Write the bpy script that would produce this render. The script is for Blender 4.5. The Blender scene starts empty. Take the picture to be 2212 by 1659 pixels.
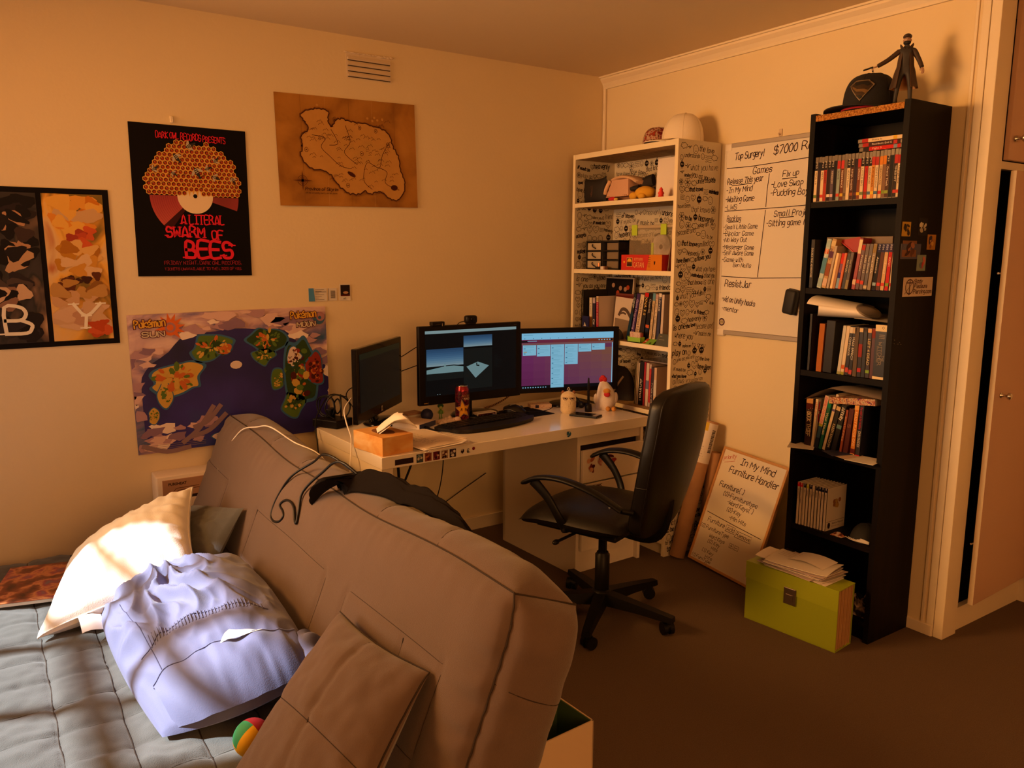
import bpy, bmesh, math, random
from mathutils import Vector, Matrix, noise
S = bpy.context.scene
C = S.collection
PI = math.pi
random.seed(7)
# ------------------------------------------------------------------ camera
cam = bpy.data.cameras.new('camera'); cam.sensor_width = 36; cam.lens = 1715.96/2212*36
cam.clip_start = 0.02
camo = bpy.data.objects.new('camera', cam); C.objects.link(camo)
def _cam(yaw, pitch, roll, loc):
    f = Vector((math.sin(yaw)*math.cos(pitch), math.cos(yaw)*math.cos(pitch), -math.sin(pitch)))
    r = Vector((math.cos(yaw), -math.sin(yaw), 0)); u = r.cross(f)
    r2 = r*math.cos(roll)+u*math.sin(roll); u2 = -r*math.sin(roll)+u*math.cos(roll)
    m = Matrix.Identity(4)
    for i in range(3):
        m[i][0] = r2[i]; m[i][1] = u2[i]; m[i][2] = -f[i]; m[i][3] = loc[i]
    camo.matrix_world = m
_cam(0.5927, 0.1603, 0.0041, (-3.0231, -3.5702, 1.4775))
S.camera = camo
# ------------------------------------------------------------------ light
S.view_settings.view_transform = 'Standard'; S.view_settings.look = 'None'
S.view_settings.gamma = 1; S.view_settings.use_curve_mapping = False
S.view_settings.exposure = 0.0
w = bpy.data.worlds.new('world'); S.world = w; w.use_nodes = True
bg = w.node_tree.nodes['Background']; bg.inputs[0].default_value = (0.55, 0.72, 1.0, 1); bg.inputs[1].default_value = 0.6
def lamp(name, kind, loc, direction, energy, color, **kw):
    d = bpy.data.lights.new(name, kind); d.energy = energy; d.color = color
    for k, v in kw.items(): setattr(d, k, v)
    o = bpy.data.objects.new(name, d); C.objects.link(o); o.location = loc
    o.rotation_euler = Vector(direction).to_track_quat('-Z', 'Y').to_euler(); o['kind'] = 'helper'
    return o
# the low sun comes through the clear lower part of the window, below the drawn orange blind
lamp('sun_light', 'SUN', (-8, 2, 6), (0.80, -0.30, -0.60), 14.0, (0.94, 0.99, 1.0), angle=0.03)
# daylight glowing through the drawn orange blind of the window on the left
lamp('blind_light', 'AREA', (-4.05, -0.75, 2.05), (1, -0.48, -0.14), 47.0, (1.0, 0.45, 0.12), shape='RECTANGLE', size=1.2, size_y=0.4, spread=math.radians(105))
# plain daylight entering through the clear lower part of the same window
lamp('window_light', 'AREA', (-4.15, -0.65, 1.3), (1, -0.45, -0.05), 13.0, (1.0, 0.68, 0.40), shape='RECTANGLE', size=1.15, size_y=0.9, spread=math.radians(100))
# orange fill added behind the camera to light the back wall evenly
lamp('rear_fill_light', 'AREA', (-2.7, -5.1, 1.6), (0.1, 1, -0.02), 42.0, (1.0, 0.45, 0.14), shape='RECTANGLE', size=1.7, size_y=1.2)
# ------------------------------------------------------------------ materials
def lin(h):
    if isinstance(h, (tuple, list)): return (h[0], h[1], h[2], 1)
    h = h.lstrip('#'); c = [int(h[i:i+2], 16)/255 for i in (0, 2, 4)]
    return tuple((x/12.92 if x <= .04045 else ((x+.055)/1.055)**2.4) for x in c)+(1,)
_M = {}
def M(name, col='#888888', rough=.6, metal=0, bump=0, bscale=200, var=0, vscale=30, spec=.4, emit=None, estr=1, sheen=0, trans=0, alpha=1, coat=0):
    if name in _M: return _M[name]
    m = bpy.data.materials.new(name); m.use_nodes = True
    nt = m.node_tree; b = nt.nodes['Principled BSDF']
    b.inputs['Base Color'].default_value = lin(col); b.inputs['Roughness'].default_value = rough
    b.inputs['Metallic'].default_value = metal; b.inputs['Specular IOR Level'].default_value = spec
    if sheen: b.inputs['Sheen Weight'].default_value = sheen; b.inputs['Sheen Roughness'].default_value = .5
    if trans: b.inputs['Transmission Weight'].default_value = trans
    if coat: b.inputs['Coat Weight'].default_value = coat; b.inputs['Coat Roughness'].default_value = .1
    if alpha < 1: b.inputs['Alpha'].default_value = alpha
    if emit: b.inputs['Emission Color'].default_value = lin(emit); b.inputs['Emission Strength'].default_value = estr
    if bump or var:
        tc = nt.nodes.new('ShaderNodeTexCoord')
    if bump:
        n = nt.nodes.new('ShaderNodeTexNoise'); n.inputs['Scale'].default_value = bscale; n.inputs['Detail'].default_value = 4
        bu = nt.nodes.new('ShaderNodeBump'); bu.inputs['Strength'].default_value = bump; bu.inputs['Distance'].default_value = .004
        nt.links.new(tc.outputs['Object'], n.inputs['Vector']); nt.links.new(n.outputs['Fac'], bu.inputs['Height'])
        nt.links.new(bu.outputs['Normal'], b.inputs['Normal'])
    if var:
        n = nt.nodes.new('ShaderNodeTexNoise'); n.inputs['Scale'].default_value = vscale; n.inputs['Detail'].default_value = 5
        mx = nt.nodes.new('ShaderNodeMixRGB'); mx.blend_type = 'MIX'
        c = lin(col); k = 1-var
        mx.inputs[1].default_value = (c[0]*k, c[1]*k, c[2]*k, 1); k = 1+var
        mx.inputs[2].default_value = (min(1, c[0]*k), min(1, c[1]*k), min(1, c[2]*k), 1)
        nt.links.new(tc.outputs['Object'], n.inputs['Vector']); nt.links.new(n.outputs['Fac'], mx.inputs[0])
        nt.links.new(mx.outputs[0], b.inputs['Base Color'])
    _M[name] = m; return m
def ink(col, rough=.55): return M('ink_'+col.strip('#').lower(), col, rough, spec=.15)
def ramp_mat(name, stops, scale=4, detail=5, rough=.6, dist=0, stretch=(1, 1, 1), kind='noise', bump=0, interp='LINEAR', spec=.3):
    if name in _M: return _M[name]
    m = bpy.data.materials.new(name); m.use_nodes = True; nt = m.node_tree; b = nt.nodes['Principled BSDF']
    b.inputs['Roughness'].default_value = rough; b.inputs['Specular IOR Level'].default_value = spec
    tc = nt.nodes.new('ShaderNodeTexCoord'); mp = nt.nodes.new('ShaderNodeMapping'); mp.inputs['Scale'].default_value = stretch
    nt.links.new(tc.outputs['Object'], mp.inputs['Vector'])
    if kind == 'noise':
        n = nt.nodes.new('ShaderNodeTexNoise'); n.inputs['Scale'].default_value = scale; n.inputs['Detail'].default_value = detail; n.inputs['Distortion'].default_value = dist
    elif kind == 'voronoi':
        n = nt.nodes.new('ShaderNodeTexVoronoi'); n.inputs['Scale'].default_value = scale
    else:
        n = nt.nodes.new('ShaderNodeTexWave'); n.inputs['Scale'].default_value = scale; n.inputs['Distortion'].default_value = dist; n.inputs['Detail'].default_value = detail
    nt.links.new(mp.outputs[0], n.inputs['Vector'])
    r = nt.nodes.new('ShaderNodeValToRGB'); r.color_ramp.interpolation = interp
    while len(r.color_ramp.elements) < len(stops): r.color_ramp.elements.new(.5)
    for e, (p, c) in zip(r.color_ramp.elements, stops): e.position = p; e.color = lin(c)
    src = n.outputs['Color'] if kind == 'voronoi' else n.outputs[0]
    nt.links.new(src, r.inputs[0]); nt.links.new(r.outputs[0], b.inputs['Base Color'])
    if bump:
        bu = nt.nodes.new('ShaderNodeBump'); bu.inputs['Strength'].default_value = bump; bu.inputs['Distance'].default_value = .003
        nt.links.new(n.outputs[0], bu.inputs['Height']); nt.links.new(bu.outputs[0], b.inputs['Normal'])
    _M[name] = m; return m
# ------------------------------------------------------------------ mesh builder
def rotz(a): return Matrix.Rotation(a, 4, 'Z')
class MB:
    def __init__(s): s.v = []; s.f = []; s.m = []; s.s = []
    def add(s, vs, fs, m=0, smooth=False, T=None):
        o = len(s.v)
        if T is not None: vs = [T @ Vector(v) for v in vs]
        s.v += [tuple(v) for v in vs]
        for f in fs:
            s.f.append([i+o for i in f]); s.m.append(m); s.s.append(smooth)
        return s
    def box(s, x0, x1, y0, y1, z0, z1, m=0, bev=0, T=None, seg=2):
        if bev:
            bm = bmesh.new(); bmesh.ops.create_cube(bm, size=1)
            for v in bm.verts:
                v.co = Vector(((x0+x1)/2+v.co.x*(x1-x0), (y0+y1)/2+v.co.y*(y1-y0), (z0+z1)/2+v.co.z*(z1-z0)))
            bmesh.ops.bevel(bm, geom=list(bm.edges), offset=bev, segments=seg, affect='EDGES', profile=.5)
            s.bm(bm, m, True if bev > .004 else False, T); bm.free(); return s
        vs = [(x, y, z) for z in (z0, z1) for y in (y0, y1) for x in (x0, x1)]
        # faces order: bottom, top, front(-y), back, left, right
        fs = [(0, 2, 3, 1), (4, 5, 7, 6), (0, 1, 5, 4), (2, 6, 7, 3), (0, 4, 6, 2), (1, 3, 7, 5)]
        if isinstance(m, (tuple, list)):
            o = len(s.v); vv = [T @ Vector(v) for v in vs] if T is not None else vs
            s.v += [tuple(v) for v in vv]
            for f, k in zip(fs, m): s.f.append([i+o for i in f]); s.m.append(k); s.s.append(False)
            return s
        return s.add(vs, fs, m, False, T)
    def bm(s, bm, m=0, smooth=False, T=None):
        bm.verts.index_update()
        return s.add([v.co.copy() for v in bm.verts], [[v.index for v in f.verts] for f in bm.faces], m, smooth, T)
    def grid(s, fn, nu, nv, m=0, smooth=True, cu=False, cv=False, T=None, flip=False):
        vs = [fn(i/(nu if cu else nu-1), j/(nv if cv else nv-1)) for i in range(nu) for j in range(nv)]
        fs = []
        for i in range(nu if cu else nu-1):
            for j in range(nv if cv else nv-1):
                a = i*nv+j; b = ((i+1) % nu)*nv+j; c = ((i+1) % nu)*nv+(j+1) % nv; d = i*nv+(j+1) % nv
                fs.append((a, d, c, b) if flip else (a, b, c, d))
        return s.add(vs, fs, m, smooth, T)
    def lathe(s, prof, n=20, m=0, smooth=True, T=None, c=(0, 0)):
        vs = []; fs = []
        for r, z in prof:
            for k in range(n): vs.append((c[0]+r*math.cos(2*PI*k/n), c[1]+r*math.sin(2*PI*k/n), z))
        for i in range(len(prof)-1):
            for k in range(n): fs.append((i*n+k, i*n+(k+1) % n, (i+1)*n+(k+1) % n, (i+1)*n+k))
        s.add(vs, fs, m, smooth, T)
        s.add(vs[:n], [tuple(range(n))[::-1]], m, False, T); s.add(vs[-n:], [tuple(range(n))], m, False, T)
        return s
    def cyl(s, a, b, r, r2=None, n=12, m=0, smooth=True, cap=True):
        a = Vector(a); b = Vector(b); d = b-a; q = d.to_track_quat('Z', 'Y').to_matrix().to_4x4(); q.translation = a
        L = d.length; r2 = r if r2 is None else r2
        vs = [(rr*math.cos(2*PI*k/n), rr*math.sin(2*PI*k/n), z) for rr, z in ((r, 0), (r2, L)) for k in range(n)]
        fs = [(k, (k+1) % n, n+(k+1) % n, n+k) for k in range(n)]
        s.add(vs, fs, m, smooth, q)
        if cap: s.add(vs[:n], [tuple(range(n))[::-1]], m, False, q); s.add(vs[n:], [tuple(range(n))], m, False, q)
        return s
    def sphere(s, c, r, m=0, nu=16, nv=10, T=None):
        r = (r, r, r) if not isinstance(r, (tuple, list)) else r
        return s.lathe_ell(c, r, m, nu, nv, T)
    def lathe_ell(s, c, r, m, nu, nv, T):
        vs = [(c[0], c[1], c[2]-r[2])]; fs = []
        for j in range(1, nv):
            t = PI*j/nv
            for k in range(nu):
                vs.append((c[0]+r[0]*math.sin(t)*math.cos(2*PI*k/nu), c[1]+r[1]*math.sin(t)*math.sin(2*PI*k/nu), c[2]-r[2]*math.cos(t)))
        vs.append((c[0], c[1], c[2]+r[2])); e = len(vs)-1
        for k in range(nu): fs.append((0, 1+(k+1) % nu, 1+k)); fs.append((e, e-nu+k, e-nu+(k+1) % nu))
        for j in range(nv-2):
            for k in range(nu): fs.append((1+j*nu+k, 1+j*nu+(k+1) % nu, 1+(j+1)*nu+(k+1) % nu, 1+(j+1)*nu+k))
        return s.add(vs, fs, m, True, T)
    def tube(s, pts, r, n=8, m=0, sub=4, closed=False, taper=None):
        P = spline(pts, sub, closed); N = len(P); vs = []; fs = []
        up = Vector((0, 0, 1)); prev = None
        for i, p in enumerate(P):
            t = (P[min(i+1, N-1)]-P[max(i-1, 0)]) if not closed else (P[(i+1) % N]-P[i-1])
            t = t.normalized() if t.length > 1e-9 else Vector((1, 0, 0))
            a = prev if prev is not None else (up if abs(t.dot(up)) < .95 else Vector((1, 0, 0)))
            x = (a-t*a.dot(t)); x = x.normalized() if x.length > 1e-6 else t.orthogonal().normalized(); prev = x; y = t.cross(x)
            rr = r if taper is None else taper(i/(N-1))
            if taper is not None and not isinstance(rr, tuple): rr *= r
            if isinstance(rr, tuple): ra, rb = rr
            else: ra = rb = rr
            for k in range(n): vs.append(p+x*ra*math.cos(2*PI*k/n)+y*rb*math.sin(2*PI*k/n))
        for i in range(N if closed else N-1):
            j = (i+1) % N
            for k in range(n): fs.append((i*n+k, i*n+(k+1) % n, j*n+(k+1) % n, j*n+k))
        s.add(vs, fs, m, True)
        if not closed: s.add(vs[:n], [tuple(range(n))[::-1]], m); s.add(vs[-n:], [tuple(range(n))], m)
        return s
    def prism(s, poly, z0, z1, m=0, T=None, side=None, smooth=False):
        n = len(poly); vs = [(x, y, z0) for x, y in poly]+[(x, y, z1) for x, y in poly]
        s.add(vs, [tuple(range(n))[::-1], tuple(range(n, 2*n))], m, False, T)
        s.add(vs, [(k, (k+1) % n, n+(k+1) % n, n+k) for k in range(n)], m if side is None else side, smooth, T)
        return s
    def obj(s, name, mats, parent=None, loc=None, rot=None, label=None):
        me = bpy.data.meshes.new(name); me.from_pydata(s.v, [], s.f)
        if not isinstance(mats, (list, tuple)): mats = [mats]
        for x in mats: me.materials.append(x)
        me.polygons.foreach_set('material_index', s.m); me.polygons.foreach_set('use_smooth', s.s); me.update()
        o = bpy.data.objects.new(name, me); C.objects.link(o)
        if parent: o.parent = parent
        if loc: o.location = loc
        if rot: o.rotation_euler = rot
        if label: o['label'] = label
        return o
def spline(pts, sub=4, closed=False):
    P = [Vector(p) for p in pts]; n = len(P)
    if sub <= 1 or n < 3: return P
    out = []
    for i in range(n if closed else n-1):
        g = lambda k: P[k % n] if closed else P[max(0, min(n-1, k))]
        p0, p1, p2, p3 = g(i-1), g(i), g(i+1), g(i+2)
        for j in range(sub):
            t = j/sub
            out.append(.5*((2*p1)+(p2-p0)*t+(2*p0-5*p1+4*p2-p3)*t*t+(3*p1-p0-3*p2+p3)*t**3))
    if not closed: out.append(P[-1])
    return out
def tag(o, label, cat, group=None, kind=None):
    if label: o['label'] = label
    if cat: o['category'] = cat
    if group: o['group'] = group
    if kind: o['kind'] = kind
    return o
def thing(name, label, cat, loc=(0, 0, 0), rot=0, group=None):
    o = bpy.data.objects.new(name, None); C.objects.link(o); o.location = loc; o.empty_display_size = .05
    o.rotation_euler = rot if isinstance(rot, (tuple, list)) else (0, 0, rot)
    return tag(o, label, cat, group)
def struct(o): o['kind'] = 'structure'; return o
# frames: maps 2D (u right, v up) onto a plane in 3D; w = distance off it
def frame(o, u, v):
    u = Vector(u).normalized(); v = Vector(v).normalized(); n = u.cross(v)
    m = Matrix.Identity(4)
    for i in range(3): m[i][0] = u[i]; m[i][1] = v[i]; m[i][2] = n[i]; m[i][3] = o[i]
    return m
# ------------------------------------------------------------------ lettering
_G = dict(l.split(' ', 1) for l in '''A 02 38 62;13 53
B 02 08 38 47 46 35 05;35 54 53 42 02
C 57 48 18 06 04 12 42 53
D 02 08 38 56 54 32 02
E 58 08 02 52;05 45
F 58 08 02;05 45
G 57 48 18 06 04 12 42 54 34
H 02 08;52 58;05 55
I 18 58;38 32;12 52
J 58 53 42 22 03
K 02 08;58 05 52
L 08 02 52
M 02 08 34 68 62
N 02 08 52 58
O 28 07 04 12 42 54 57 38 28
P 02 08 38 57 46 35 05
Q 28 07 04 12 42 54 57 38 28;34 62
R 02 08 38 57 46 35 05;35 62
S 57 38 18 07 06 15 45 54 53 42 12 03
T 08 68;38 32
U 08 04 12 42 54 58
V 08 32 68
W 08 12 36 52 68
X 08 52;58 02
Y 08 35 68;35 32
Z 08 58 02 52
a 46 16 04 03 12 32 44;46 43 52
b 08 02 32 43 45 36 06
c 45 36 16 05 03 12 32 43
d 48 42 12 03 05 16 46
e 04 44 45 36 16 05 03 12 42
f 47 38 28 17 12;05 35
g 46 16 05 04 13 43;46 41 30 10
h 08 02;05 16 36 45 42
i 16 12;17 18
j 26 21 10 00;27 28
k 08 02;46 04 42
l 18 13 22
m 02 06;05 16 26 35 32;35 46 56 65 62
n 02 06;05 16 36 45 42
o 16 05 03 12 32 43 45 36 16
p 06 00;06 36 45 44 33 03
q 46 40;46 16 05 04 13 43
r 02 06;05 16 36
s 45 36 16 05 14 34 43 32 12 03
t 18 13 22 32;06 36
é 04 44 45 36 16 05 03 12 42;27 48
u 06 03 12 32 43;46 42
v 06 22 46
w 06 12 24 32 46
x 06 42;46 02
y 06 23;46 10 00
z 06 46 02 42
0 28 06 04 12 32 44 46 38 28
1 17 28 22
2 07 18 38 46 02 42
3 07 18 38 47 35;15 35 44 43 32 12 03
4 38 04 54;47 42
5 48 08 05 35 44 43 32 02
6 47 28 06 03 12 32 43 44 35 05
7 08 48 12
8 28 17 16 34 43 32 12 03 04 36 37 28
9 45 15 06 17 28 38 47 44 32 12
- 05 35
! 18 14;12 13
. 12 13
, 12 01
: 15 16;12 13
$ 57 38 18 07 06 15 45 54 53 42 12 03;39 31
[ 38 18 12 32
] 08 28 22 02
( 28 15 12
) 08 25 22
# 12 38;32 58;04 54;16 66
+ 05 45;27 23
/ 02 48
' 18 17
? 07 18 38 47 34 24;22 23
& 52 07 18 37 04 03 12 32 54'''.split('\n'))
_RN = [0]
def ribbon(mb, pts, wd, T, m=0, z=0):
    """flat stroke of width wd along 2D pts, on plane T"""
    P = [Vector((p[0], p[1])) for p in pts]
    if len(P) < 2: return
    _RN[0] += 1; z += (_RN[0] % 7)*.00004   # strokes that cross never share one plane
    vs = []; n = len(P)
    for i in range(n):
        t = P[min(i+1, n-1)]-P[max(i-1, 0)]
        if t.length < 1e-9: t = Vector((1, 0))
        t.normalize(); q = Vector((-t.y, t.x))*wd/2
        ext = t*wd*.4*(-1 if i == 0 else (1 if i == n-1 else 0))
        for a in (P[i]+q+ext, P[i]-q+ext): vs.append((a.x, a.y, z))
    mb.add(vs, [(2*i+1, 2*i+3, 2*i+2, 2*i) for i in range(n-1)], m, False, T)
def script(mb, text, x, y, h, T, wd=None, m=0, jit=.5, slant=.12, sub=3, sp=1.0, seed=0, z=0, ang=0, serif=0, curve=True, W=None):
    """hand lettering: h = cap height, (x, y) = left baseline; returns the end x"""
    rnd = random.Random(hash_(text)+seed); k = h/6.; wd = wd or h*.11
    ca, sa = math.cos(ang), math.sin(ang); cx = 0; hx = 1
    if W:
        adv = lambda ch: 3.4 if ch == ' ' else max(int(q[0]) for st in (_G.get(ch) or _G.get(ch.upper()) or _G['-']).split(';') for q in st.split())+1.5
        hx = W/(k*sp*max(.1, sum(adv(c) for c in text)-1.5))
    for ch in text:
        if ch == ' ': cx += 3.4*k*sp*hx; continue
        g = _G.get(ch) or _G.get(ch.upper()) or _G['-']
        wmax = 0; jy = rnd.uniform(-.4, .4)*jit; js = 1+rnd.uniform(-.09, .09)*jit
        for st in g.split(';'):
            pts = [(int(q[0]), int(q[1])-2) for q in st.split()]
            wmax = max(wmax, max(q[0] for q in pts))
            pts = [((a+rnd.uniform(-.25, .25)*jit)*js, (b+rnd.uniform(-.25, .25)*jit)*js+jy) for a, b in pts]
            pts = [(cx+(a*hx*sp+slant*b)*k, b*k) for a, b in pts]
            if serif:
                for e, q in ((pts[0], pts[1]), (pts[-1], pts[-2])):
                    if abs(e[1]-q[1]) > abs(e[0]-q[0])*.6: ribbon(mb, [(x+e[0]-serif*k, y+e[1]), (x+e[0]+serif*k, y+e[1])], wd*.45, T, m, z)
            sp_ = [(p[0], p[1]) for p in spline([(a, b, 0) for a, b in pts], sub if curve else 1)] if len(pts) > 2 and curve else pts
            ribbon(mb, [(x+a*ca-b*sa, y+a*sa+b*ca) for a, b in sp_], wd, T, m, z)
        cx += (wmax+1.5)*k*sp*hx
    return x+cx*ca
def hash_(s):
    r = 7
    for c in s: r = (r*31+ord(c)) % 1000003
    return r
_F = {}
def font_mesh(text, bold=0):
    key = (text, bold)
    if key in _F: return _F[key]
    cu = bpy.data.curves.new('lettering', 'FONT'); cu.body = text; cu.resolution_u = 2; cu.offset = bold
    o = bpy.data.objects.new('lettering', cu); C.objects.link(o)
    dg = bpy.context.evaluated_depsgraph_get(); me = o.evaluated_get(dg).to_mesh()
    vs = [(v.co.x, v.co.y) for v in me.vertices]; fs = [tuple(p.vertices) for p in me.polygons]
    o.evaluated_get(dg).to_mesh_clear(); bpy.data.objects.remove(o); bpy.data.curves.remove(cu)
    if not vs: vs = [(0, 0)]
    x0 = min(v[0] for v in vs); x1 = max(v[0] for v in vs)
    _F[key] = (vs, fs, x0, x1); return _F[key]
def print_(mb, text, x, y, h, T, m=0, width=None, align='l', bold=0, z=0, ang=0, shear=0):
    """printed lettering: h = cap height; width squeezes or stretches the line to fit"""
    vs, fs, x0, x1 = font_mesh(text, bold); k = h/.69; kx = k if width is None else width/max(1e-6, x1-x0)
    ox = {'l': 0, 'c': -(x1-x0)*kx/2, 'r': -(x1-x0)*kx}[align]; ca, sa = math.cos(ang), math.sin(ang)
    out = []
    for a, b in vs:
        u = ox+(a-x0)*kx+shear*b*k; v = b*k
        out.append((x+u*ca-v*sa, y+u*sa+v*ca, z))
    mb.add(out, fs, m, False, T)
def rect(mb, x0, x1, y0, y1, T, m=0, z=0): mb.add([(x0, y0, z), (x1, y0, z), (x1, y1, z), (x0, y1, z)], [(0, 1, 2, 3)], m, False, T)
def poly(mb, pts, T, m=0, z=0): mb.add([(a, b, z) for a, b in pts], [tuple(range(len(pts)))], m, False, T)
def fanpoly(mb, pts, T, m=0, z=0, sub=4, rings=3):
    """a star-shaped flat print cut fine enough to be wrapped round a curve"""
    P = []; n = len(pts)
    for i in range(n):
        a, c = pts[i], pts[(i+1) % n]
        for k in range(sub): P.append((a[0]+(c[0]-a[0])*k/sub, a[1]+(c[1]-a[1])*k/sub))
    cx = sum(p[0] for p in P)/len(P); cy = sum(p[1] for p in P)/len(P); N = len(P)
    vs = [(cx+(p[0]-cx)*r/rings, cy+(p[1]-cy)*r/rings, z) for r in range(rings+1) for p in P]
    mb.add(vs, [(r*N+i, (r+1)*N+i, (r+1)*N+(i+1) % N, r*N+(i+1) % N) for r in range(rings) for i in range(N)], m, False, T)
def disc(mb, cx, cy, r, T, m=0, z=0, n=20, ry=None, a0=0, a1=2*PI, ang=0):
    ry = r if ry is None else ry; full = abs(a1-a0-2*PI) < 1e-6; ca, sa = math.cos(ang), math.sin(ang)
    pts = []
    for k in range(n if full else n+1):
        t = a0+(a1-a0)*k/n; u = r*math.cos(t); v = ry*math.sin(t); pts.append((cx+u*ca-v*sa, cy+u*sa+v*ca))
    poly(mb, pts, T, m, z)
def ring(mb, cx, cy, r, wd, T, m=0, z=0, n=16, ry=None, a0=0, a1=2*PI):
    ry = r if ry is None else ry
    ribbon(mb, [(cx+r*math.cos(a0+(a1-a0)*k/n), cy+ry*math.sin(a0+(a1-a0)*k/n)) for k in range(n+1)], wd, T, m, z)
WALL = frame((0, 0, 0), (1, 0, 0), (0, 0, 1))           # the back wall: u = x, v = z, normal -y
def nz(p, s=1, o=0): return noise.noise(Vector((p[0]*s+o, p[1]*s, p[2]*s if len(p) > 2 else 0)))
# ================================================================== the room
H = 2.458
m_wall = M('wall_paint', (.74, .60, .38), .75, bump=.15, bscale=60, var=.03, vscale=3)
m_ceil = M('ceiling_paint', (.70, .55, .35), .85, bump=.1, bscale=80)
m_trim = M('trim_paint', (.76, .64, .47), .5)
m_carpet = M('carpet', (.145, .098, .07), .95, bump=1.0, bscale=420, var=.3, vscale=260, spec=.1)
struct(MB().box(-4.3, .8, -5.4, .1, -.08, 0).obj('floor', m_carpet))
struct(MB().box(-4.3, .8, -5.4, .1, H, H+.08).obj('ceiling', m_ceil))
struct(MB().box(-4.3, .1, 0, .1, 0, H).obj('wall_back', m_wall))
struct(MB().box(0, .1, -2.06, 0, 0, H).obj('wall_right', m_wall))
struct(MB().box(-4.3, .8, -5.4, -5.3, 0, H).obj('wall_front', m_wall))
struct(MB().box(.68, .78, -5.3, -2.1, 0, H).obj('wall_recess', m_wall))
# left wall with its window opening (out of the frame, the sun comes in here)
b = MB(); y0, y1, z0, z1 = -1.24, -.05, .8, 2.25
b.box(-4.3, -4.2, -5.4, y0, 0, H); b.box(-4.3, -4.2, y1, .1, 0, H); b.box(-4.3, -4.2, y0, y1, 0, z0); b.box(-4.3, -4.2, y0, y1, z1, H)
struct(b.obj('wall_left', m_wall))
wn = struct(MB().box(-4.28, -4.22, y0, y0+.05, z0, z1).box(-4.28, -4.22, y1-.05, y1, z0, z1).box(-4.28, -4.22, y0, y1, z0, z0+.05).box(-4.28, -4.22, y0, y1, z1-.05, z1).obj('window_1', m_trim))
g = MB()
for yy in (-.45, -.85): g.box(-4.27, -4.23, yy-.02, yy+.02, z0, z1)
for zz in (1.08, 1.36, 1.64): g.box(-4.27, -4.23, y0, y1, zz-.018, zz+.018)
g.obj('shadow_bar', m_trim, wn)  # unseen bars added to cast soft shadow bands across the sunlit seat
MB().box(-4.19, -4.185, y0-.05, y1+.05, 1.80, z1+.05).obj('blind', M('orange_blind', (.8, .3, .07), .8), wn)
# cornice, corner bead, skirting, edge trims of the right wall
c = MB(); pr = [(0, 0), (-.012, 0), (-.012, .012), (-.020, .030), (-.034, .046), (-.034, .056), (-.046, .056), (-.046, .064), (0, .064)]
c.add([(x, y, H-.064+z) for y in (0, -2.06) for x, z in pr], [(k, (k+1) % 9, 9+(k+1) % 9, 9+k) for k in range(9)]+[tuple(range(9)), tuple(range(9, 18))[::-1]])
struct(c.obj('trim_1', m_trim))
struct(MB().cyl((-.008, -.012, 0), (-.008, -.012, H-.06), .011, n=10).obj('trim_2', m_trim))
struct(MB().box(-.012, 0, -2.06, 0, 0, .045, bev=.002).obj('baseboard_right', m_trim))
struct(MB().box(-2.9, -.3, -.012, 0, 0, .07, bev=.002).obj('baseboard_back', m_trim))
struct(MB().box(-.006, 0, -2.022, -2.012, .045, H-.06, bev=.001).obj('trim_3', m_trim))
struct(MB().box(-.006, .02, -2.062, -2.035, 0, H-.06, bev=.001).obj('trim_4', m_trim))
# built-in wardrobe: post, kick board, head rail, dark inside, one door ajar and a cupboard door above
struct(MB().box(-.004, .098, -2.10, -2.064, 0, H, bev=.002).obj('trim_5', m_trim))
struct(MB().box(.098, .66, -2.085, -2.062, 0, .095).obj('baseboard_closet', m_trim))
struct(MB().box(.098, .66, -2.098, -2.07, 1.795, 1.822).obj('trim_7', m_trim))
struct(MB().box(.64, .68, -2.13, -2.06, 0, H, bev=.002).obj('trim_8', m_trim))
struct(MB().box(.656, .68, -2.23, -2.18, 0, H, bev=.003).obj('trim_9', m_trim))
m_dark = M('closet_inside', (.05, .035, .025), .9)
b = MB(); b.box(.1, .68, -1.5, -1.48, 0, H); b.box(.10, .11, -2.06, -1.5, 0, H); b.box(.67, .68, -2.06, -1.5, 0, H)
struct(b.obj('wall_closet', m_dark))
m_door = M('door_paint', (.52, .33, .235), .5)
m_chrome = M('chrome', (.62, .58, .54), .22, metal=1)
def knob(par, x, z, T=None):
    b = MB(); b.lathe([(.011, 0), (.011, .004), (.005, .006), (.005, .022), (.012, .026), (.014, .033), (.010, .039), (.002, .041)], 14, T=Matrix.Translation((x, -.02, z)) @ Matrix.Rotation(PI/2, 4, 'X'))
    b.obj('door_knob', m_chrome, par)
d = struct(MB().box(-.53, 0, -.02, .0, .13, 1.787, bev=.002).obj('door_1', m_door, loc=(.645, -2.102, 0), rot=(0, 0, math.radians(2.6))))
MB().box(-.531, -.529, -.0195, -.0005, .131, 1.786).obj('door_edge', m_trim, d, label='pale painted edge of the open door')
knob(d, -.475, .962)
b = MB()
for zz in (.28, .98, 1.6): b.cyl((-.004, .004, zz), (-.004, .004, zz+.06), .006, n=8)
b.obj('hinge', m_chrome, d)
b = MB()
for zz in (.38, 1.42): b.cyl((-.52, .003, zz), (-.545, .003, zz), .004, n=8)
b.obj('door_catch', m_chrome, d)
d = struct(MB().box(-.54, 0, -.018, 0, 1.825, H-.01, bev=.002).obj('door_2', m_door, loc=(.642, -2.10, 0)))
knob(d, -.505, 1.90)
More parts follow.
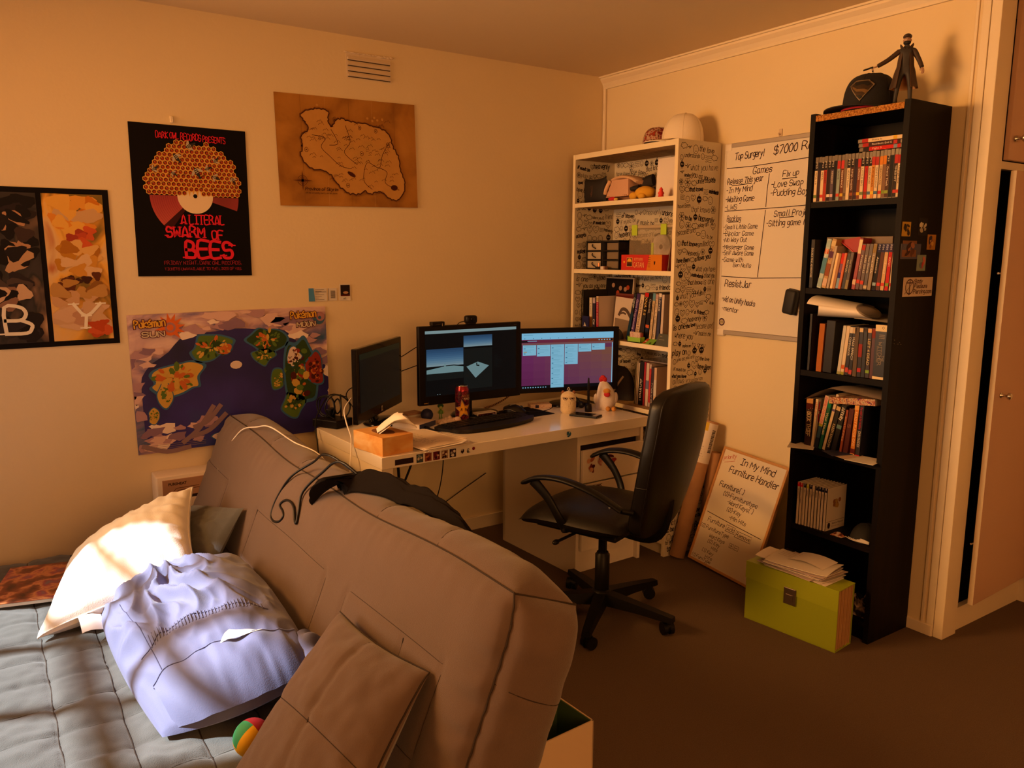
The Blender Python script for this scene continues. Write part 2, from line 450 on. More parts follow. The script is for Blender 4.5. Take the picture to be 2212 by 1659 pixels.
# ================================================================== things on the back wall
L_ = WALL
def paper(name, label, cat, x, z, wd, ht, tilt, mats, thick=.0012, y=-.0016, curl=.006, nx=14, nz_=10, fold=None, group=None):
    """a sheet on the back wall: front, back and edges, a little curl at the corners; local x right, z up, faces -y"""
    def bow(u, v):
        k = curl*(max(0, abs(u-.5)*2-.75)**1.5*3*max(0, .5-v)+.12*abs(noise.noise(Vector((u*3, v*3, wd*9)))))
        if fold: k += .0012*max(0, 1-abs((u*fold[0]) % 1-.5)*18)+.0012*max(0, 1-abs((v*fold[1]) % 1-.5)*18)
        return -k
    b = MB()
    b.grid(lambda u, v: ((u-.5)*wd, bow(u, v)-thick, (v-.5)*ht), nx, nz_)
    b.grid(lambda u, v: ((u-.5)*wd, bow(u, v), (v-.5)*ht), nx, nz_, flip=True)
    e = [(-.5, -.5), (.5, -.5), (.5, .5), (-.5, .5)]
    for i in range(4):
        a, c = e[i], e[(i+1) % 4]; p = lambda q, t: (q[0]*wd, bow(q[0]+.5, q[1]+.5)-t, q[1]*ht)
        b.add([p(a, 0), p(c, 0), p(c, thick), p(a, thick)], [(0, 1, 2, 3)])
    o = b.obj(name, mats); o.location = (x, y, z); o.rotation_euler = (0, -math.radians(tilt), 0)
    return tag(o, label, cat, group)
m_black = M('poster_black', '#080305', .6, spec=.12)
# ---- concert poster with the honeycomb hair on a record
P = paper('poster', 'black concert poster with a honeycomb heaped on a red record', 'poster', -2.233, 1.692, .459, .61, 0, m_black, curl=.004)
Z0 = .0032
b = MB(); rd = ramp_mat('record_red', [(.3, '#2a0508'), (.5, '#a3363a'), (.7, '#c8584c')], 3.2, 1, .5, stretch=(1, 1, .6))
RC = (.010, .024)
for a0, a1 in ((PI, 1.30*PI), (1.90*PI, 2*PI)):
    poly(b, [RC]+[(RC[0]+.177*math.cos(a0+(a1-a0)*k/14), RC[1]+.177*math.sin(a0+(a1-a0)*k/14)) for k in range(15)], L_, 0, Z0)
for k in range(11): ring(b, RC[0], RC[1], .084+k*.0082, .0005, L_, 1, Z0+.0005, 20, a0=PI, a1=1.30*PI)
poly(b, [RC]+[(RC[0]+.178*math.cos(a), RC[1]+.178*math.sin(a)) for a in (1.24*PI, 1.27*PI, 1.30*PI)], L_, 1, Z0+.0004)
b.obj('record_print', [rd, ink('#3a0d10')], P)
b = MB(); disc(b, RC[0], RC[1], .071, L_, 0, Z0+.0009, 36); disc(b, RC[0], RC[1]+.001, .0085, L_, 1, Z0+.0012, 16)
b.obj('record_label', [ink('#e6cfae'), ink('#0e0709')], P)
b = MB(); rnd = random.Random(5); hr = .0112; hx = hr*1.735; row = 0; v = .02
cells = []
for row in range(15):
    for i in range(-12, 13):
        u = i*hx+(hx/2 if row % 2 else 0); v = .040+row*hr*1.5
        k = (u/.186)**2+(max(0, v-.075)/.172)**2
        if k+.10*math.sin(u*47+1)*math.sin(v*31) < 1 and not (v < .05 and abs(u) < .03): cells.append((u+.006+rnd.uniform(-.0008, .0008), v-.004+rnd.uniform(-.0008, .0008)))
for (u, v) in cells:
    hexa = lambda r, dx=0, dy=0: [(u+dx+r*math.cos(PI/6+k*PI/3), v+dy+r*math.sin(PI/6+k*PI/3)) for k in range(6)]
    poly(b, hexa(hr*1.06), L_, 0, Z0+.0015+(len(b.v) % 5)*.00004); disc(b, u, v, hr*.70, L_, 1, Z0+.0019, 8); disc(b, u+.001, v-.001, hr*.46, L_, 2, Z0+.0022, 7)
    if rnd.random() < .6: disc(b, u-.002, v+.003, hr*.16, L_, 0, Z0+.0024, 6)
for k in range(6): poly(b, [(-.035+k*.016, .052), (-.022+k*.016, .052), (-.029+k*.016, .030-.008*(k % 2))], L_, 0, Z0+.0014+k*.00004)
b.obj('honeycomb_print', [ink('#d9a04a'), ink('#4a0d06'), ink('#a03418')], P)
for (u, v, a, s) in ((.0, .228, .5, 1.25), (-.055, .176, -.9, 1.25), (.022, .122, -1.1, 1.45), (-.142, .128, .6, .9), (-.070, .112, -.5, .8), (.066, .140, .4, .9), (.095, .105, -.4, 1.0), (.168, .098, -1.2, .9), (.100, .175, .9, .9)):
    b = MB(); ca, sa = math.cos(a), math.sin(a); g = lambda x, y: (u+(x*ca-y*sa)*s, v+(x*sa+y*ca)*s)
    for q in (-1, 1):
        x, y = g(-.004, .008*q); disc(b, x, y, .012*s, L_, 1, Z0+.0026+.0001*q, 10, .004*s, ang=a+q*.9)
    x, y = g(0, 0); disc(b, x, y, .015*s, L_, 0, Z0+.0029, 12, .0055*s, ang=a)
    for t in (-.009, -.004, .001): x, y = g(t, 0); disc(b, x, y, .0013*s, L_, 1, Z0+.0032, 6, .0048*s, ang=a)
    x, y = g(.016, 0); disc(b, x, y, .004*s, L_, 0, Z0+.0032, 8)
    b.obj('bee_print', [ink('#2c2a2c'), ink('#b9ac96')], P)
b = MB(); Zt = .0075
script(b, 'DARK OWL RECORDS PRESENTS', -.130, .252, .024, L_, .0026, jit=1.2, slant=.0, W=.272, ang=-.02, z=Zt)
script(b, 'A LITERAL', -.052, -.089, .036, L_, .0052, jit=.3, slant=0, W=.172, serif=.9, z=Zt, curve=True)
script(b, 'SWARM', -.112, -.143, .042, L_, .0072, jit=.5, slant=0, W=.150, serif=1.0, z=Zt)
script(b, 'OF', .068, -.150, .034, L_, .0058, jit=.3, slant=0, W=.044, serif=1.0, z=Zt)
script(b, 'BEES', -.040, -.228, .066, L_, .0125, jit=.35, slant=0, W=.190, serif=1.2, z=Zt)
b.obj('lettering', ink('#d81f38'), P)
b = MB()
script(b, 'FRIDAY NIGHT. DARK OWL RECORDS.', -.128, -.257, .014, L_, .0020, jit=1.0, slant=0, W=.312, z=Zt)
script(b, 'TICKETS UNAVAILABLE TO THE LIKES OF YOU.', -.128, -.280, .010, L_, .0016, jit=1.0, slant=0, W=.312, z=Zt)
b.obj('small_lettering', ink('#8c2230'), P)
# ---- poster of tall painted panels in a black border
P = paper('poster', 'black bordered poster with tall painted panels lettered B and Y', 'poster', -3.005, 1.42, .91, .607, .4, m_black, curl=.004)
pn = [ramp_mat('panel_gold', [(.30, '#5c4612'), (.42, '#7a5f18'), (.5, '#c98d2c'), (.56, '#e3a943'), (.66, '#d9b27a'), (.8, '#b0561c')], 5.5, 3, .5, .8, (1.2, 1, .8)),
      ramp_mat('panel_dark', [(.3, '#141016'), (.46, '#2b2227'), (.52, '#151018'), (.6, '#6b5040'), (.68, '#b99470'), (.74, '#1a1218')], 5, 3, .5, .8, (1.2, 1, .8))]
for i, (x0, x1) in enumerate(((.223, .433), (-.005, .205), (-.233, -.023), (-.433, -.251))):
    b = MB(); rect(b, x0, x1, -.283, .283, L_, 0, .003); b.obj('panel_print', pn[0 if i in (0, 3) else 1], P)
def blobs(x0, x1, rows, seed, label):
    """loose overlapping patches of colour kept inside one panel; rows: (height, left, right, size, colours)"""
    b = MB(); rnd = random.Random(seed); cols = []; n_ = 0
    for v, ua, ub, s_, cc in rows:
        for k in range(9):
            c = cc[k % len(cc)]
            if c not in cols: cols.append(c)
            cx, cy = rnd.uniform(ua, ub), v+rnd.uniform(-.03, .03); a = rnd.uniform(-.6, .6); r1, r2 = s_*rnd.uniform(.5, 1.1), s_*rnd.uniform(.35, .8); pp = []
            for q in range(14):
                t_ = 2*PI*q/14; r_ = 1+.22*math.sin(3*t_+k); x = r1*r_*math.cos(t_); y = r2*r_*math.sin(t_)
                pp.append((max(x0+.002, min(x1-.002, cx+x*math.cos(a)-y*math.sin(a))), max(-.281, min(.281, cy+x*math.sin(a)+y*math.cos(a)))))
            n_ += 1; poly(b, pp, L_, cols.index(c), .0034+.00004*n_)
    return b.obj('shape_print', [ink(c) for c in cols], P, label=label)
blobs(.223, .433, ((.23, .28, .40, .045, ('#dd9a3a', '#c9761c', '#e0a848')), (.17, .27, .40, .045, ('#d98a2c', '#c9a070', '#e0a848')), (.12, .29, .38, .030, ('#b8482a', '#c9562a', '#a03a22')), (.06, .26, .40, .045, ('#b97d20', '#d9a860', '#a86a1c')), (.0, .27, .38, .035, ('#b97d20', '#c98d34', '#d9b080')), (-.05, .27, .40, .030, ('#3b1a12', '#5a2a14', '#b0803c')), (-.11, .25, .41, .040, ('#8a5a24', '#c79a6d', '#b98a4a')), (-.19, .25, .40, .05, ('#d0a884', '#b98a6a', '#c9a078')), (-.245, .36, .42, .03, ('#b8461c', '#c9562a'))), 3, 'loose amber, gold and cream patches without detail')
blobs(-.005, .205, ((.23, .03, .17, .04, ('#120c10', '#241a1e')), (.17, .04, .16, .04, ('#b08362', '#120c10', '#1c1418')), (.10, .02, .18, .04, ('#b08362', '#3a2a28', '#120c10')), (.03, .02, .17, .045, ('#120c10', '#b8906c', '#1c1418')), (-.06, .02, .17, .045, ('#120c10', '#2a2024', '#4a3a34')), (-.12, .01, .14, .04, ('#c9a483', '#8a6450', '#120c10')), (-.22, .02, .18, .05, ('#120c10', '#1c1418', '#2a2228'))), 5, 'loose black and tan patches without detail')
b = MB(); script(b, 'B', .068, -.245, .100, L_, .013, jit=0, slant=0, serif=1.2, z=.0072); b.obj('letter', ink('#eadfc9'), P)
b = MB(); script(b, 'Y', .288, -.235, .095, L_, .012, jit=0, slant=.12, serif=1.1, z=.0072); b.obj('letter', ink('#eadfc9'), P)
# ---- old brown map
P = paper('map_poster', 'brown parchment map poster creased by folding, under the wall vent', 'map', -1.529, 1.941, .68, .482, 1.2, ramp_mat('parchment', [(.25, '#7a4c18'), (.5, '#a8722a'), (.75, '#b98238')], 6, 7, .8, .4), curl=.010, nx=36, nz_=20, fold=(6, 3), y=-.003)
coast = [(-.225, .02), (-.235, -.03), (-.20, -.07), (-.14, -.085), (-.10, -.10), (-.075, -.14), (-.03, -.175), (.02, -.185), (.06, -.17), (.1, -.18), (.14, -.17), (.19, -.2), (.23, -.205), (.265, -.17), (.27, -.12), (.25, -.06), (.24, .0), (.215, .04), (.20, .09), (.16, .115), (.11, .13), (.05, .135), (0, .14), (-.04, .15), (-.07, .135), (-.085, .11), (-.10, .135), (-.1, .175), (-.14, .185), (-.19, .175), (-.225, .155), (-.205, .12), (-.2, .09), (-.23, .06)]
b = MB()
for k in range(1, 6): rect(b, -.34+.1133*k-.0008, -.34+.1133*k+.0008, -.238, .238, L_, k % 2, .0072)
b.obj('fold_line', [ink('#b98a48'), ink('#8a5a22')], P)
rnd = random.Random(3); cs = [(q.x+rnd.uniform(-.004, .004), q.y+rnd.uniform(-.004, .004)) for q in spline([(a, c, 0) for a, c in coast], 5, True)]
b = MB(); poly(b, cs, L_, 0, .0075); ribbon(b, cs+cs[:1], .011, L_, 2, .0071); ribbon(b, cs+cs[:1], .004, L_, 1, .008)
b.obj('land_print', [M('land', '#c08c44', .8, var=.12, vscale=14), ink('#38150a'), ink('#7a4a1c')], P)
b = MB()
for k in range(150):
    x, y = rnd.uniform(-.22, .25), rnd.uniform(-.19, .15)
    if not (abs(x+.0) < .2 and y > -.15 and y < .13) and rnd.random() < .6: continue
    if x < -.1 and y < -.05: continue
    s = rnd.uniform(.006, .016); ribbon(b, [(x-s, y), (x-s*.4, y+s*.6), (x-s*.1, y+s*.35), (x+s*.3, y+s*.9), (x+s, y+s*.1)], .0014, L_, 0, .0085)
for pts in (((-.18, .07), (-.12, .06), (-.14, .02), (-.1, -.02), (-.05, -.06), (.0, -.07)), ((-.02, .12), (.0, .05), (-.03, 0), (.03, -.05)), ((.2, .06), (.16, .0), (.14, -.06), (.08, -.04), (.06, -.12), (.1, -.16)), ((-.09, .1), (-.06, .04), (-.1, .03)), ((.14, -.06), (.18, -.08), (.17, -.13), (.24, -.16))):
    ribbon(b, [(q.x, q.y) for q in spline([(a, c, 0) for a, c in pts], 5)], .0022, L_, 0, .0085)
for x, y, r in ((.055, .0, .008), (-.21, .005, .008), (.19, .045, .009), (-.02, -.145, .008), (.05, .115, .007), (.13, .105, .007), (-.07, .145, .007)): ring(b, x, y, r, .0018, L_, 0, .0085, 10, r*1.3); disc(b, x, y, r*.4, L_, 0, .0085, 6)
for x, y in ((.115, .15), (.125, .165), (.14, .155), (.165, .16), (-.15, .2), (.09, .16)): disc(b, x, y, .006, L_, 1, .0085, 7)
disc(b, .0, -.095, .022, L_, 0, .0085, 12, .009, ang=-.5); disc(b, .215, -.15, .018, L_, 0, .0085, 12, .013)
cx, cy = -.235, -.13
ring(b, cx, cy, .022, .002, L_, 2, .0085, 20); ring(b, cx, cy, .015, .001, L_, 2, .0085, 20)
for k in range(4):
    a = k*PI/2; poly(b, [(cx+.045*math.cos(a), cy+.045*math.sin(a)), (cx+.006*math.cos(a+1.57), cy+.006*math.sin(a+1.57)), (cx-.006*math.cos(a+1.57), cy-.006*math.sin(a+1.57))], L_, 2, .0088)
b.obj('line_print', [ink('#451b0c'), ink('#c08c44'), ink('#5a2e14')], P)
b = MB(); script(b, 'Province of Skyrim', -.225, -.172, .013, L_, .0022, jit=.4, slant=.18, W=.155, z=.0085); script(b, 'with the surrounding country and sea charts', -.225, -.186, .006, L_, .0008, jit=.6, W=.15, z=.0085)
b.obj('lettering', ink('#3a150a'), P)
# ---- sea and islands poster
P = paper('map_poster', 'blue poster of four islands in a dark sea ringed by pink clouds', 'poster', -2.092, .942, .845, .588, .75, ramp_mat('cloud_sky', [(.32, '#3a5c84'), (.42, '#7a6a90'), (.50, '#c09aa0'), (.60, '#e0c0b8'), (.72, '#f0dcd0')], 5, 8, .45, .9, (.7, 1, 1.6)), curl=.008, nx=32, nz_=18, fold=(4, 2), y=-.002)
b = MB(); n = 60; pts = []
for k in range(n):
    a = 2*PI*k/n; r = 1+.03*math.sin(a*7)+.02*math.sin(a*13)
    pts.append((max(-.39, min(.42, .005+.43*r*math.cos(a))), max(-.292, min(.215, -.09+.31*r*math.sin(a)))))
poly(b, pts, L_, 0, .0066)
b.obj('sea_print', ramp_mat('sea', [(.3, '#141430'), (.5, '#2a2268'), (.62, '#362c80'), (.8, '#2c4a7c')], 2.4, 3, .45), P)
b = MB(); rnd = random.Random(17)
for k in range(70):
    a = rnd.uniform(-.15, PI+.15); r_ = rnd.uniform(.98, 1.22); x, y = .005+.43*r_*math.cos(a), -.09+.31*r_*math.sin(a)
    if k > 52: x, y = rnd.uniform(-.40, -.12), rnd.uniform(-.28, -.17)-.0*k
    s_ = rnd.uniform(.012, .034); n_ = 9; t_ = rnd.uniform(0, 3)
    pp = [(max(-.42, min(.42, x+s_*1.5*(1+.3*math.sin(3*q+k))*math.cos(2*PI*q/n_))), max(-.292, min(.292, y+s_*.7*(1+.3*math.cos(2*q+k))*math.sin(2*PI*q/n_)))) for q in range(n_)]
    poly(b, pp, L_, k % 4, .0067+.00003*(k % 9))
b.obj('cloud_print', [ink('#d8b4ac'), ink('#b08a94'), ink('#ecd8cc'), ink('#8a6c84')], P)
b = MB(); rnd = random.Random(11)
def isle(cx, cy, rx, ry, n, cols, z):
    pp = [(cx+rx*(1+rnd.uniform(-.28, .28))*math.cos(2*PI*k/n), cy+ry*(1+rnd.uniform(-.28, .28))*math.sin(2*PI*k/n)) for k in range(n)]
    poly(b, [((x-cx)*1.13+cx, (y-cy)*1.13+cy) for x, y in [(q.x, q.y) for q in spline([(x, y, 0) for x, y in pp], 4, True)]], L_, 5, z)
    poly(b, [(q.x, q.y) for q in spline([(x, y, 0) for x, y in pp], 4, True)], L_, cols[0], z+.0003)
    for j in range(60):
        a = rnd.uniform(0, 2*PI); t = rnd.uniform(0, .8); s = rnd.uniform(.06, .22)
        disc(b, cx+rx*t*math.cos(a), cy+ry*t*math.sin(a), rx*s, L_, rnd.choice(cols), z+.0005+.00002*j, 7, ry*s*.8, ang=a)
isle(-.10, .14, .085, .05, 12, (0, 1, 2, 1, 3), .0070); isle(-.045, .13, .03, .03, 9, (3, 3, 2), .0078)
isle(.145, .16, .075, .05, 12, (1, 0, 3, 0, 2), .0070); isle(.12, .085, .045, .035, 9, (0, 2, 1), .0070)
isle(-.25, .02, .105, .07, 13, (2, 3, 2, 0, 3), .0070); isle(-.3, -.045, .03, .05, 8, (2, 0), .0078); isle(-.35, -.135, .022, .03, 8, (2, 0), .0070)
isle(.29, -.01, .085, .135, 14, (1, 0, 4, 6, 3, 2), .0070); isle(.355, .0, .045, .07, 9, (6, 3, 4), .0078); isle(.26, .07, .03, .04, 9, (7, 7, 4), .0080); isle(.25, -.15, .05, .05, 9, (0, 2, 1), .0070); isle(.18, -.03, .03, .05, 8, (0, 2), .0072)
disc(b, .0, .055, .026, L_, 7, .0072, 12, .018); isle(-.07, -.255, .05, .016, 9, (7, 4), .0072)
for x0, y0, x1, y1 in ((-.24, -.26, -.11, -.12), (-.2, -.24, -.06, -.16), (-.19, -.2, -.08, -.12), (-.4, -.26, -.22, -.285)):
    ribbon(b, [(q.x, q.y) for q in spline([(x0, y0, 0), ((x0+x1)/2, (y0+y1)/2-.02, 0), (x1, y1, 0)], 5)], .02, L_, 8, .0070)
b.obj('island_print', [ink('#56702a'), ink('#2e4420'), ink('#c9a048'), ink('#c0642a'), ink('#4a1a10'), ink('#3a648c'), ink('#8a2e1e'), ink('#dcc8bc'), ink('#8a7078')], P)
def logo(x, y, top, low, k, par, sun):
    b = MB()
    if sun:
        for q in range(9):
            a = -.9+q*.52; poly(b, [(x+.075+.062*math.cos(a), y+.0+.062*math.sin(a)), (x+.075+.03*math.cos(a+.3), y+.03*math.sin(a+.3)), (x+.075+.03*math.cos(a-.3), y+.03*math.sin(a-.3))], L_, 3, .0080)
        disc(b, x+.075, y, .034, L_, 3, .0082, 20); disc(b, x+.075, y, .022, L_, 4, .0084, 16); disc(b, x+.075, y, .013, L_, 3, .0086, 14)
    else:
        disc(b, x+.070, y, .028, L_, 5, .0082, 20); disc(b, x+.077, y+.008, .021, L_, 4, .0084, 16); disc(b, x+.073, y+.003, .008, L_, 5, .0086, 12)
    for o, mi, zz in ((.006, 1, .0086), (0, 0, .0090)):
        script(b, top, x-.062, y+.004, .030, L_, .0055+o, m=mi, jit=.5, slant=0, W=.118, ang=.05, z=zz, serif=0)
        script(b, low, x-.036, y-.034, .020, L_, .0052+o, m=1 if mi else 2, jit=0, slant=.05, W=.085, z=zz+.0006)
    b.obj('logo_print', [ink('#d9a43a'), ink('#5a2030'), ink('#c9b9a0'), ink('#d9692a'), ink('#a57478'), ink('#3c5c7c')], par)
logo(-.335, .235, 'Pokémon', 'SUN', 0, P, True); logo(.318, .240, 'Pokémon', 'MOON', 0, P, False)
b = MB()
for k in range(3): rect(b, -.405, -.15+.0*k, -.262-.008*k, -.2605-.008*k, L_, 1, .0075)
b.obj('small_lettering', [ink('#d9a43a'), ink('#8f7a70')], P)
# ---- cards stuck on the wall
m_card = M('card_white', '#d9cfc4', .6)
P = paper('boarding_pass', 'white and blue ticket card stuck on the wall, wide one', 'ticket', -1.706, 1.295, .088, .060, 0, m_card, thick=.0008, curl=.002, nx=6, nz_=4, y=-.001)
b = MB(); poly(b, [(-.044, -.03), (-.014, -.03), (-.02, .03), (-.044, .03)], L_, 0, .003)
for k in range(7): rect(b, -.012, .03-.012*(k % 3), .022-.0075*k, .0235-.0075*k, L_, 1, .003)
rect(b, -.012, .04, .012, .0135, L_, 1, .003); b.obj('print', [ink('#4a86b8'), ink('#5a4a44')], P)
P = paper('ticket_stub', 'narrow white ticket stub with barcode beside the wide card', 'ticket', -1.634, 1.295, .042, .058, 0, m_card, thick=.0008, curl=.002, nx=6, nz_=4, y=-.001)
b = MB(); rect(b, -.0205, -.0185, -.028, .028, L_, 0, .003)
for k in range(12): rect(b, -.010, .012, -.018+.003*k, -.018+.003*k+(.0018 if k % 3 else .001), L_, 0, .003)
b.obj('print', ink('#3a2c2c'), P)
P = paper('instant_photo', 'small white bordered instant photo on the wall', 'photo', -1.572, 1.304, .054, .078, 0, m_card, thick=.0012, curl=.002, nx=6, nz_=4, y=-.001)
b = MB(); rect(b, -.023, .023, -.012, .034, L_, 0, .003); disc(b, .002, -.002, .014, L_, 1, .0032, 9, .006); rect(b, -.023, .023, -.018, -.012, L_, 2, .003); script(b, 'at', -.01, -.033, .008, L_, .0012, m=0, z=.003)
b.obj('print', [ink('#22150f'), ink('#b58a6a'), ink('#5a1c14')], P)
# ---- hooks, vent
t = thing('wall_hook', 'small painted hook on the wall above the black concert poster', 'hook', (-2.297, 0, 2.005))
MB().box(-.007, .007, -.006, 0, 0, .028, bev=.003).obj('plate', m_trim, t); MB().tube([(0, -.006, .004), (0, -.014, .002), (0, -.018, .008), (0, -.016, .014)], .0025, 6).obj('hook', m_trim, t)
t = thing('air_vent', 'painted-over plaster wall vent with broken top slot', 'vent', (-1.423, 0, 2.33))
m_vent = M('vent_paint', (.72, .58, .42), .8, bump=.3, bscale=90)
MB().box(-.112, .112, -.0012, 0, -.056, .060, bev=.0005).obj('plate', m_vent, t)
for k in range(4):
    z = -.048+k*.024
    MB().add([(-.105, -.004, z), (.105, -.004, z), (.105, -.0105, z+.004), (-.105, -.0105, z+.004), (-.105, -.004, z+.017), (.105, -.004, z+.017)], [(0, 1, 2, 3), (3, 2, 5, 4), (0, 3, 4), (1, 5, 2)]).obj('louvre', m_vent, t)
    MB().box(-.105, .105, -.0052, -.0035, z-.0035, z).obj('slot', M('slot_dark', (.05, .025, .012), .9), t)
b = MB()
for k in range(16):
    x = -.11+.22*k/15; b.sphere((x, -.003, .056+.005*nz((x*40, 2))), (.014, .005, .003+.004*max(0, x*8)+.003*abs(nz((x*30, 5)))), nu=7, nv=5)
b.obj('crumbled_plaster', m_vent, t)
# ---- gas heater on the back wall, mostly behind the sofa bed
t = thing('wall_heater', 'beige wall heater with brown control strip behind the sofa bed', 'heater', (-2.467, 0, 0))
m_beige = M('heater_beige', (.72, .58, .42), .5); m_brown = M('heater_brown', (.42, .22, .12), .5)
b = MB(); b.box(0, .70, -.115, -.001, .05, .565, bev=.006); b.obj('casing', m_beige, t)
MB().box(.022, .68, -.119, -.114, .475, .548, bev=.001).obj('control_panel', m_brown, t)
MB().box(.026, .68, -.1185, -.114, .07, .462, bev=.001).obj('front_panel', m_beige, t)
MB().box(.020, .69, -.1175, -.1140, .461, .475).obj('gap', M('gap_dark', (.02, .008, .005), .9), t)
for k in range(8): MB().add([(-.0015, -.035-.0*k, .44-k*.02), (-.0015, -.060, .43-k*.02), (-.0015, -.060, .437-k*.02), (-.0015, -.035, .447-k*.02)], [(0, 1, 2, 3)]).obj('slot', M('gap_dark'), t)
FT = frame((0, -.1195, 0), (1, 0, 0), (0, 0, 1)); b = MB()
print_(b, 'PUREHEAT', .045, .523, .011, FT, 0, width=.072, bold=.025)
ribbon(b, [(.05, .482), (.075, .509), (.165, .511)], .0022, FT, 1); ribbon(b, [(.065, .482), (.083, .5), (.19, .503)], .0022, FT, 1); ribbon(b, [(.225, .503), (.25, .503)], .0022, FT, 1)
print_(b, 'SUPER 2', .098, .484, .006, FT, 1, width=.04)
b.obj('lettering', [ink('#1c0a08'), ink('#4a1d0e')], t)
MB().cyl((.265, -.119, .505), (.265, -.135, .505), .014, n=14).obj('knob', M('knob_black', (.02, .015, .012), .4), t)
# ================================================================== the sofa bed and what lies on it
m_futon = M('futon_cloth', (.126, .083, .066), .9, bump=.35, bscale=500, var=.10, vscale=9, spec=.15, sheen=.25)
m_seat = M('seat_cloth', (.088, .089, .086), .9, bump=.4, bscale=400, var=.10, vscale=14, spec=.15, sheen=.2)
m_seam = M('seam_thread', (.030, .018, .012), .9)
sofa = thing('sofa_bed', 'grey brown sofa bed with tall tilted padded backrest and quilted seat', 'sofa bed')
P0 = Vector((-2.14, 0, .806)); BU = Vector((.375, 0, .927)); BN = Vector((-.927, 0, .375))
YN, YF, HB, TH = -2.31, -.055, -.60, .175
def sag(y): t = (y-YN)/(YF-YN); return -.05*math.sin(PI*min(1, max(0, t)))**.8+.004*math.sin(y*9)
def bk(y, h, d):
    for e, s_ in ((y-YN, 1), (YF-y, -1)):
        q = max(0, 1-e/.30); t_ = max(0, 1+h/.13)
        if q and t_: y += s_*.026*q*t_*t_; h -= .014*q*q*min(1, t_)
    return bk0(y, h, d)
def bk0(y, h, d): return P0+BU*(h+sag(y)*max(0, 1+h/.45))+BN*d+Vector((0, y, 0))
def rnd_edge(q, r): q = max(0, min(1, q/r)); return math.sqrt(max(0, 1-(1-q)**2))
STV = [(-.45, -.6, -.22), (-.84, -.6, -.22), (-1.51, -.6, -.22), (-1.655, -.6, -.22), (-1.99, -.6, -.23), (-2.17, -.6, -.2)]
STH = [(-.22, -.06, -.45), (-.22, -.84, -1.51), (-.22, -1.655, -2.17), (-.44, -.45, -.84), (-.44, -1.51, -1.655), (-.44, -1.99, -2.17)]
def front(u, v):
    y = YN+(YF-YN)*u; h = HB*(1-v); e = min(y-YN, YF-y); k = .036*rnd_edge(e, .11)*rnd_edge(-h, .11)
    k += .010*math.exp(-e/.06)*noise.noise(Vector((h*38, y*5, 1)))*min(1, e/.015)+.0035*math.exp(h/.05)*noise.noise(Vector((y*30, 2, h*6)))*min(1, -h/.012)
    k += .004*noise.noise(Vector((y*4, h*5, 3)))*rnd_edge(e, .05)*rnd_edge(-h, .05)
    for ys, a, c in STV:
        if a <= h <= c: k -= .0035*math.exp(-((y-ys)/.011)**2)
    for hs, a, c in STH:
        if c <= y <= a: k -= .0035*math.exp(-((h-hs)/.011)**2)
    return bk(y, h, k)
TOPS = [-.32, -.66, -.98, -1.30, -1.62, -1.95]
def top(u, v):
    y = YN+(YF-YN)*u; d = -TH*v; e = min(y-YN, YF-y); k = .052*rnd_edge(e, .13)*math.sin(PI*v)**.6
    w = 0
    for ys in TOPS: w += math.exp(-((y-ys-.05*math.sin(PI*v))/.014)**2)
    k -= .007*w*math.sin(PI*v)**.5; k += .004*noise.noise(Vector((y*16, d*8, 7)))*math.sin(PI*v)
    return bk(y, k, d)
def end(u, v, y, s):
    d = -TH*u; h = HB*(1-v); k = .055*rnd_edge(min(u, 1-u)*TH, .085)*rnd_edge(-h, .09)
    for hs in (-.2, -.41): k -= .004*math.exp(-((h-hs+.02*u)/.009)**2)*min(1, min(u, 1-u)*8)
    k += .006*noise.noise(Vector((h*26, d*9, 4)))*min(1, u*12)*min(1, (1-u)*12)
    return bk(y, h, d)+Vector((0, s*k, 0))
b = MB()
b.grid(front, 230, 62); b.grid(top, 230, 16, flip=True)
b.grid(lambda u, v: bk(YN+(YF-YN)*u, HB*(1-v), -TH-.03*math.sin(PI*u)**.4*math.sin(PI*v)**.5), 60, 20, flip=True)
b.grid(lambda u, v: end(u, v, YN, -1), 24, 56); b.grid(lambda u, v: end(u, v, YF, 1), 14, 24, flip=True)
b.grid(lambda u, v: bk(YN+(YF-YN)*u, HB, -TH*v), 2, 2)
back = b.obj('backrest', m_futon, sofa)
def seam(name, pts, r=.0022, par=back, sub=1): MB().tube(pts, r, 5, sub=sub).obj(name, m_seam, par)
N_ = 90
seam('seam', [bk(YN+(YF-YN)*k/N_, .001, .001) for k in range(N_+1)]); seam('seam', [bk(YN+(YF-YN)*k/N_, .001, -TH) for k in range(N_+1)])
seam('seam', [bk(YN, HB*(1-k/40), .001)+Vector((0, -.001+.0015*math.sin(k*2.1), 0)) for k in range(41)]); seam('seam', [bk(YN, HB*(1-k/20), -TH) for k in range(21)])
seam('seam', [bk(YN-.001, 0, -TH*k/8) for k in range(9)]); seam('seam', [bk(YF, HB*(1-k/20), 0) for k in range(21)])
b = MB()
for ys, a, c in STV: b.tube([front((ys-YN)/(YF-YN), 1-(a+(c-a)*k/18)/HB)+BN*.0002 for k in range(19)], .0010, 4, sub=1)
for hs, a, c in STH: b.tube([front((a+(c-a)*k/24-YN)/(YF-YN), 1-hs/HB)+BN*.0002 for k in range(25)], .0010, 4, sub=1)
b.obj('stitching', m_seam, back)
for ys in TOPS: seam('seam', [top((ys+.05*math.sin(PI*k/10)-YN)/(YF-YN), k/10) for k in range(11)], .0012)
for hs in (-.2, -.41): seam('seam', [end(k/10, 1-(hs-.02*k/10)/HB, YN, -1)+Vector((0, -.0005, 0)) for k in range(11)], .0012)
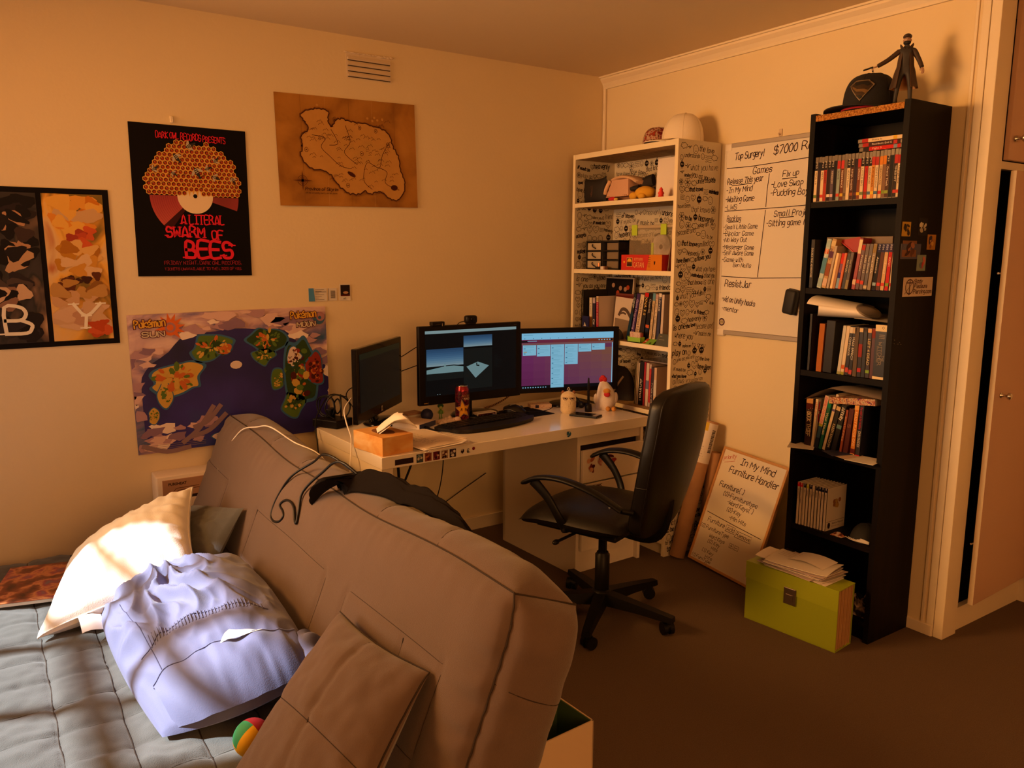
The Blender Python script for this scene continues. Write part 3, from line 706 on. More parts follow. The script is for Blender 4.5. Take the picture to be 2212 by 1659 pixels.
# quilted seat mattress
SX0, SX1, SY0, SY1, SZ = -3.38, -2.335, -2.42, -.06, .305
QX = [-3.235, -3.09, -2.945, -2.80, -2.655, -2.51]; QY = [-.28-.148*k for k in range(14)]
def quilt(x, y):
    dx = min(abs(x-q) for q in QX); dy = min(abs(y-q) for q in QY)
    k = .009*(1-math.exp(-dx/.016))+.006*(1-math.exp(-dy/.014))-.004
    f = Vector((x*5, y*5, 0)); k += .008*noise.noise(f)+.005*noise.noise(f*2.7)+.003*noise.noise(f*6)
    w = max(0, min(1, (-y-1.35)/.5)); k += w*.016*noise.noise(Vector((x*9+y*9, (x-y)*3.5, 5)))
    w2 = max(0, 1-abs(x+2.42)/.2); k += w2*.02*noise.noise(Vector((x*6, y*9, 9)))
    return k
def seat(u, v):
    x = SX0+(SX1-SX0)*u; y = SY0+(SY1-SY0)*v; e = min(x-SX0+.0, y-SY0, SY1-y)
    return Vector((x, y, SZ-.10*(1-rnd_edge(e, .10))+quilt(x, y)))
b = MB(); b.grid(seat, 170, 330)
lo = .11
for side in (0, 1):
    b.grid(lambda u, v: Vector((SX0+(SX1-SX0)*u, (SY0, SY1)[side], lo+(seat(u, side).z-lo)*v)), 40, 3, flip=bool(side))
b.grid(lambda u, v: Vector((SX0, SY0+(SY1-SY0)*u, lo+(seat(0, u).z-lo)*v)), 60, 3, flip=True)
b.box(SX0, SX1, SY0, SY1, lo-.002, lo)
mt = b.obj('seat_mattress', m_seat, sofa)
for q in QX: seam('quilt_seam', [seat((q-SX0)/(SX1-SX0), .02+.96*k/110)+Vector((.002*math.sin(k*.7), 0, .0006)) for k in range(111)], .0022, mt)
b = MB()
for q in QY: b.tube([seat(.02+.95*k/60, (q-SY0)/(SY1-SY0))+Vector((0, .002*math.sin(k), .0004)) for k in range(61)], .0010, 4, sub=1)
b.obj('cross_stitching', M('seam_grey', (.05, .045, .04), .9), mt)
m_frame = M('sofa_frame', (.03, .025, .022), .5)
b = MB(); b.box(-3.34, -2.02, -2.38, -2.34, .06, .11); b.box(-3.34, -2.02, -.16, -.12, .06, .11); b.box(-3.34, -3.30, -2.38, -.12, .06, .11); b.box(-2.06, -2.02, -2.38, -.12, .06, .11)
b.obj('frame', m_frame, sofa)
for x in (-3.3, -2.06):
    for y in (-2.35, -.15): MB().cyl((x, y, 0), (x, y, .065), .02, n=10).obj('leg', m_frame, sofa)
# ---- pillows: four corners, puffed between them
def pillow(name, label, A, B_, C_, D, t, tb, mat, wr=.006, ws=9, pinch=.06, n=46, seed=0, extra=None, group=None, soft=.42, floor=None, round_=0):
    A, B_, C_, D = [Vector(q) for q in (A, B_, C_, D)]; c = (A+B_+C_+D)/4; nrm = ((B_-A).cross(D-A)).normalized()
    if nrm.z < 0 and abs(nrm.z) > .2: nrm = -nrm
    def f(u, v, s):
        uu = .5+(u-.5)*(1-pinch*2*(math.sin(PI*v))); vv = .5+(v-.5)*(1-pinch*2*(math.sin(PI*u)))
        if round_: a_, b_ = 2*uu-1, 2*vv-1; uu = .5+.5*a_*math.sqrt(1-round_*b_*b_/2); vv = .5+.5*b_*math.sqrt(1-round_*a_*a_/2)
        p = A*(1-uu)*(1-vv)+B_*uu*(1-vv)+C_*uu*vv+D*(1-uu)*vv
        k = (max(0, math.sin(PI*u))*max(0, math.sin(PI*v)))**soft
        q = Vector((u*ws, v*ws, seed)); h = wr*(noise.noise(q)+.6*noise.noise(q*2.3))*min(1, k*1.6)
        if extra: h += extra(u, v)*min(1, k*1.5)
        p = p-c*0+nrm*((t*k+h) if s > 0 else -(tb*k))
        if floor and s < 0:
            lo_ = floor
            if p.z < lo_: p.z = lo_
        return p
    b = MB(); b.grid(lambda u, v: f(u, v, 1), n, n); b.grid(lambda u, v: f(u, v, -1), n//2, n//2, flip=True)
    o = b.obj(name, mat); f.nrm = nrm; tag(o, label, 'pillow' if name == 'pillow' else 'cushion', group)
    return o, f
def child_w(o): return o
# white pillow propped up against the far cushion
def wx(u, v): return .010*math.exp(-((v-.93)/.10)**2)*math.sin(u*60)*.6+.006*math.exp(-((u-.93)/.12)**2)*math.sin(v*52+u*5)
m_white = M('pillow_white', (.83, .80, .74), .8, bump=.2, bscale=300, sheen=.2)
PW, fw_ = pillow('pillow', 'plain white pillow in bright sun propped beside the wall heater', (-2.955, -.90, .325), (-2.50, -1.0, .43), (-2.395, -.46, .60), (-2.82, -.40, .37), .125, .07, m_white, .008, 6, .045, 60, 3, wx)
b = MB(); b.tube([fw_(.003, k/30, 1) for k in range(31)]+[fw_(k/30, .997, 1) for k in range(31)]+[fw_(.997, 1-k/30, 1) for k in range(31)]+[fw_(1-k/30, .003, 1) for k in range(31)], .003, 5, sub=1, closed=True)
b.obj('piping', m_white, PW)
p = fw_(.30, .0, 1); b = MB()
b.grid(lambda u, v: Vector((p.x+(u-.5)*.062+.004*v, p.y-.005-.055*v, max(.327, p.z+.012-.03*v*v+.004*math.sin(u*4)))), 6, 6); b.grid(lambda u, v: Vector((p.x+(u-.5)*.062+.004*v, p.y-.005-.055*v, max(.3265, p.z+.0112-.03*v*v+.004*math.sin(u*4)))), 6, 6, flip=True)
b.obj('care_label', M('label_white', (.85, .84, .82), .6), PW)
# crumpled lilac pillow
def lx(u, v):
    r = 0
    for a, w_, s, o in ((.5, .055, 1.0, 0), (1.3, .05, .8, 3), (-.6, .05, .9, 6)):
        q = (u*math.cos(a)+v*math.sin(a))*6+o; n1 = noise.noise(Vector((u*4+o, v*4, o))); x = math.sin(q*3.2+n1*5)
        r += s*(.5-abs(x))*max(0, noise.noise(Vector((u*3.1+o, v*3.1-o, 2*o)))+.35)
    hill = max(0, min(1, (v-.30)/.12)); low = 1-hill
    return .050*r*hill+.010*r*low
m_lilac = M('pillow_lilac', (.110, .122, .245), .75, bump=.15, bscale=350, sheen=.2)
PL, fl_ = pillow('pillow', 'crumpled lilac pillow lying on the seat, leaning on the backrest', (-2.755, -1.68, .32), (-2.355, -1.77, .43), (-2.355, -.95, .50), (-2.80, -.77, .335), .15, .05, m_lilac, .008, 7, .0, 110, 8, lx, soft=.44, round_=.34)
off = fl_.nrm
b = MB()
b.tube([fl_(.12+.76*k/50, .31+.04*math.sin(k/50*3), 1)+off*.0005 for k in range(51)], .0018, 4, sub=1)
b.tube([fl_(.17+.02*math.sin(k/12), .10+.62*k/50, 1)+off*.0005 for k in range(51)], .0014, 4, sub=1)
b.obj('seam', M('lilac_seam', (.05, .05, .12), .8), PL)
b = MB()
for k in range(34): b.tube([fl_(.2+.65*k/33, .31+.005, 1), fl_(.2+.65*k/33+.004, .335+.01*random.random(), 1)+off*.0012, fl_(.2+.65*k/33+.008, .36, 1)], .0019, 5, sub=3)
b.obj('gathered_hem', m_lilac, PL)
def flap(u, v):
    q = fl_(.10+.86*u, .015+.15*v, 1); w_ = math.sin(PI*u)**.5
    return q+off*(.012*math.sin(PI*v)+.010*v*v+.012*w_*(1-v)*v*4+.006*math.sin(u*21+v*5)*v+.003)+Vector((0, -.02*(1-v)*w_, -.012*(1-v)))
MB().grid(flap, 60, 16).obj('open_end_flap', m_lilac, PL)
MB().tube([flap(k/30, 1)+off*.001 for k in range(31)], .0022, 5, sub=1).obj('hem', m_lilac, PL)
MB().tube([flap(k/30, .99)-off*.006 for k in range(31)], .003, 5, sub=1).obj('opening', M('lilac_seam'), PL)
MB().grid(lambda u, v: fl_(.52+.26*u, .150+.055*min(u*2.2, (1-u)*1.1)*v+.012*u, 1)+off*(.021), 16, 5).obj('inner_pillow', M('ticking_white', (.7, .62, .55), .8), PL, label='white inner pillow showing through the open end')
MB().grid(lambda u, v: fl_(.93+.06*u, .02+.14*v, 1)+Vector((.045*u, -.02*u, .028*math.sin(PI*u)+.02*math.sin(v*12)*u-.01*u)), 12, 24).obj('open_corner', m_lilac, PL)
# dark cushions
CF, fc_ = pillow('cushion', 'grey brown stitched cushion leaning on the near end of the backrest', (-2.66, -1.925, .335), (-2.60, -2.36, .335), (-2.275, -2.145, .585), (-2.315, -1.735, .575), .085, .055, m_futon, .006, 6, .035, 50, 21, lambda u, v: -.006*math.exp(-((u-.5)/.02)**2)-.007*math.exp(-((v-.45)/.02)**2)+.008*math.exp(-((u-.95)/.1)**2)*noise.noise(Vector((v*20, u*6, 2))))
b = MB()
b.tube([fc_(.5, .03+.94*k/30, 1) for k in range(31)], .0012, 4, sub=1); b.tube([fc_(.02+.96*k/30, .45, 1) for k in range(31)], .0014, 4, sub=1)
b.tube([fc_(k/30, .998, 1) for k in range(31)], .0022, 4, sub=1); b.tube([fc_(.998, k/30, 1) for k in range(31)], .0022, 4, sub=1)
b.obj('seam', m_seam, CF)
CB, fb_ = pillow('cushion', 'dark grey cushion in shade behind the white and lilac pillows', (-2.56, -.42, .345), (-2.50, -.93, .335), (-2.285, -.745, .575), (-2.36, -.27, .47), .06, .05, m_seat, .012, 7, .03, 36, 33)
# ---- juggling ball, magazine
t = thing('juggling_ball', 'small yellow, green and red fabric ball against the front cushion', 'ball', (-2.572, -1.815, .358), (.35, -.15, .35))
r = .044; cols = [M('ball_yellow', '#e8b414', .7, bump=.1), M('ball_green', '#2f9c6a', .7), M('ball_red', '#a3202c', .7), M('ball_blue', '#28386e', .7)]
for k in range(4):
    for hs in (0, 1):
        def g(u, v): a = (k+u)*PI/2; e = (v if hs else v-1)*PI/2; return Vector((r*math.cos(e)*math.cos(a), r*math.cos(e)*math.sin(a), r*math.sin(e)))
        MB().grid(g, 9, 9).obj('panel', cols[((3, 0, 0, 2), (2, 1, 0, 2))[hs][k]], t)
t = thing('magazine', 'glossy magazine with brown cover on the seat under the white pillow', 'magazine', (-2.90, -.42, .322), -.25)
MB().box(-.14, .105, -.19, .15, 0, .012, bev=.001).obj('pages', M('page', (.72, .66, .58), .7), t)
MB().box(-.142, .107, -.192, .152, .012, .0135).obj('cover', ramp_mat('magazine_cover', [(.3, '#2a1410'), (.45, '#7a3a22'), (.52, '#c07a4a'), (.6, '#8a3040'), (.7, '#5a6a74'), (.8, '#3a1a14')], 14, 4, .3), t)
# ---- cables and a garment over the backrest
fp = lambda y, h, d: bk(y, h-sag(y)*max(0, 1+h/.45), 0)+BN*(d+.026*rnd_edge(max(0, -h), .07))
m_wc = M('cable_white', (.80, .74, .68), .5); m_bc = M('cable_black', (.006, .005, .004), .4, spec=.3)
pts = [top((-.86-YN)/(YF-YN), .9)+Vector((.05, 0, -.10)), top((-.83-YN)/(YF-YN), .75)+Vector((0, 0, .004)), top((-.72-YN)/(YF-YN), .35)+Vector((0, 0, .004)), fp(-.632, .03, .012), fp(-.47, .0, .006), fp(-.376, -.04, .006), fp(-.273, -.155, .005), fp(-.249, -.205, .005), fp(-.336, -.28, .006), fp(-.292, -.33, .006), fp(-.201, -.404, .006), fp(-.197, -.476, .006), fp(-.168, -.55, .006)]
tag(MB().tube(pts, .0026, 6, sub=6).obj('charging_cable', m_wc), 'thin white cable trailing over the far end of the backrest', 'cable')
pts = [top((-1.46-YN)/(YF-YN), .5)+Vector((0, 0, .02)), top((-1.40-YN)/(YF-YN), .35)+Vector((0, 0, .02)), fp(-1.229, .05, .02), fp(-1.112, .0, .012), fp(-1.036, -.072, .009), fp(-.982, -.159, .009), fp(-.978, -.217, .009), fp(-1.01, -.233, .009), fp(-1.06, -.224, .009), fp(-1.085, -.2, .01), fp(-1.068, -.185, .01), fp(-1.031, -.175, .011), fp(-1.055, -.152, .012), fp(-1.10, -.142, .013), fp(-1.15, -.149, .014), fp(-1.19, -.18, .014), fp(-1.21, -.186, .014), fp(-1.198, -.15, .014), fp(-1.18, -.09, .014), fp(-1.24, -.01, .014), fp(-1.33, .05, .02), top((-1.45-YN)/(YF-YN), .3)+Vector((0, 0, .02)), top((-1.52-YN)/(YF-YN), .45)+Vector((0, 0, .02))]
tag(MB().tube(pts, .0042, 6, sub=6).obj('power_cable', m_bc), 'looped black cable hanging down the front of the backrest', 'cable')
def gar(u, v):
    # a rolled dark garment: u along it from the front tip over the top to behind the backrest, v across
    W_ = [(-1.31, -.14, .05, .03), (-1.36, -.04, .085, .055), (-1.47, .28, .125, .065), (-1.62, .62, .125, .06), (-1.78, 1.0, .09, .05), (-1.90, 1.3, .07, .04), (-1.98, 1.7, .05, .02)]
    k = u*(len(W_)-1); i = min(len(W_)-2, int(k)); f = k-i; y, s, hw, th = [W_[i][q]*(1-f)+W_[i+1][q]*f for q in range(4)]
    a = 2*PI*v; yy = y+hw*math.cos(a)*.9; sx = s-.42*math.cos(a)*(1-u*.5)
    if sx < 0: base = fp(yy, sx*.20, 0); nr = BN
    elif sx > 1: base = bk(yy, -(sx-1)*.16, -TH-.035); nr = -BN
    else: base = top(max(0, min(1, (yy-YN)/(YF-YN))), sx); nr = BU
    q = base+nr*(.006+th*max(0, math.sin(a))*(1 if 0 < u < 1 else .4))
    q += nr*(.020*noise.noise(Vector((u*11+v*4, v*7, 3)))+.010*noise.noise(Vector((u*30, v*13, 6))))*max(0, math.sin(a))
    return q
tag(MB().grid(gar, 90, 56, cv=True, flip=True).obj('garment', M('garment_black', (.011, .008, .007), .9, bump=.3, bscale=300, spec=.08)), 'crumpled black garment thrown over the top of the backrest', 'clothing')
# ================================================================== desk
m_desk = M('desk_white', (.86, .78, .68), .16, spec=.5, coat=.3)
m_deskm = M('desk_side', (.84, .74, .62), .4)
DZ = .72
desk = thing('desk', 'white desk with a drawer pedestal, its front edge dotted with stickers', 'desk', (-1.800, -.874, 0), math.radians(1.5))
MB().box(0, 1.408, 0, .645, .672, DZ, bev=.002).obj('desktop', m_desk, desk)
MB().box(.004, .052, .01, .64, 0, .671, bev=.001).obj('side_panel', m_deskm, desk)
MB().box(.99, 1.008, .028, .62, 0, .671, bev=.001).obj('side_panel', m_deskm, desk)
MB().box(1.386, 1.404, .028, .62, 0, .671, bev=.001).obj('side_panel', m_deskm, desk)
MB().box(.99, 1.404, .60, .618, .02, .67).obj('back_panel', m_deskm, desk)
MB().box(1.008, 1.386, .035, .05, .622, .671).obj('top_rail', m_deskm, desk)
MB().box(1.008, 1.386, .055, .07, .0, .115).obj('plinth', m_deskm, desk)
MB().box(1.008, 1.386, .06, .59, .118, .621).obj('drawer_gap', M('gap_dark'), desk)
DF = frame((0, .0110, 0), (1, 0, 0), (0, 0, 1)); DFF = frame((0, -.0008, 0), (1, 0, 0), (0, 0, 1))
drw = []
for z0, z1 in ((.447, .600), (.288, .440), (.120, .281)):
    drw.append(MB().box(1.011, 1.392, .012, .030, z0, z1, bev=.0015).obj('drawer', m_deskm, desk))
def sticker(par, x, z, w_, h, F, bgc, cols, seed, round_=False):
    """a small print of loose coloured shapes, no figure in it"""
    b = MB(); rnd = random.Random(seed); mats = []
    if bgc: rect(b, x-w_/2, x+w_/2, z-h/2, z+h/2, F, 0, 0); mats.append(ink(bgc))
    o = len(mats)
    for c in cols: mats.append(ink(c))
    for k in range(7):
        disc(b, x+rnd.uniform(-.27, .27)*w_, z+rnd.uniform(-.3, .3)*h, w_*rnd.uniform(.1, .22), F, o+k % len(cols), .0002*(k+1), 9, h*rnd.uniform(.08, .2), ang=rnd.uniform(0, 3))
    if round_: ring(b, x, z+h*.1, w_*.3, w_*.07, F, o, .002, 16)
    return b.obj('sticker', mats, par)
for i, (bgc, cols) in enumerate((('#3d4850', ['#7d8a8c', '#20262c', '#c7b9a8']), ('#8c4a28', ['#5a2012', '#b56a3c', '#3a120c']), ('#6a1c1c', ['#2e1014', '#a8584a', '#c9a58c']), ('#9a7a62', ['#5a2418', '#2c1410', '#d5c0a8']), ('#2c2030', ['#d8cfc4', '#58323a', '#a39a92']))):
    sticker(desk, .163+.0375*i, .695, .030, .034, DFF, bgc, cols, i)
sticker(desk, .358, .695, .022, .024, DFF, None, ['#241a1e', '#241a1e'], 30, True); sticker(desk, .386, .697, .014, .034, DFF, None, ['#4a525c', '#241a1e', '#8a8c92'], 31, True)
b = MB(); disc(b, .412, .700, .007, DFF); b.obj('sticker', ink('#7c1a1e'), desk)
b = MB(); rect(b, .055, .135, .682, .704, DFF); b.obj('sticker', ink('#2c1a14'), desk, label='dark label strip on the desk edge')
sticker(desk, .915, .692, .034, .038, DFF, None, ['#2d5f86', '#1c2c44', '#3a7aa0'], 41, True)
for i, (x, cols) in enumerate(((1.055, ['#b5643c', '#7a2a1a', '#d9a17a', '#4a1a12']), (1.12, ['#c98a86', '#8c4a58', '#e0b8a0']), (1.185, ['#8c1a22', '#5a0e14', '#a83a34']))): sticker(drw[0], x, .53, .055, .10, DF, None, cols, 50+i)
b = MB(); script(b, 'SORTED', 1.035, .405, .02, DF, .004, jit=.2, slant=0, W=.09); script(b, 'BITS', 1.045, .375, .018, DF, .0035, jit=.2, slant=0, W=.06)
for z in (.43, .40, .37): ribbon(b, [(1.03, z), (1.13, z)], .0018, DF)
b.obj('sticker', ink('#4a2a20'), drw[1])
def W2(x, y):  # desk-local to world
    a = math.radians(1.5); return (-1.8+x*math.cos(a)-y*math.sin(a), -.874+x*math.sin(a)+y*math.cos(a))
# ================================================================== monitors
m_mon = M('monitor_black', (.006, .004, .004), .4, spec=.2); m_gloss = M('gloss_black', (.004, .003, .003), .14, spec=.3)
def em(name, c, s=1.0): return M(name, '#000000', .3, emit=c, estr=s, spec=.12)
def monitor(name, label, c, yaw, w_, h, bz, scr, depth=.035, body=m_mon, tilt=0):
    """c = centre of the panel; bz = bezel left, right, bottom, top; local x right, z up, faces -y"""
    t = thing(name, label, 'monitor', (c[0], c[1], DZ), yaw); cz = c[2]-DZ
    MB().box(-w_/2, w_/2, -.004, .020, cz-h/2, cz+h/2, bev=.004).box(-w_*.36, w_*.36, .018, depth+.02, cz-h*.36, cz+h*.34, bev=.012).obj('casing', body, t)
    x0, x1, z0, z1 = -w_/2+bz[0], w_/2-bz[1], cz-h/2+bz[2], cz+h/2-bz[3]
    b = MB(); b.box(x0, x1, -.0035, .0, z0, z1)
    s = MB(); F = frame((x0, -.0048, z0), (1, 0, 0), (0, 0, 1)); rect(s, 0, x1-x0, 0, z1-z0, F); sc = s.obj('screen', scr, t)
    return t, sc, F, x1-x0, z1-z0, cz
# centre monitor: a game editor in a dark window
t, sc, F, sw, sh, cz = monitor('monitor', 'large black monitor with webcam on top showing blue sky panels', (-1.118, -.40, .981), 0, .555, .362, (.032, .028, .041, .022), em('screen_dark', (.0035, .003, .003)))
b = MB(); q = lambda x0, x1, y0, y1, m, z=0: rect(b, x0*sw, x1*sw, y0*sh, y1*sh, F, m, .0003+z)
q(0, 1, .955, 1, 0)
cs = ['#8fa9ac', '#7d9ea2', '#1a1c1a', '#0c0d0d']
n = 9; sky = ['#8aa4ae', '#7898aa', '#678ca6', '#587f9e', '#4c7396', '#42688c', '#3a5f84', '#34567a', '#2f4f72']
for k in range(n): q(.012, .402, .455+.265*k/n, .455+.265*(k+1)/n, 4+k); q(.405, .722, .725+.175*k/n, .725+.175*(k+1)/n, 4+k)
q(.405, .722, .695, .725, 3); q(.405, .722, .06, .695, 2)
q(.012, .402, .345, .385, 1); poly(b, [(.012*sw, .385*sh), (.402*sw, .385*sh), (.402*sw, .425*sh), (.3*sw, .45*sh), (.2*sw, .448*sh), (.1*sw, .425*sh), (.012*sw, .405*sh)], F, 1, .0006)
ribbon(b, [(.012*sw, .412*sh), (.1*sw, .432*sh), (.2*sw, .455*sh), (.3*sw, .457*sh), (.402*sw, .435*sh)], .004, F, 3, .0008); q(.012, .402, .245, .345, 2)
q(.195, .212, .44, .485, 1, .001)
poly(b, [(.435*sw, .415*sh), (.56*sw, .48*sh), (.685*sw, .405*sh), (.535*sw, .225*sh)], F, 1, .0006); ribbon(b, [(.548*sw, .455*sh), (.548*sw, .425*sh), (.572*sw, .418*sh)], .006, F, 3, .0009)
rnd = random.Random(4)
for k in range(16): y = .56-.013*k; q(.735+.01*(k % 3), .735+.01*(k % 3)+rnd.uniform(.03, .11), y, y+.004, 2)
for k in range(6): q(.32+.025*k-.3*(k > 3), .328+.025*k-.3*(k > 3), .015, .025, 0)
b.obj('screen_image', [em('e_%d' % i, c, .62) for i, c in enumerate(cs+sky)], sc)
MB().tube([(0, .045, .12), (0, .05, .05), (0, .045, .012)], .03, 10, taper=lambda k: (.032, .014)).obj('stand_neck', m_mon, t)
MB().lathe([(.001, 0), (.122, 0), (.125, .004), (.115, .012), (.05, .020), (.001, .022)], 36, T=Matrix.Translation((.05, .05, 0)) @ Matrix.Diagonal((1, .82, 1, 1))).obj('stand_base', m_gloss, t)
b = MB(); print_(b, 'acer', .245, cz+.166, .006, frame((0, -.0056, 0), (1, 0, 0), (0, 0, 1)), 0, align='c'); rect(b, -.255, -.237, cz-.172, cz-.168, frame((0, -.0056, 0), (1, 0, 0), (0, 0, 1)), 1); rect(b, -.234, -.231, cz-.174, cz-.166, frame((0, -.0056, 0), (1, 0, 0), (0, 0, 1)), 0)
b.obj('bezel_marks', [ink('#6a5a50'), ink('#a8823c')], t)
# right monitor: a board of cards on a plum background
t, sc, F, sw, sh, cz = monitor('monitor', 'black monitor at the right showing pale blue card columns on plum', (-.560, -.426, .959), math.radians(-17), .544, .325, (.020, .032, .022, .024), em('screen_plum', (.20, .045, .11), .55))
b = MB(); q = lambda x0, x1, y0, y1, m, z=0: rect(b, x0*sw, x1*sw, y0*sh, y1*sh, F, m, .0003+z)
for i in range(8):
    for j in range(5): q(i/8, (i+1)/8, .06+.66*j/5, .06+.66*(j+1)/5, 6+i*5+j)
q(0, 1, .885, 1, 0)
for i in range(6): q(i/6, (i+1)/6, .825, .885, 46+i)
q(.0, 1, .79, .825, 52)
q(0, 1, 0, .06, 5)
for x0, w_, d in ((.012, .142, .185), (.162, .144, .205), (.312, .144, .78), (.462, .144, .365), (.612, .142, .145), (.760, .146, .118)):
    q(x0, x0+w_, .79-d, .79, 1, .0004); y = .775; k = 0
    while y > .79-d+.03:
        q(x0+.012, x0+w_*rnd.uniform(.5, .92), y-.004, y, 2, .0007)
        if k % 3 == 1: q(x0+.01, x0+.028, y-.028, y-.016, 3, .0007); y -= .02
        y -= .024; k += 1
q(.02, .055, .66, .672, 4, .0008)
for k in range(10): q(.01+.027*k, .022+.027*k, .018, .034, 1, .0006)
for k in range(8): q(.03+.09*k, .036+.09*k, .90, .912, 5, .0006)
q(.02, .12, .965, .972, 2, .0006); q(.06, .16, .855, .865, 1, .0006); q(.0, .07, .838, .87, 5, .0005)
for k in range(5): disc(b, (.84+.03*k)*sw, .855*sh, .0035, F, 1, .0007, 8)
disc(b, .98*sw, .855*sh, .006, F, 5, .0007, 10); q(.985, .995, .06, .80, 1, .0005)
lerp = lambda a, c, k: tuple(a[i]*(1-k)+c[i]*k for i in range(3))
A0, A1, B0, B1 = lin('#7c3468')[:3], lin('#8a5648')[:3], lin('#6e2a5a')[:3], lin('#7c4a60')[:3]
mats = [em('e_bar', '#7fbfe0', .8), em('e_card', '#82bdd8', .8), em('e_line', '#5c95ae', .8), em('e_tag', '#2c6c90', .8), em('e_tag2', '#b08a4a', .8), em('e_black', (.004, .003, .004))]
mats += [em('e_p%d' % (i*5+j), lerp(lerp(B0, B1, i/7), lerp(A0, A1, i/7), j/4), .62) for i in range(8) for j in range(5)]
mats += [em('e_h%d' % i, lerp(lin('#742a50')[:3], lin('#86401c')[:3], i/5), .62) for i in range(6)]+[em('e_sub', '#8a5a5c', .6)]
b.obj('screen_image', mats, sc)
MB().tube([(.02, .045, .10), (.02, .05, .05), (.02, .04, .012)], .03, 10, taper=lambda k: (.034, .014)).obj('stand_neck', m_gloss, t)
MB().lathe([(.001, 0), (.112, 0), (.115, .004), (.105, .012), (.05, .018), (.001, .02)], 36, T=Matrix.Translation((.02, .045, 0)) @ Matrix.Diagonal((1, .8, 1, 1))).obj('stand_base', m_gloss, t)
b = MB(); print_(b, 'ASUS', .0, cz-.158, .0075, frame((0, -.0056, 0), (1, 0, 0), (0, 0, 1)), 0, width=.03, align='c', shear=.3); b.obj('bezel_marks', ink('#8a7a70'), t)
MB().sphere((.235, -.0050, cz-.152), .003, nu=8, nv=6).obj('power_light', em('e_led', (.15, .12, 1), 3), t)
# left monitor, turned to the seat
t, sc, F, sw, sh, cz = monitor('monitor', 'glossy black monitor at the left turned sideways with a dim screen', (-1.54, -.305, .931), math.radians(44.6), .556, .322, (.03, .03, .045, .026), em('screen_dim', (.004, .004, .003)), body=m_gloss)
b = MB(); q = lambda x0, x1, y0, y1, m, z=0: rect(b, x0*sw, x1*sw, y0*sh, y1*sh, F, m, .0003+z)
q(0, 1, .9, 1, 0)
for k in range(26): x = rnd.uniform(.05, .6); y = rnd.uniform(.1, .82); q(x, x+rnd.uniform(.05, .2), y, y+.006, 1)
q(.52, .62, .14, .28, 1); q(.55, .58, .17, .24, 2, .0003)
b.obj('screen_image', [em('e_olive', '#191c10', .7), em('e_dim', '#0d0d08', .7), em('e_dim2', '#20201a', .7)], sc)
MB().tube([(0, .05, .10), (0, .045, .05), (0, .03, .012)], .03, 10, taper=lambda k: (.05, .016)).obj('stand_neck', m_gloss, t)
MB().lathe([(.001, 0), (.112, 0), (.115, .006), (.107, .014), (.05, .022), (.001, .024)], 36, T=Matrix.Translation((.03, .0, 0)) @ Matrix.Diagonal((1, .78, 1, 1))).obj('stand_base', m_gloss, t)
b = MB(); FF = frame((0, -.0058, 0), (1, 0, 0), (0, 0, 1)); rect(b, -.009, .009, cz-.150, cz-.126, FF, 0); script(b, 'lp', -.006, cz-.142, .009, FF, .0016, m=1, jit=0, z=.0004); b.obj('badge', [ink('#b8a890'), ink('#3a342e')], t)
# things on the centre monitor
t = thing('webcam', 'rounded black webcam sitting on top of the centre monitor', 'webcam', (-1.118, -.39, 1.1625))
MB().box(-.03, .03, -.022, .014, .003, .040, bev=.011, seg=3).box(-.02, .02, -.022, .012, 0, .008, bev=.002).obj('body', m_mon, t)
MB().lathe([(.001, 0), (.009, 0), (.010, .003), (.007, .005), (.001, .004)], 16, T=Matrix.Translation((0, -.022, .023)) @ Matrix.Rotation(PI/2, 4, 'X')).obj('lens', m_gloss, t)
MB().tube([(-.02, .012, .012), (-.05, .02, .004), (-.07, .03, -.03)], .002, 6).obj('cable', m_bc, t)
t = thing('camera_bar', 'flat black sensor bar on the left end of the centre monitor', 'camera', (-1.295, -.39, 1.1625))
MB().box(-.033, .033, -.018, .010, .0, .018, bev=.003).obj('body', m_mon, t); b = MB(); FF = frame((0, -.0185, 0), (1, 0, 0), (0, 0, 1)); rect(b, .018, .0205, -.002, .010, FF, 0); rect(b, -.012, .008, .004, .008, FF, 1); b.obj('marks', [ink('#b8aa98'), ink('#3c3028')], t)
# ================================================================== small things on the desk
t = thing('tissue_box', 'orange and cream tissue box with a white tissue pulled out', 'tissue box', (-1.790, -.862, DZ), math.radians(9))
m_tb = ramp_mat('tissue_card', [(.3, '#c9823c'), (.5, '#d9a058'), (.7, '#e2bc84')], 9, 3, .5, .5, (1, 1, 2.2))
MB().box(0, .142, 0, .205, 0, .072, bev=.0015).obj('carton', m_tb, t)
b = MB(); disc(b, .071, .10, .036, frame((0, 0, .0724), (1, 0, 0), (0, 1, 0)), 0, 0, 28, .062); b.obj('slot', M('slot_brown', (.20, .08, .03), .9), t)
def tis(u, v):
    a = (u-.5); x = .052+.045*a+.125*v+.010*math.sin(u*13)*v; y = .105+.125*a*(.6+.6*v)-.035*v
    return Vector((x, y, .071+.055*math.sin(v*2.5)*(1-.5*abs(a))+.012*math.sin(u*11+v*4)*v*(1-v*.4)+.014*v*noise.noise(Vector((u*4, v*4, 2)))))
MB().grid(lambda u, v: tis(1-u, v*.7)+Vector((.0, .012-.03*v, .012*v+.004)), 20, 12).obj('tissue', M('tissue_white', (.86, .80, .72), .85), t)
MB().grid(tis, 26, 18).obj('tissue', M('tissue_white', (.86, .80, .72), .85), t)
t = thing('paper_stack', 'loose stack of scribbled paper sheets at the front left of the desk', 'papers', (-1.54, -.735, DZ), math.radians(9))
rnd = random.Random(9); m_paper = M('paper_white', (.78, .70, .62), .7); m_paper2 = M('paper_cream', (.70, .58, .44), .7)
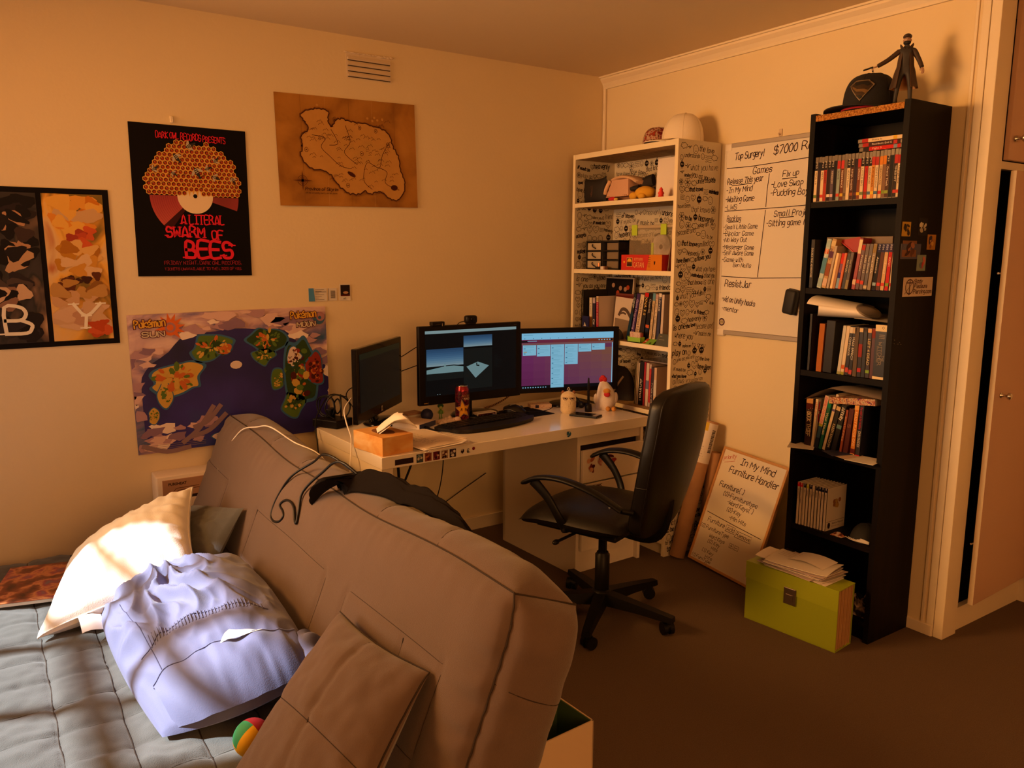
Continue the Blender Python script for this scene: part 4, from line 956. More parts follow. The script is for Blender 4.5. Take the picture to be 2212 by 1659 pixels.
for k in range(7):
    dx, dy, a = rnd.uniform(-.012, .012), rnd.uniform(-.012, .012), rnd.uniform(-.04, .04)
    T = Matrix.Translation((dx, dy, .0002+.0022*k)) @ rotz(a); b = MB()
    def sh(u, v, o): c = .010*max(0, u-.8)**2*25*max(0, 1-v*3)*(k > 4); return T @ Vector(((u-.5)*.21, (v-.5)*.297, c+o))
    b.grid(lambda u, v: sh(u, v, .0016), 8, 6); b.grid(lambda u, v: sh(u, v, 0), 8, 6, flip=True)
    for ee in ((0, 0, 1, 0), (1, 0, 1, 1), (1, 1, 0, 1), (0, 1, 0, 0)): b.add([sh(ee[0], ee[1], 0), sh(ee[2], ee[3], 0), sh(ee[2], ee[3], .0016), sh(ee[0], ee[1], .0016)], [(0, 1, 2, 3)])
    pg = b.obj('sheet', m_paper if k % 3 else m_paper2, t)
b = MB(); PT = frame((0, 0, .0182), (1, 0, 0), (0, 1, 0))
for k in range(9): script(b, rnd.choice(['list of jobs', 'ask about it', 'level two', 'fix the door', 'menu idea']), -.085+rnd.uniform(0, .03), .11-.024*k, .008, PT, .0009, jit=.8)
b.obj('handwriting', ink('#4a3026'), pg)
t = thing('pen', 'dark ballpoint pen lying behind the paper stack', 'pen', (-1.415, -.57, DZ+.0052), math.radians(-86))
MB().cyl((-.07, 0, 0), (.055, 0, 0), .0048, n=8).obj('barrel', m_mon, t); MB().cyl((.055, 0, 0), (.072, 0, 0), .0045, .001, n=8).obj('tip', m_chrome, t); MB().box(-.068, -.03, -.0015, .0015, .004, .0065).obj('clip', m_mon, t)
t = thing('stress_ball', 'dark blue ball on the desk beside the tissue box', 'ball', (-1.335, -.360, DZ+.029)); MB().sphere((0, 0, 0), .0288, nu=22, nv=14).obj('ball', M('ball_navy', (.015, .018, .08), .55), t)
# drink can
t = thing('drink_can', 'tall maroon drink can with a yellow star in front of the centre monitor', 'can', (-1.186, -.428, DZ), math.radians(-120+90))
m_can = ramp_mat('can_maroon', [(.38, '#1c0710'), (.5, '#4a1020'), (.56, '#8a2038'), (.62, '#2c0a14')], 60, 3, .3, 1.5); m_red = M('can_red', (.35, .03, .05), .22, metal=.7)
MB().lathe([(.022, 0), (.028, .003), (.033, .012), (.033, .140)], 30).obj('can_body', m_can, t)
MB().lathe([(.033, .140), (.032, .146), (.028, .156), (.0265, .160)], 30).obj('can_shoulder', m_red, t)
MB().lathe([(.0265, .160), (.0275, .1625), (.0268, .165), (.0245, .162), (.001, .161)], 30).obj('can_lid', m_chrome, t); MB().box(-.008, .008, -.014, .008, .1625, .1645, bev=.0006).obj('ring_pull', m_chrome, t)
b = MB(); IF = frame((0, 0, 0), (1, 0, 0), (0, 0, 1))
star = lambda r, c=(.004, .055): [(c[0]+r*(1 if k % 2 == 0 else .42)*math.sin(k*PI/5-.15), c[1]+1.12*r*(1 if k % 2 == 0 else .42)*math.cos(k*PI/5-.15)) for k in range(10)]
fanpoly(b, star(.043), IF, 0, .0005); fanpoly(b, star(.0405), IF, 3, .0007); fanpoly(b, star(.037), IF, 1, .0009)
print_(b, 'R', .013, .048, .013, IF, 3, width=.011, bold=.02, z=.0012); vs, fs, x0, x1 = font_mesh('R', .02); b.add([(.0005-(a-x0)*.0165, c*.0185+.048, .0012) for a, c in vs], [f[::-1] for f in fs], 3, False, IF)
print_(b, 'ROCKSTAR', .0, .113, .010, IF, 2, width=.058, align='l', z=.0012, bold=.01); print_(b, 'PUNCHED', .008, .1, .009, IF, 0, width=.045, z=.0012, bold=.02)
for k in range(70):
    x = rnd.uniform(-.055, .07); z = rnd.uniform(.004, .135)
    if abs(x) > .03 or z > .105: ring(b, x, z, rnd.uniform(.0015, .004), .0006, IF, 2, .0004, 8)
disc(b, -.012, .012, .004, IF, 0, .0008, 10)
b.v = [((.033+.0003-v[1])*math.sin(v[0]/.033), -(.033+.0003-v[1])*math.cos(v[0]/.033), v[2]) for v in b.v]
b.obj('can_print', [ink('#d8c4a4'), ink('#d99a2c'), ink('#a87858'), ink('#3a0c12')], t)
# keyboard, mouse, mat
t = thing('mouse_mat', 'thin black mouse mat on the desk under the mouse', 'mouse mat', (-.875, -.452, DZ), math.radians(4)); MB().box(-.13, .13, -.105, .105, 0, .003, bev=.0008).obj('mat', M('mat_black', (.005, .004, .004), .8, spec=.1), t)
t = thing('keyboard', 'black curved keyboard with a broad wrist rest on the desk', 'keyboard', (-1.135, -.585, DZ), math.radians(7))
out = [(-.225, .085), (.225, .10), (.235, .0), (.22, -.055), (.13, -.095), (0, -.112), (-.13, -.105), (-.215, -.08), (-.24, -.02)]
b = MB(); b.prism([(q.x, q.y) for q in spline([(x, y, 0) for x, y in out], 4, True)], .001, .014); b.obj('base', M('keyboard_black', (.008, .006, .006), .5, spec=.2), t)
b = MB()
for r in range(5):
    for c in range(14): x = -.205+.0305*c; y = .075-.0205*r-.012*((c-6.5)/7)**2; b.box(x-.0125, x+.0125, y-.0085, y+.0085, .013, .0205, bev=.001, seg=1)
o = b.obj('keys', M('key_black', (.006, .005, .005), .4, spec=.25), t); o['kind'] = 'stuff'
rest = [(-.225, -.028), (.0, -.042), (.222, -.022), (.218, -.058), (.13, -.098), (0, -.115), (-.13, -.108), (-.21, -.082)]
b = MB(); pp = [(q.x, q.y) for q in spline([(x, y, 0) for x, y in rest], 4, True)]; b.prism(pp, .006, .018, smooth=True); b.obj('wrist_rest', M('rest_black', (.010, .008, .007), .45, spec=.25), t)
b = MB(); KT = frame((0, 0, .0215), (1, 0, 0), (0, 1, 0)); ribbon(b, [(-.02, .02), (.03, -.005), (.07, -.012)], .0015, KT); ribbon(b, [(.12, -.035), (.19, -.045)], .0012, KT); b.obj('trim_line', M('trim_silver', (.5, .46, .42), .3, metal=.8), t)
t = thing('mouse', 'black gaming mouse with silver trim on the mouse mat', 'mouse', (-.885, -.42, DZ+.0035), math.radians(-60))
def mg(u, v):
    x = -.062+.124*u; w_ = .034*(.86+.2*math.cos((u-.3)*5))*min(1, math.sqrt(max(0, 1-(2*u-1)**2))*1.5); a = PI*v; hgt = .038*math.sin(PI*min(1, .12+u*.86))**.7
    return Vector((x, -w_*math.cos(a), hgt*math.sin(a)**.8))
MB().grid(mg, 18, 14).obj('shell', M('mouse_black', (.008, .006, .006), .35, spec=.3), t)
b = MB()
for s in (-1, 1): b.tube([mg(.12+.7*k/10, .5-s*.44)+Vector((0, s*-.0006, .002+.006*math.sin(k*.5))) for k in range(11)], .0013, 5, sub=2)
b.tube([mg(.35, .35)+Vector((0, 0, .001)), mg(.5, .5)+Vector((0, 0, .001)), mg(.35, .65)+Vector((0, 0, .001))], .0012, 5, sub=2); b.obj('silver_trim', M('trim_silver'), t)
MB().cyl((.034, -.004, .026), (.034, .004, .026), .009, n=12).obj('scroll_wheel', m_gloss, t); MB().tube([(.06, 0, .01), (.09, .02, .004), (.13, .10, .004), (.12, .2, .004)], .002, 6).obj('cable', m_bc, t)
# small boxes
t = thing('small_box', 'slim white box with a dark red label lying behind the keyboard', 'box', (-1.055, -.425, DZ), math.radians(3)); MB().box(-.055, .055, -.012, .03, 0, .022, bev=.001).obj('carton', m_card, t)
b = MB(); FF = frame((0, -.0128, 0), (1, 0, 0), (0, 0, 1)); rect(b, -.052, .048, .003, .019, FF, 0); print_(b, 'iDrawing', -.03, .007, .007, FF, 1, width=.045, z=.0004); disc(b, -.041, .011, .004, FF, 2, .0004, 10); rect(b, .028, .042, .008, .013, FF, 1, .0004); b.obj('label_print', [ink('#3c0d10'), ink('#d8c8b8'), ink('#a02a20')], t)
t = thing('card_box', 'small speckled pale box with a dark square on its side', 'box', (-.70, -.372, DZ), math.radians(-22)); MB().box(-.055, .055, -.032, .032, 0, .020, bev=.0015).obj('carton', ramp_mat('speckled_card', [(.4, '#c9a896'), (.55, '#d9c0b0'), (.65, '#b08a86')], 60, 3, .5), t)
b = MB(); rect(b, -.030, -.012, .002, .018, frame((0, -.0328, 0), (1, 0, 0), (0, 0, 1))); b.obj('label_print', ink('#2a2438'), t)
# cream plush with sleepy eyes
t = thing('plush_toy', 'cream fluffy plush toy with half closed eyes standing by the phone', 'plush', (-.668, -.565, DZ), math.radians(-36))
m_fl = M('plush_cream', (.74, .58, .36), .95, bump=1.0, bscale=220, var=.12, vscale=60, sheen=.4); b = MB()
b.grid(lambda u, v: (lambda a, z, r: Vector((r*1.05*math.cos(a), r*.8*math.sin(a), z)))(2*PI*v, .108*u, (.036*min(1, math.sqrt(max(0, 1-max(0, (u-.72)/.28)**2)))*min(1, .75+2.2*u) if u < 1 else .0)+.0012*noise.noise(Vector((u*30, math.cos(2*PI*v)*12, math.sin(2*PI*v)*12)))), 30, 32, cv=True, flip=True); b.obj('body', m_fl, t)
for s in (-1, 1): MB().sphere((s*.026, .004, .100), (.009, .006, .011), nu=10, nv=8).obj('ear', M('plush_brown', (.25, .09, .04), .9), t)
MB().tube([(.002, 0, .106), (-.004, 0, .120), (.003, 0, .125), (.007, 0, .108)], .0016, 6).obj('loop', M('tape_white', (.8, .72, .66), .7), t)
for s in (-1, 1):
    E = frame((s*.0165, -.0295+.002, .079), (1, s*.25, 0), (0, 0, 1)); b = MB()
    disc(b, 0, 0, .0115, E, 0, .0004, 18, a0=PI, a1=2*PI); disc(b, 0, -.001, .0085, E, 1, .0008, 16, a0=PI, a1=2*PI); disc(b, 0, -.001, .0058, E, 0, .0012, 14, a0=PI, a1=2*PI); rect(b, -.013, .013, -.001, .0015, E, 0, .0016); disc(b, -.0035, -.0035, .0015, E, 1, .0018, 8); b.obj('eye', [ink('#3a160e'), ink('#e0cdb4')], t)
# white hen plush
t = thing('plush_hen', 'white hen plush with red comb and orange feet at the right of the desk', 'plush', (-.452, -.585, DZ), math.radians(-40))
m_hen = M('plush_white', (.80, .70, .66), .9, bump=.5, bscale=260, sheen=.3)
def hen(u, v): a = 2*PI*v; z = .150*u; r = .050*math.sin(PI*min(1, .30+.70*u))**.62*(1 if u < 1 else 0); return Vector((r*math.cos(a)*1.0-.014*u+.012*math.sin(u*3), r*.85*math.sin(a), z))
MB().grid(hen, 26, 26, cv=True, flip=True).obj('body', m_hen, t)
b = MB()
for x, z, r in ((-.022, .150, .012), (-.014, .156, .015), (-.006, .150, .013)): b.sphere((x+.002, -.004, z), (r, .010, r*1.1), nu=12, nv=8)
b.obj('comb', M('felt_red', (.55, .02, .03), .85), t)
MB().sphere((.008, -.044, .098), (.018, .012, .014), nu=14, nv=10).obj('beak', M('felt_orange', (.60, .27, .05), .85), t); MB().sphere((.010, -.044, .082), (.016, .012, .014), nu=14, nv=10).obj('wattle', M('felt_red'), t)
MB().sphere((.052, -.004, .060), (.013, .016, .028), nu=12, nv=10).obj('wing', m_hen, t); MB().sphere((-.046, -.004, .052), (.010, .016, .026), nu=12, nv=10).obj('wing', m_hen, t); MB().sphere((.02, .04, .03), (.02, .02, .02), nu=10, nv=8).obj('tail', m_hen, t)
for s in (-1, 1): MB().sphere((.030+s*.014, -.045, .011), (.012, .016, .011), nu=12, nv=8).sphere((.030+s*.014, -.055, .0095), (.011, .009, .0095), nu=10, nv=8).obj('foot', M('felt_orange'), t)
# stylus in its stand, phone, dark device
t = thing('stylus_stand', 'black drawing stylus upright in a round black holder beside the hen plush', 'stylus', (-.563, -.592, DZ)); MB().lathe([(.001, 0), (.018, 0), (.018, .02), (.015, .038), (.009, .04), (.001, .036)], 20).obj('holder', m_mon, t)
MB().cyl((0, 0, .03), (-.002, .0, .135), .006, .0065, n=10).cyl((-.002, 0, .135), (-.002, 0, .168), .0062, .0032, n=10).obj('stylus', m_mon, t)
t = thing('headset', 'black headset lying behind the stylus holder', 'headset', (-.585, -.50, DZ)); b = MB()
b.tube([(-.045, .0, .015), (-.04, .02, .045), (0, .03, .06), (.04, .02, .045), (.045, 0, .015)], .006, 8); b.obj('headband', m_mon, t)
for s in (-1, 1): MB().sphere((s*.045, -.004, .018), (.012, .024, .018), nu=12, nv=8).obj('ear_pad', m_mon, t)
t = thing('phone', 'black phone lying flat near the front right of the desk', 'phone', (-.645, -.672, DZ), math.radians(-62)); MB().box(-.071, .071, -.037, .037, 0, .0085, bev=.003, seg=2).obj('case', m_mon, t); MB().box(-.062, .062, -.033, .033, .0084, .0092).obj('screen', m_gloss, t); b = MB(); rect(b, .045, .066, -.030, .030, frame((0, 0, .0096), (1, 0, 0), (0, 1, 0))); b.obj('bottom_bar', M('bar_grey', (.35, .30, .26), .3), t)
# clutter behind the paper stack
t = thing('notebook', 'thick notebook with a dark blue spine lying behind the tissue box', 'notebook', (-1.44, -.41, DZ), math.radians(28)); MB().box(-.06, .06, -.085, .085, 0, .020).obj('pages', m_paper, t); MB().box(-.062, .062, -.087, .087, .020, .023, bev=.0008).obj('cover', M('card_tan', (.60, .45, .33), .6), t); MB().box(-.062, .062, -.0885, -.086, 0, .022).obj('spine', M('spine_blue', (.03, .035, .09), .5), t)
t = thing('cloth_scrap', 'crumpled beige cloth scrap beside the dark blue ball', 'cloth', (-1.268, -.45, DZ)); MB().grid(lambda u, v: Vector(((u-.5)*.12, (v-.5)*.085, .003+.022*max(0, math.sin(PI*u)*math.sin(PI*v))**.6*(.7+.9*abs(noise.noise(Vector((u*6, v*6, 4)))))+.004*noise.noise(Vector((u*14, v*14, 1))))), 26, 20).obj('cloth', M('cloth_beige', (.55, .40, .28), .9), t)
t = thing('putty_lump', 'small pale pink lump of putty next to the drink can', 'putty', (-1.235, -.468, DZ)); MB().sphere((0, 0, .014), (.017, .015, .0145), nu=12, nv=8).sphere((-.02, .004, .010), (.013, .012, .0105), nu=12, nv=8).obj('lump', M('putty', (.68, .48, .38), .7), t)
t = thing('toy_figure', 'tiny green toy figure standing below the centre monitor', 'figure', (-1.256, -.348, DZ), math.radians(-20)); MB().lathe([(.001, .022), (.012, .024), (.010, .036), (.004, .044), (.001, .045)], 12).obj('dress', M('toy_green', (.12, .28, .06), .5), t)
MB().sphere((0, 0, .055), (.011, .010, .011), nu=12, nv=8).obj('head', M('toy_skin', (.38, .45, .12), .5), t); MB().sphere((0, .003, .060), (.015, .012, .011), nu=12, nv=8).obj('hair', M('toy_dark_green', (.02, .09, .03), .6), t)
for s in (-1, 1): MB().cyl((s*.005, 0, 0), (s*.004, 0, .024), .0025, n=6).sphere((s*.005, -.003, .003), (.004, .006, .003), nu=8, nv=5).obj('leg', M('toy_green'), t); MB().tube([(s*.008, 0, .04), (s*.014, -.004, .032), (s*.012, -.008, .026)], .002, 5).obj('arm', M('toy_skin'), t)
t = thing('booklet', 'small tan booklet pile on the desk behind the blue ball', 'booklet', (-1.36, -.255, DZ), math.radians(12))
for k, c in enumerate(('card_tan', 'page', 'heater_brown')): MB().box(-.045, .045, -.03+.003*k, .035, .009*k, .009*k+.008).obj('booklet_copy', M(c), t)
# power box with a heap of black cable
t = thing('power_box', 'black power box buried in coiled cables at the left end of the desk', 'power box', (-1.722, -.215, DZ), math.radians(28)); MB().box(-.075, .035, -.07, .07, 0, .036, bev=.004).obj('box', m_mon, t)
rnd = random.Random(21)
for k in range(5):
    cx, cy, r = rnd.uniform(-.03, .04), rnd.uniform(-.03, .06), rnd.uniform(.032, .055); ax = rnd.uniform(0, PI); pts = [(cx+r*math.cos(a)*math.cos(ax), cy+r*math.cos(a)*math.sin(ax), .085+r*math.sin(a)+.004*math.sin(a*3+k)) for a in [2*PI*i/10 for i in range(10)]]
    MB().tube(pts, .0034, 6, closed=True).obj('cable_coil', m_bc, t)
MB().box(-.03, .0, .0, .03, .036, .075, bev=.004).box(.01, .04, .03, .055, .036, .07, bev=.004).obj('plug', m_mon, t)
def cable(name, label, pts, r=.0028, m=m_bc, sub=5): return tag(MB().tube(pts, r, 6, sub=sub).obj(name, m), label, 'cable')
cable('white_cable', 'white cable looping off the left end of the desk', [(-1.70, -.35, .86), (-1.765, -.43, .83), (-1.785, -.50, .785), (-1.80, -.58, .745), (-1.825, -.64, .71), (-1.845, -.67, .64), (-1.85, -.67, .5)], .0032, m_wc)
cable('thin_cable', 'thin black cable dropping over the back left corner of the desk', [(-1.64, -.15, .83), (-1.72, -.16, .85), (-1.79, -.21, .80), (-1.83, -.25, .74), (-1.84, -.3, .66), (-1.85, -.35, .5)])
cable('thin_cable', 'upper thin cable strung between the left and centre monitors', [(-1.42, -.07, .93), (-1.37, -.08, .965), (-1.33, -.12, 1.0), (-1.28, -.22, 1.06), (-1.25, -.33, 1.07)], .0022)
cable('thin_cable', 'lower thin cable strung between the left and centre monitors', [(-1.42, -.07, .895), (-1.37, -.08, .905), (-1.32, -.12, .93), (-1.28, -.22, .965), (-1.25, -.33, .97)], .0022)
cable('thin_cable', 'black cable curling behind the left monitor above the power box', [(-1.66, -.28, .80), (-1.67, -.22, .85), (-1.63, -.2, .88), (-1.58, -.22, .86), (-1.56, -.25, .80)], .0026)
cable('cable_chain', 'twisted striped cable behind the monitors on the wall side', [(-.96, -.26, .7255), (-.88, -.22, .7255), (-.80, -.20, .745), (-.72, -.19, .785), (-.66, -.20, .83), (-.6, -.24, .87), (-.57, -.335, .89)], .005, ramp_mat('stripe', [(.48, '#1a0e0a'), (.52, '#b08058')], 26, 0, .5, 0, kind='wave', interp='CONSTANT'))
for k, (lb, pts, r) in enumerate((('thick black cable drooping across under the desktop', [(-1.52, -.28, .665), (-1.46, -.28, .64), (-1.36, -.27, .605), (-1.27, -.26, .595), (-1.17, -.26, .615), (-1.05, -.26, .65), (-.98, -.26, .67)], .006),
        ('black cable hanging straight down under the desk behind the sofa', [(-1.47, -.29, .67), (-1.46, -.29, .57), (-1.45, -.29, .45), (-1.45, -.29, .2), (-1.45, -.28, .02)], .0075),
        ('black cable slanting down to the left under the desk', [(-1.30, -.27, .67), (-1.34, -.27, .6), (-1.38, -.28, .5), (-1.43, -.30, .42)], .006),
        ('thin dark cable hanging under the middle of the desk', [(-1.16, -.25, .67), (-1.20, -.25, .61), (-1.19, -.25, .5), (-1.21, -.25, .36), (-1.26, -.24, .2), (-1.3, -.24, .05)], .003),
        ('thin cable running along the wall down to the skirting under the desk', [(-.80, -.02, .31), (-.95, -.02, .24), (-1.1, -.02, .17), (-1.3, -.02, .10)], .0025))):
    cable('desk_cable', lb, pts, r)
# ================================================================== office chair: local +y is the way it faces, x to its right
m_lea = M('leather_black', (.007, .005, .004), .42, bump=.10, bscale=90, spec=.3); m_pl = M('chair_plastic', (.005, .004, .0035), .45, spec=.22)
ch = thing('office_chair', 'black office chair with looped arms and tall padded back at the desk', 'chair', (-.975, -1.20, 0), math.radians(20))
b = MB()
def cushion(b, w_, d, h, z, x0=0, y0=0, n=26, front=0):
    def f(u, v, s):
        a = 2*u-1; c = 2*v-1; k = (1-abs(a)**3.4)*(1-abs(c)**3.4); k = max(0, k)**.42
        a2 = a*math.sqrt(1-.30*c*c/2); c2 = c*math.sqrt(1-.30*a*a/2); x = x0+a2*w_/2; y = y0+c2*d/2
        return Vector((x, y, z+(h*k if s > 0 else -.048*k)-front*max(0, c)**3+.0015*noise.noise(Vector((x*16, y*9, 2)))))
    b.grid(lambda u, v: f(u, v, 1), n, n); b.grid(lambda u, v: f(u, v, -1), n, n, flip=True)
cushion(b, .49, .50, .050, .455, 0, .035, front=.03); b.obj('seat', m_lea, ch)
MB().box(-.19, .19, -.16, .20, .405, .428, bev=.006).obj('seat_board', m_pl, ch); MB().box(-.07, .07, -.10, .10, .365, .408, bev=.008).obj('tilt_mechanism', m_pl, ch)
MB().cyl((-.05, .05, .385), (-.26, .06, .385), .006, n=8).sphere((-.262, .06, .385), (.02, .012, .010), nu=10, nv=6).obj('tilt_lever', m_pl, ch)
# backrest: padded slab, curved, leaning back
def bkp(u, v, s=1):
    # slab with rounded edges: u runs round its section, v from foot to head
    a = 2*PI*u; e = 1-abs(2*v-1)**14; z = .405+.605*v; lean = -.215-.125*v-.022*math.sin(PI*v)
    hw = (.155+.075*math.sin(PI/2*min(1, v/.62))-.012*max(0, v-.62)/.38)*(1-.22*max(0, (v-.90)/.10)**2-.35*max(0, (.12-v)/.12)**2)
    ca, sa = math.cos(a), math.sin(a); x = hw*math.copysign(abs(ca)**.36, ca)*max(.0, e)**.16; th_ = .036*math.copysign(abs(sa)**.42, sa)*max(0, e)**.5
    return Vector((x, lean+th_+.30*x*x+(.010*(1-(x/.23)**2)*math.sin(v*7) if sa > 0 else -.004*(1-(x/.23)**2)), z-.10*x*x*(v > .5)*(2*v-1)))
b = MB(); b.grid(bkp, 56, 60, cu=True, flip=True); br = b.obj('backrest', m_lea, ch)
b = MB()
for u_ in (.055, .445, .555, .945): b.tube([bkp(u_, .04+.92*k/30) for k in range(31)], .0032, 6, sub=1)
b.tube([bkp(.05+.4*k/16, .40)+Vector((0, .001, 0)) for k in range(17)], .002, 5, sub=1); b.tube([bkp(.445+.11*k/6, .40) for k in range(7)], .003, 5, sub=1); b.obj('piping', m_lea, br)
MB().tube([(0, -.06, .40), (0, -.20, .395), (0, -.255, .45), (0, -.272, .56)], .03, 8, taper=lambda k: (.035, .010)).obj('back_bar', m_pl, ch)
for s in (-1, 1):
    loop = [(s*.235, -.205, .555), (s*.262, -.10, .612), (s*.270, .03, .640), (s*.268, .14, .630), (s*.264, .215, .595)]
    a = MB().tube(loop, .02, 10, taper=lambda k: (.009+.002*math.sin(PI*k), .026) if k < .999 else (.006, .016), sub=5).obj('armrest', m_pl, ch)
    MB().tube([(s*.268, .165, .615), (s*.262, .10, .555), (s*.250, .055, .48), (s*.215, .04, .420)], .016, 8, taper=lambda k: (.024-.006*math.sin(PI*k), .010)).obj('arm_post', m_pl, a)
    MB().tube([(s*.235, -.205, .555), (s*.205, -.235, .545)], .012, 8).obj('arm_bracket', m_pl, a)
    b = MB(); b.cyl((s*.25, -.17, .565), (s*.262, -.17, .567), .005, n=8).cyl((s*.236, .04, .43), (s*.244, .04, .43), .006, n=8); b.obj('bolt', m_chrome, a)
MB().lathe([(.026, .11), (.030, .115), (.030, .27), (.024, .275), (.024, .28)], 18).obj('column_sleeve', m_pl, ch); MB().cyl((0, 0, .27), (0, 0, .38), .018, n=14).obj('gas_column', m_gloss, ch)
MB().lathe([(.02, .05), (.042, .058), (.045, .10), (.034, .12), (.02, .122)], 20).obj('hub', m_pl, ch)
for k in range(5):
    a = math.radians(219-20+72*k); R_ = rotz(a); r = .30
    pr = lambda x, hw, zt, zb: [(x, -hw, zb), (x, hw, zb), (x, hw*.8, zt), (x, -hw*.8, zt)]
    b = MB(); vs = pr(.03, .030, .112, .062)+pr(.17, .025, .098, .064)+pr(r+.02, .018, .080, .058)
    b.add(vs, [(0, 3, 2, 1)]+[(i*4+j, i*4+(j+1) % 4, i*4+4+(j+1) % 4, i*4+4+j) for i in range(2) for j in range(4)]+[(8, 9, 10, 11)], T=R_)
    lg = b.obj('base_arm', m_pl, ch)
    b = MB(); c = R_ @ Vector((r, 0, 0)); dd = R_ @ Vector((0, 1, 0)); ax = Vector((math.cos(a+.9), math.sin(a+.9), 0)); off_ = Vector((-ax.y, ax.x, 0))*.012
    b.cyl((c.x, c.y, .04), (c.x, c.y, .066), .006, n=8)
    for q in (-1, 1): p1 = c+off_+ax*(.006*q); p2 = c+off_+ax*(.022*q); b.cyl((p1.x, p1.y, .026), (p2.x, p2.y, .026), .0258, n=16)
    b.cyl((c.x+off_.x-ax.x*.006, c.y+off_.y-ax.y*.006, .032), (c.x+off_.x+ax.x*.006, c.y+off_.y+ax.y*.006, .032), .022, n=12); b.obj('caster', m_pl, lg)
# ================================================================== bookcases on the right wall and what stands there
RW = lambda x: frame((x, 0, 0), (0, -1, 0), (0, 0, 1))      # facing the room; u = -y
# ---- doodled wallpaper print: scribbled words and little drawings, drawn with strokes
WORDS = ['the love', 'of heaven', 'makes me', 'heavenly', 'you as you are', 'understands', 'where you', 'have Been', 'accepts', 'what you have', 'become and', 'allows you', 'to grow', 'a friend', 'is one', 'that knows', 'Soul is', 'if music be', 'play on', 'to be', 'smiled', 'love']
def doodle(b, F, x0, x1, z0, z1, seed, hide=None):
    rnd = random.Random(seed); P_ = lambda pts, wd: ribbon(b, [(q.x, q.y) for q in spline([(x, y, 0) for x, y in pts], 3, False)], wd, F)
    step = .046; z = z1-.024; row = 0
    def inb(x, y, m=0): return x0+m <= x <= x1-m and z0+m <= y <= z1-m
    while z > z0+.012:
        x = x0+rnd.uniform(.004, .02)
        while x < x1-.022:
            k = rnd.random(); s = rnd.uniform(.012, .022); cy = z+rnd.uniform(-.008, .006); cx = x+s
            if cx+s > x1-.002: break
            if k < .34:
                wd = rnd.choice(WORDS); h = rnd.uniform(.014, .028); L = len(wd)*h*.5
                if x+L > x1-.004: L = min(L, max(0, x1-.004-x)) if x1-.004-x > L*.6 else 0
                if L > .018: script(b, wd, x, cy-h*.5, h, F, rnd.choice((.0020, .0028, .0040)), jit=.8, W=L, seed=seed+row, sub=2, ang=rnd.uniform(-.16, .16)); x += L+.006; continue
                x += .012; continue
            if k < .44:       # dark blob with two eyes
                disc(b, cx, cy, s*.75, F, 0, 0, 14); P_([(cx-s*.2, cy+s*.7), (cx+s*.1, cy+s*1.15)], .003)
                for q in (-1, 1): disc(b, cx+q*s*.24, cy+s*.05, s*.14, F, 1, .0003, 7); ribbon(b, [(cx+q*s*.2, cy-s*.7), (cx+q*s*.25, cy-s*1.05)], .002, F)
            elif k < .56:     # heart face
                P_([(cx, cy-s), (cx-s*.9, cy-.05*s), (cx-s*.8, cy+s*.75), (cx-s*.3, cy+s*.8), (cx, cy+s*.3), (cx+s*.3, cy+s*.8), (cx+s*.8, cy+s*.75), (cx+s*.9, cy-.05*s), (cx, cy-s)], .0022)
                for q in (-1, 1): disc(b, cx+q*s*.4, cy+s*.25, .0014, F, 0, 0, 6)
                P_([(cx-s*.35, cy-s*.15), (cx, cy-s*.38), (cx+s*.35, cy-s*.15)], .0019)
            elif k < .68:     # round face
                ring(b, cx, cy, s*.8, .0020, F, 0, 0, 14, s*.95); P_([(cx-s*.3, cy-s*.3), (cx, cy-s*.5), (cx+s*.3, cy-s*.3)], .0017)
                for q in (-1, 1): disc(b, cx+q*s*.3, cy+s*.2, .0012, F, 0, 0, 6)
            elif k < .80:     # cloud
                P_([(cx+s*1.0*math.cos(a)*(1+.16*math.sin(a*6)), cy+s*.62*math.sin(a)*(1+.16*math.sin(a*6))) for a in [2*PI*i/20 for i in range(21)]], .0022)
            elif k < .88:     # flower
                for i in range(6): a = i*PI/3; ring(b, cx+s*.6*math.cos(a), cy+s*.6*math.sin(a), s*.34, .0019, F, 0, 0, 8)
                disc(b, cx, cy, s*.2, F, 0, 0, 8)
            elif k < .94:     # flying bird
                P_([(cx-s, cy+s*.3), (cx-s*.3, cy+s*.2), (cx, cy-s*.3), (cx+s*.5, cy+s*.5), (cx+s, cy+s*.6)], .0028); P_([(cx-s*.3, cy+s*.2), (cx-s*.1, cy+s*.8), (cx+s*.2, cy+s*.1)], .0019)
            else:             # tiny lines of writing
                for i in range(4): P_([(cx-s+s*.25*j, cy+s*.7-s*.45*i+rnd.uniform(-1, 1)*.0015) for j in range(9)], .0017)
            x += 2*s+rnd.uniform(.0, .006)
        z -= step*rnd.uniform(.72, .95); row += 1
m_wp = M('doodle_paper', (.66, .57, .42), .7); m_ink = [ink('#1a1012'), ink('#d9cdb8')]
m_edge = M('shelf_edge', (.80, .68, .47), .45)
# ---- white bookcase
bc = thing('bookcase', 'cream bookcase papered with black and white doodles in the corner', 'bookcase', (-.293, -.872, 0))
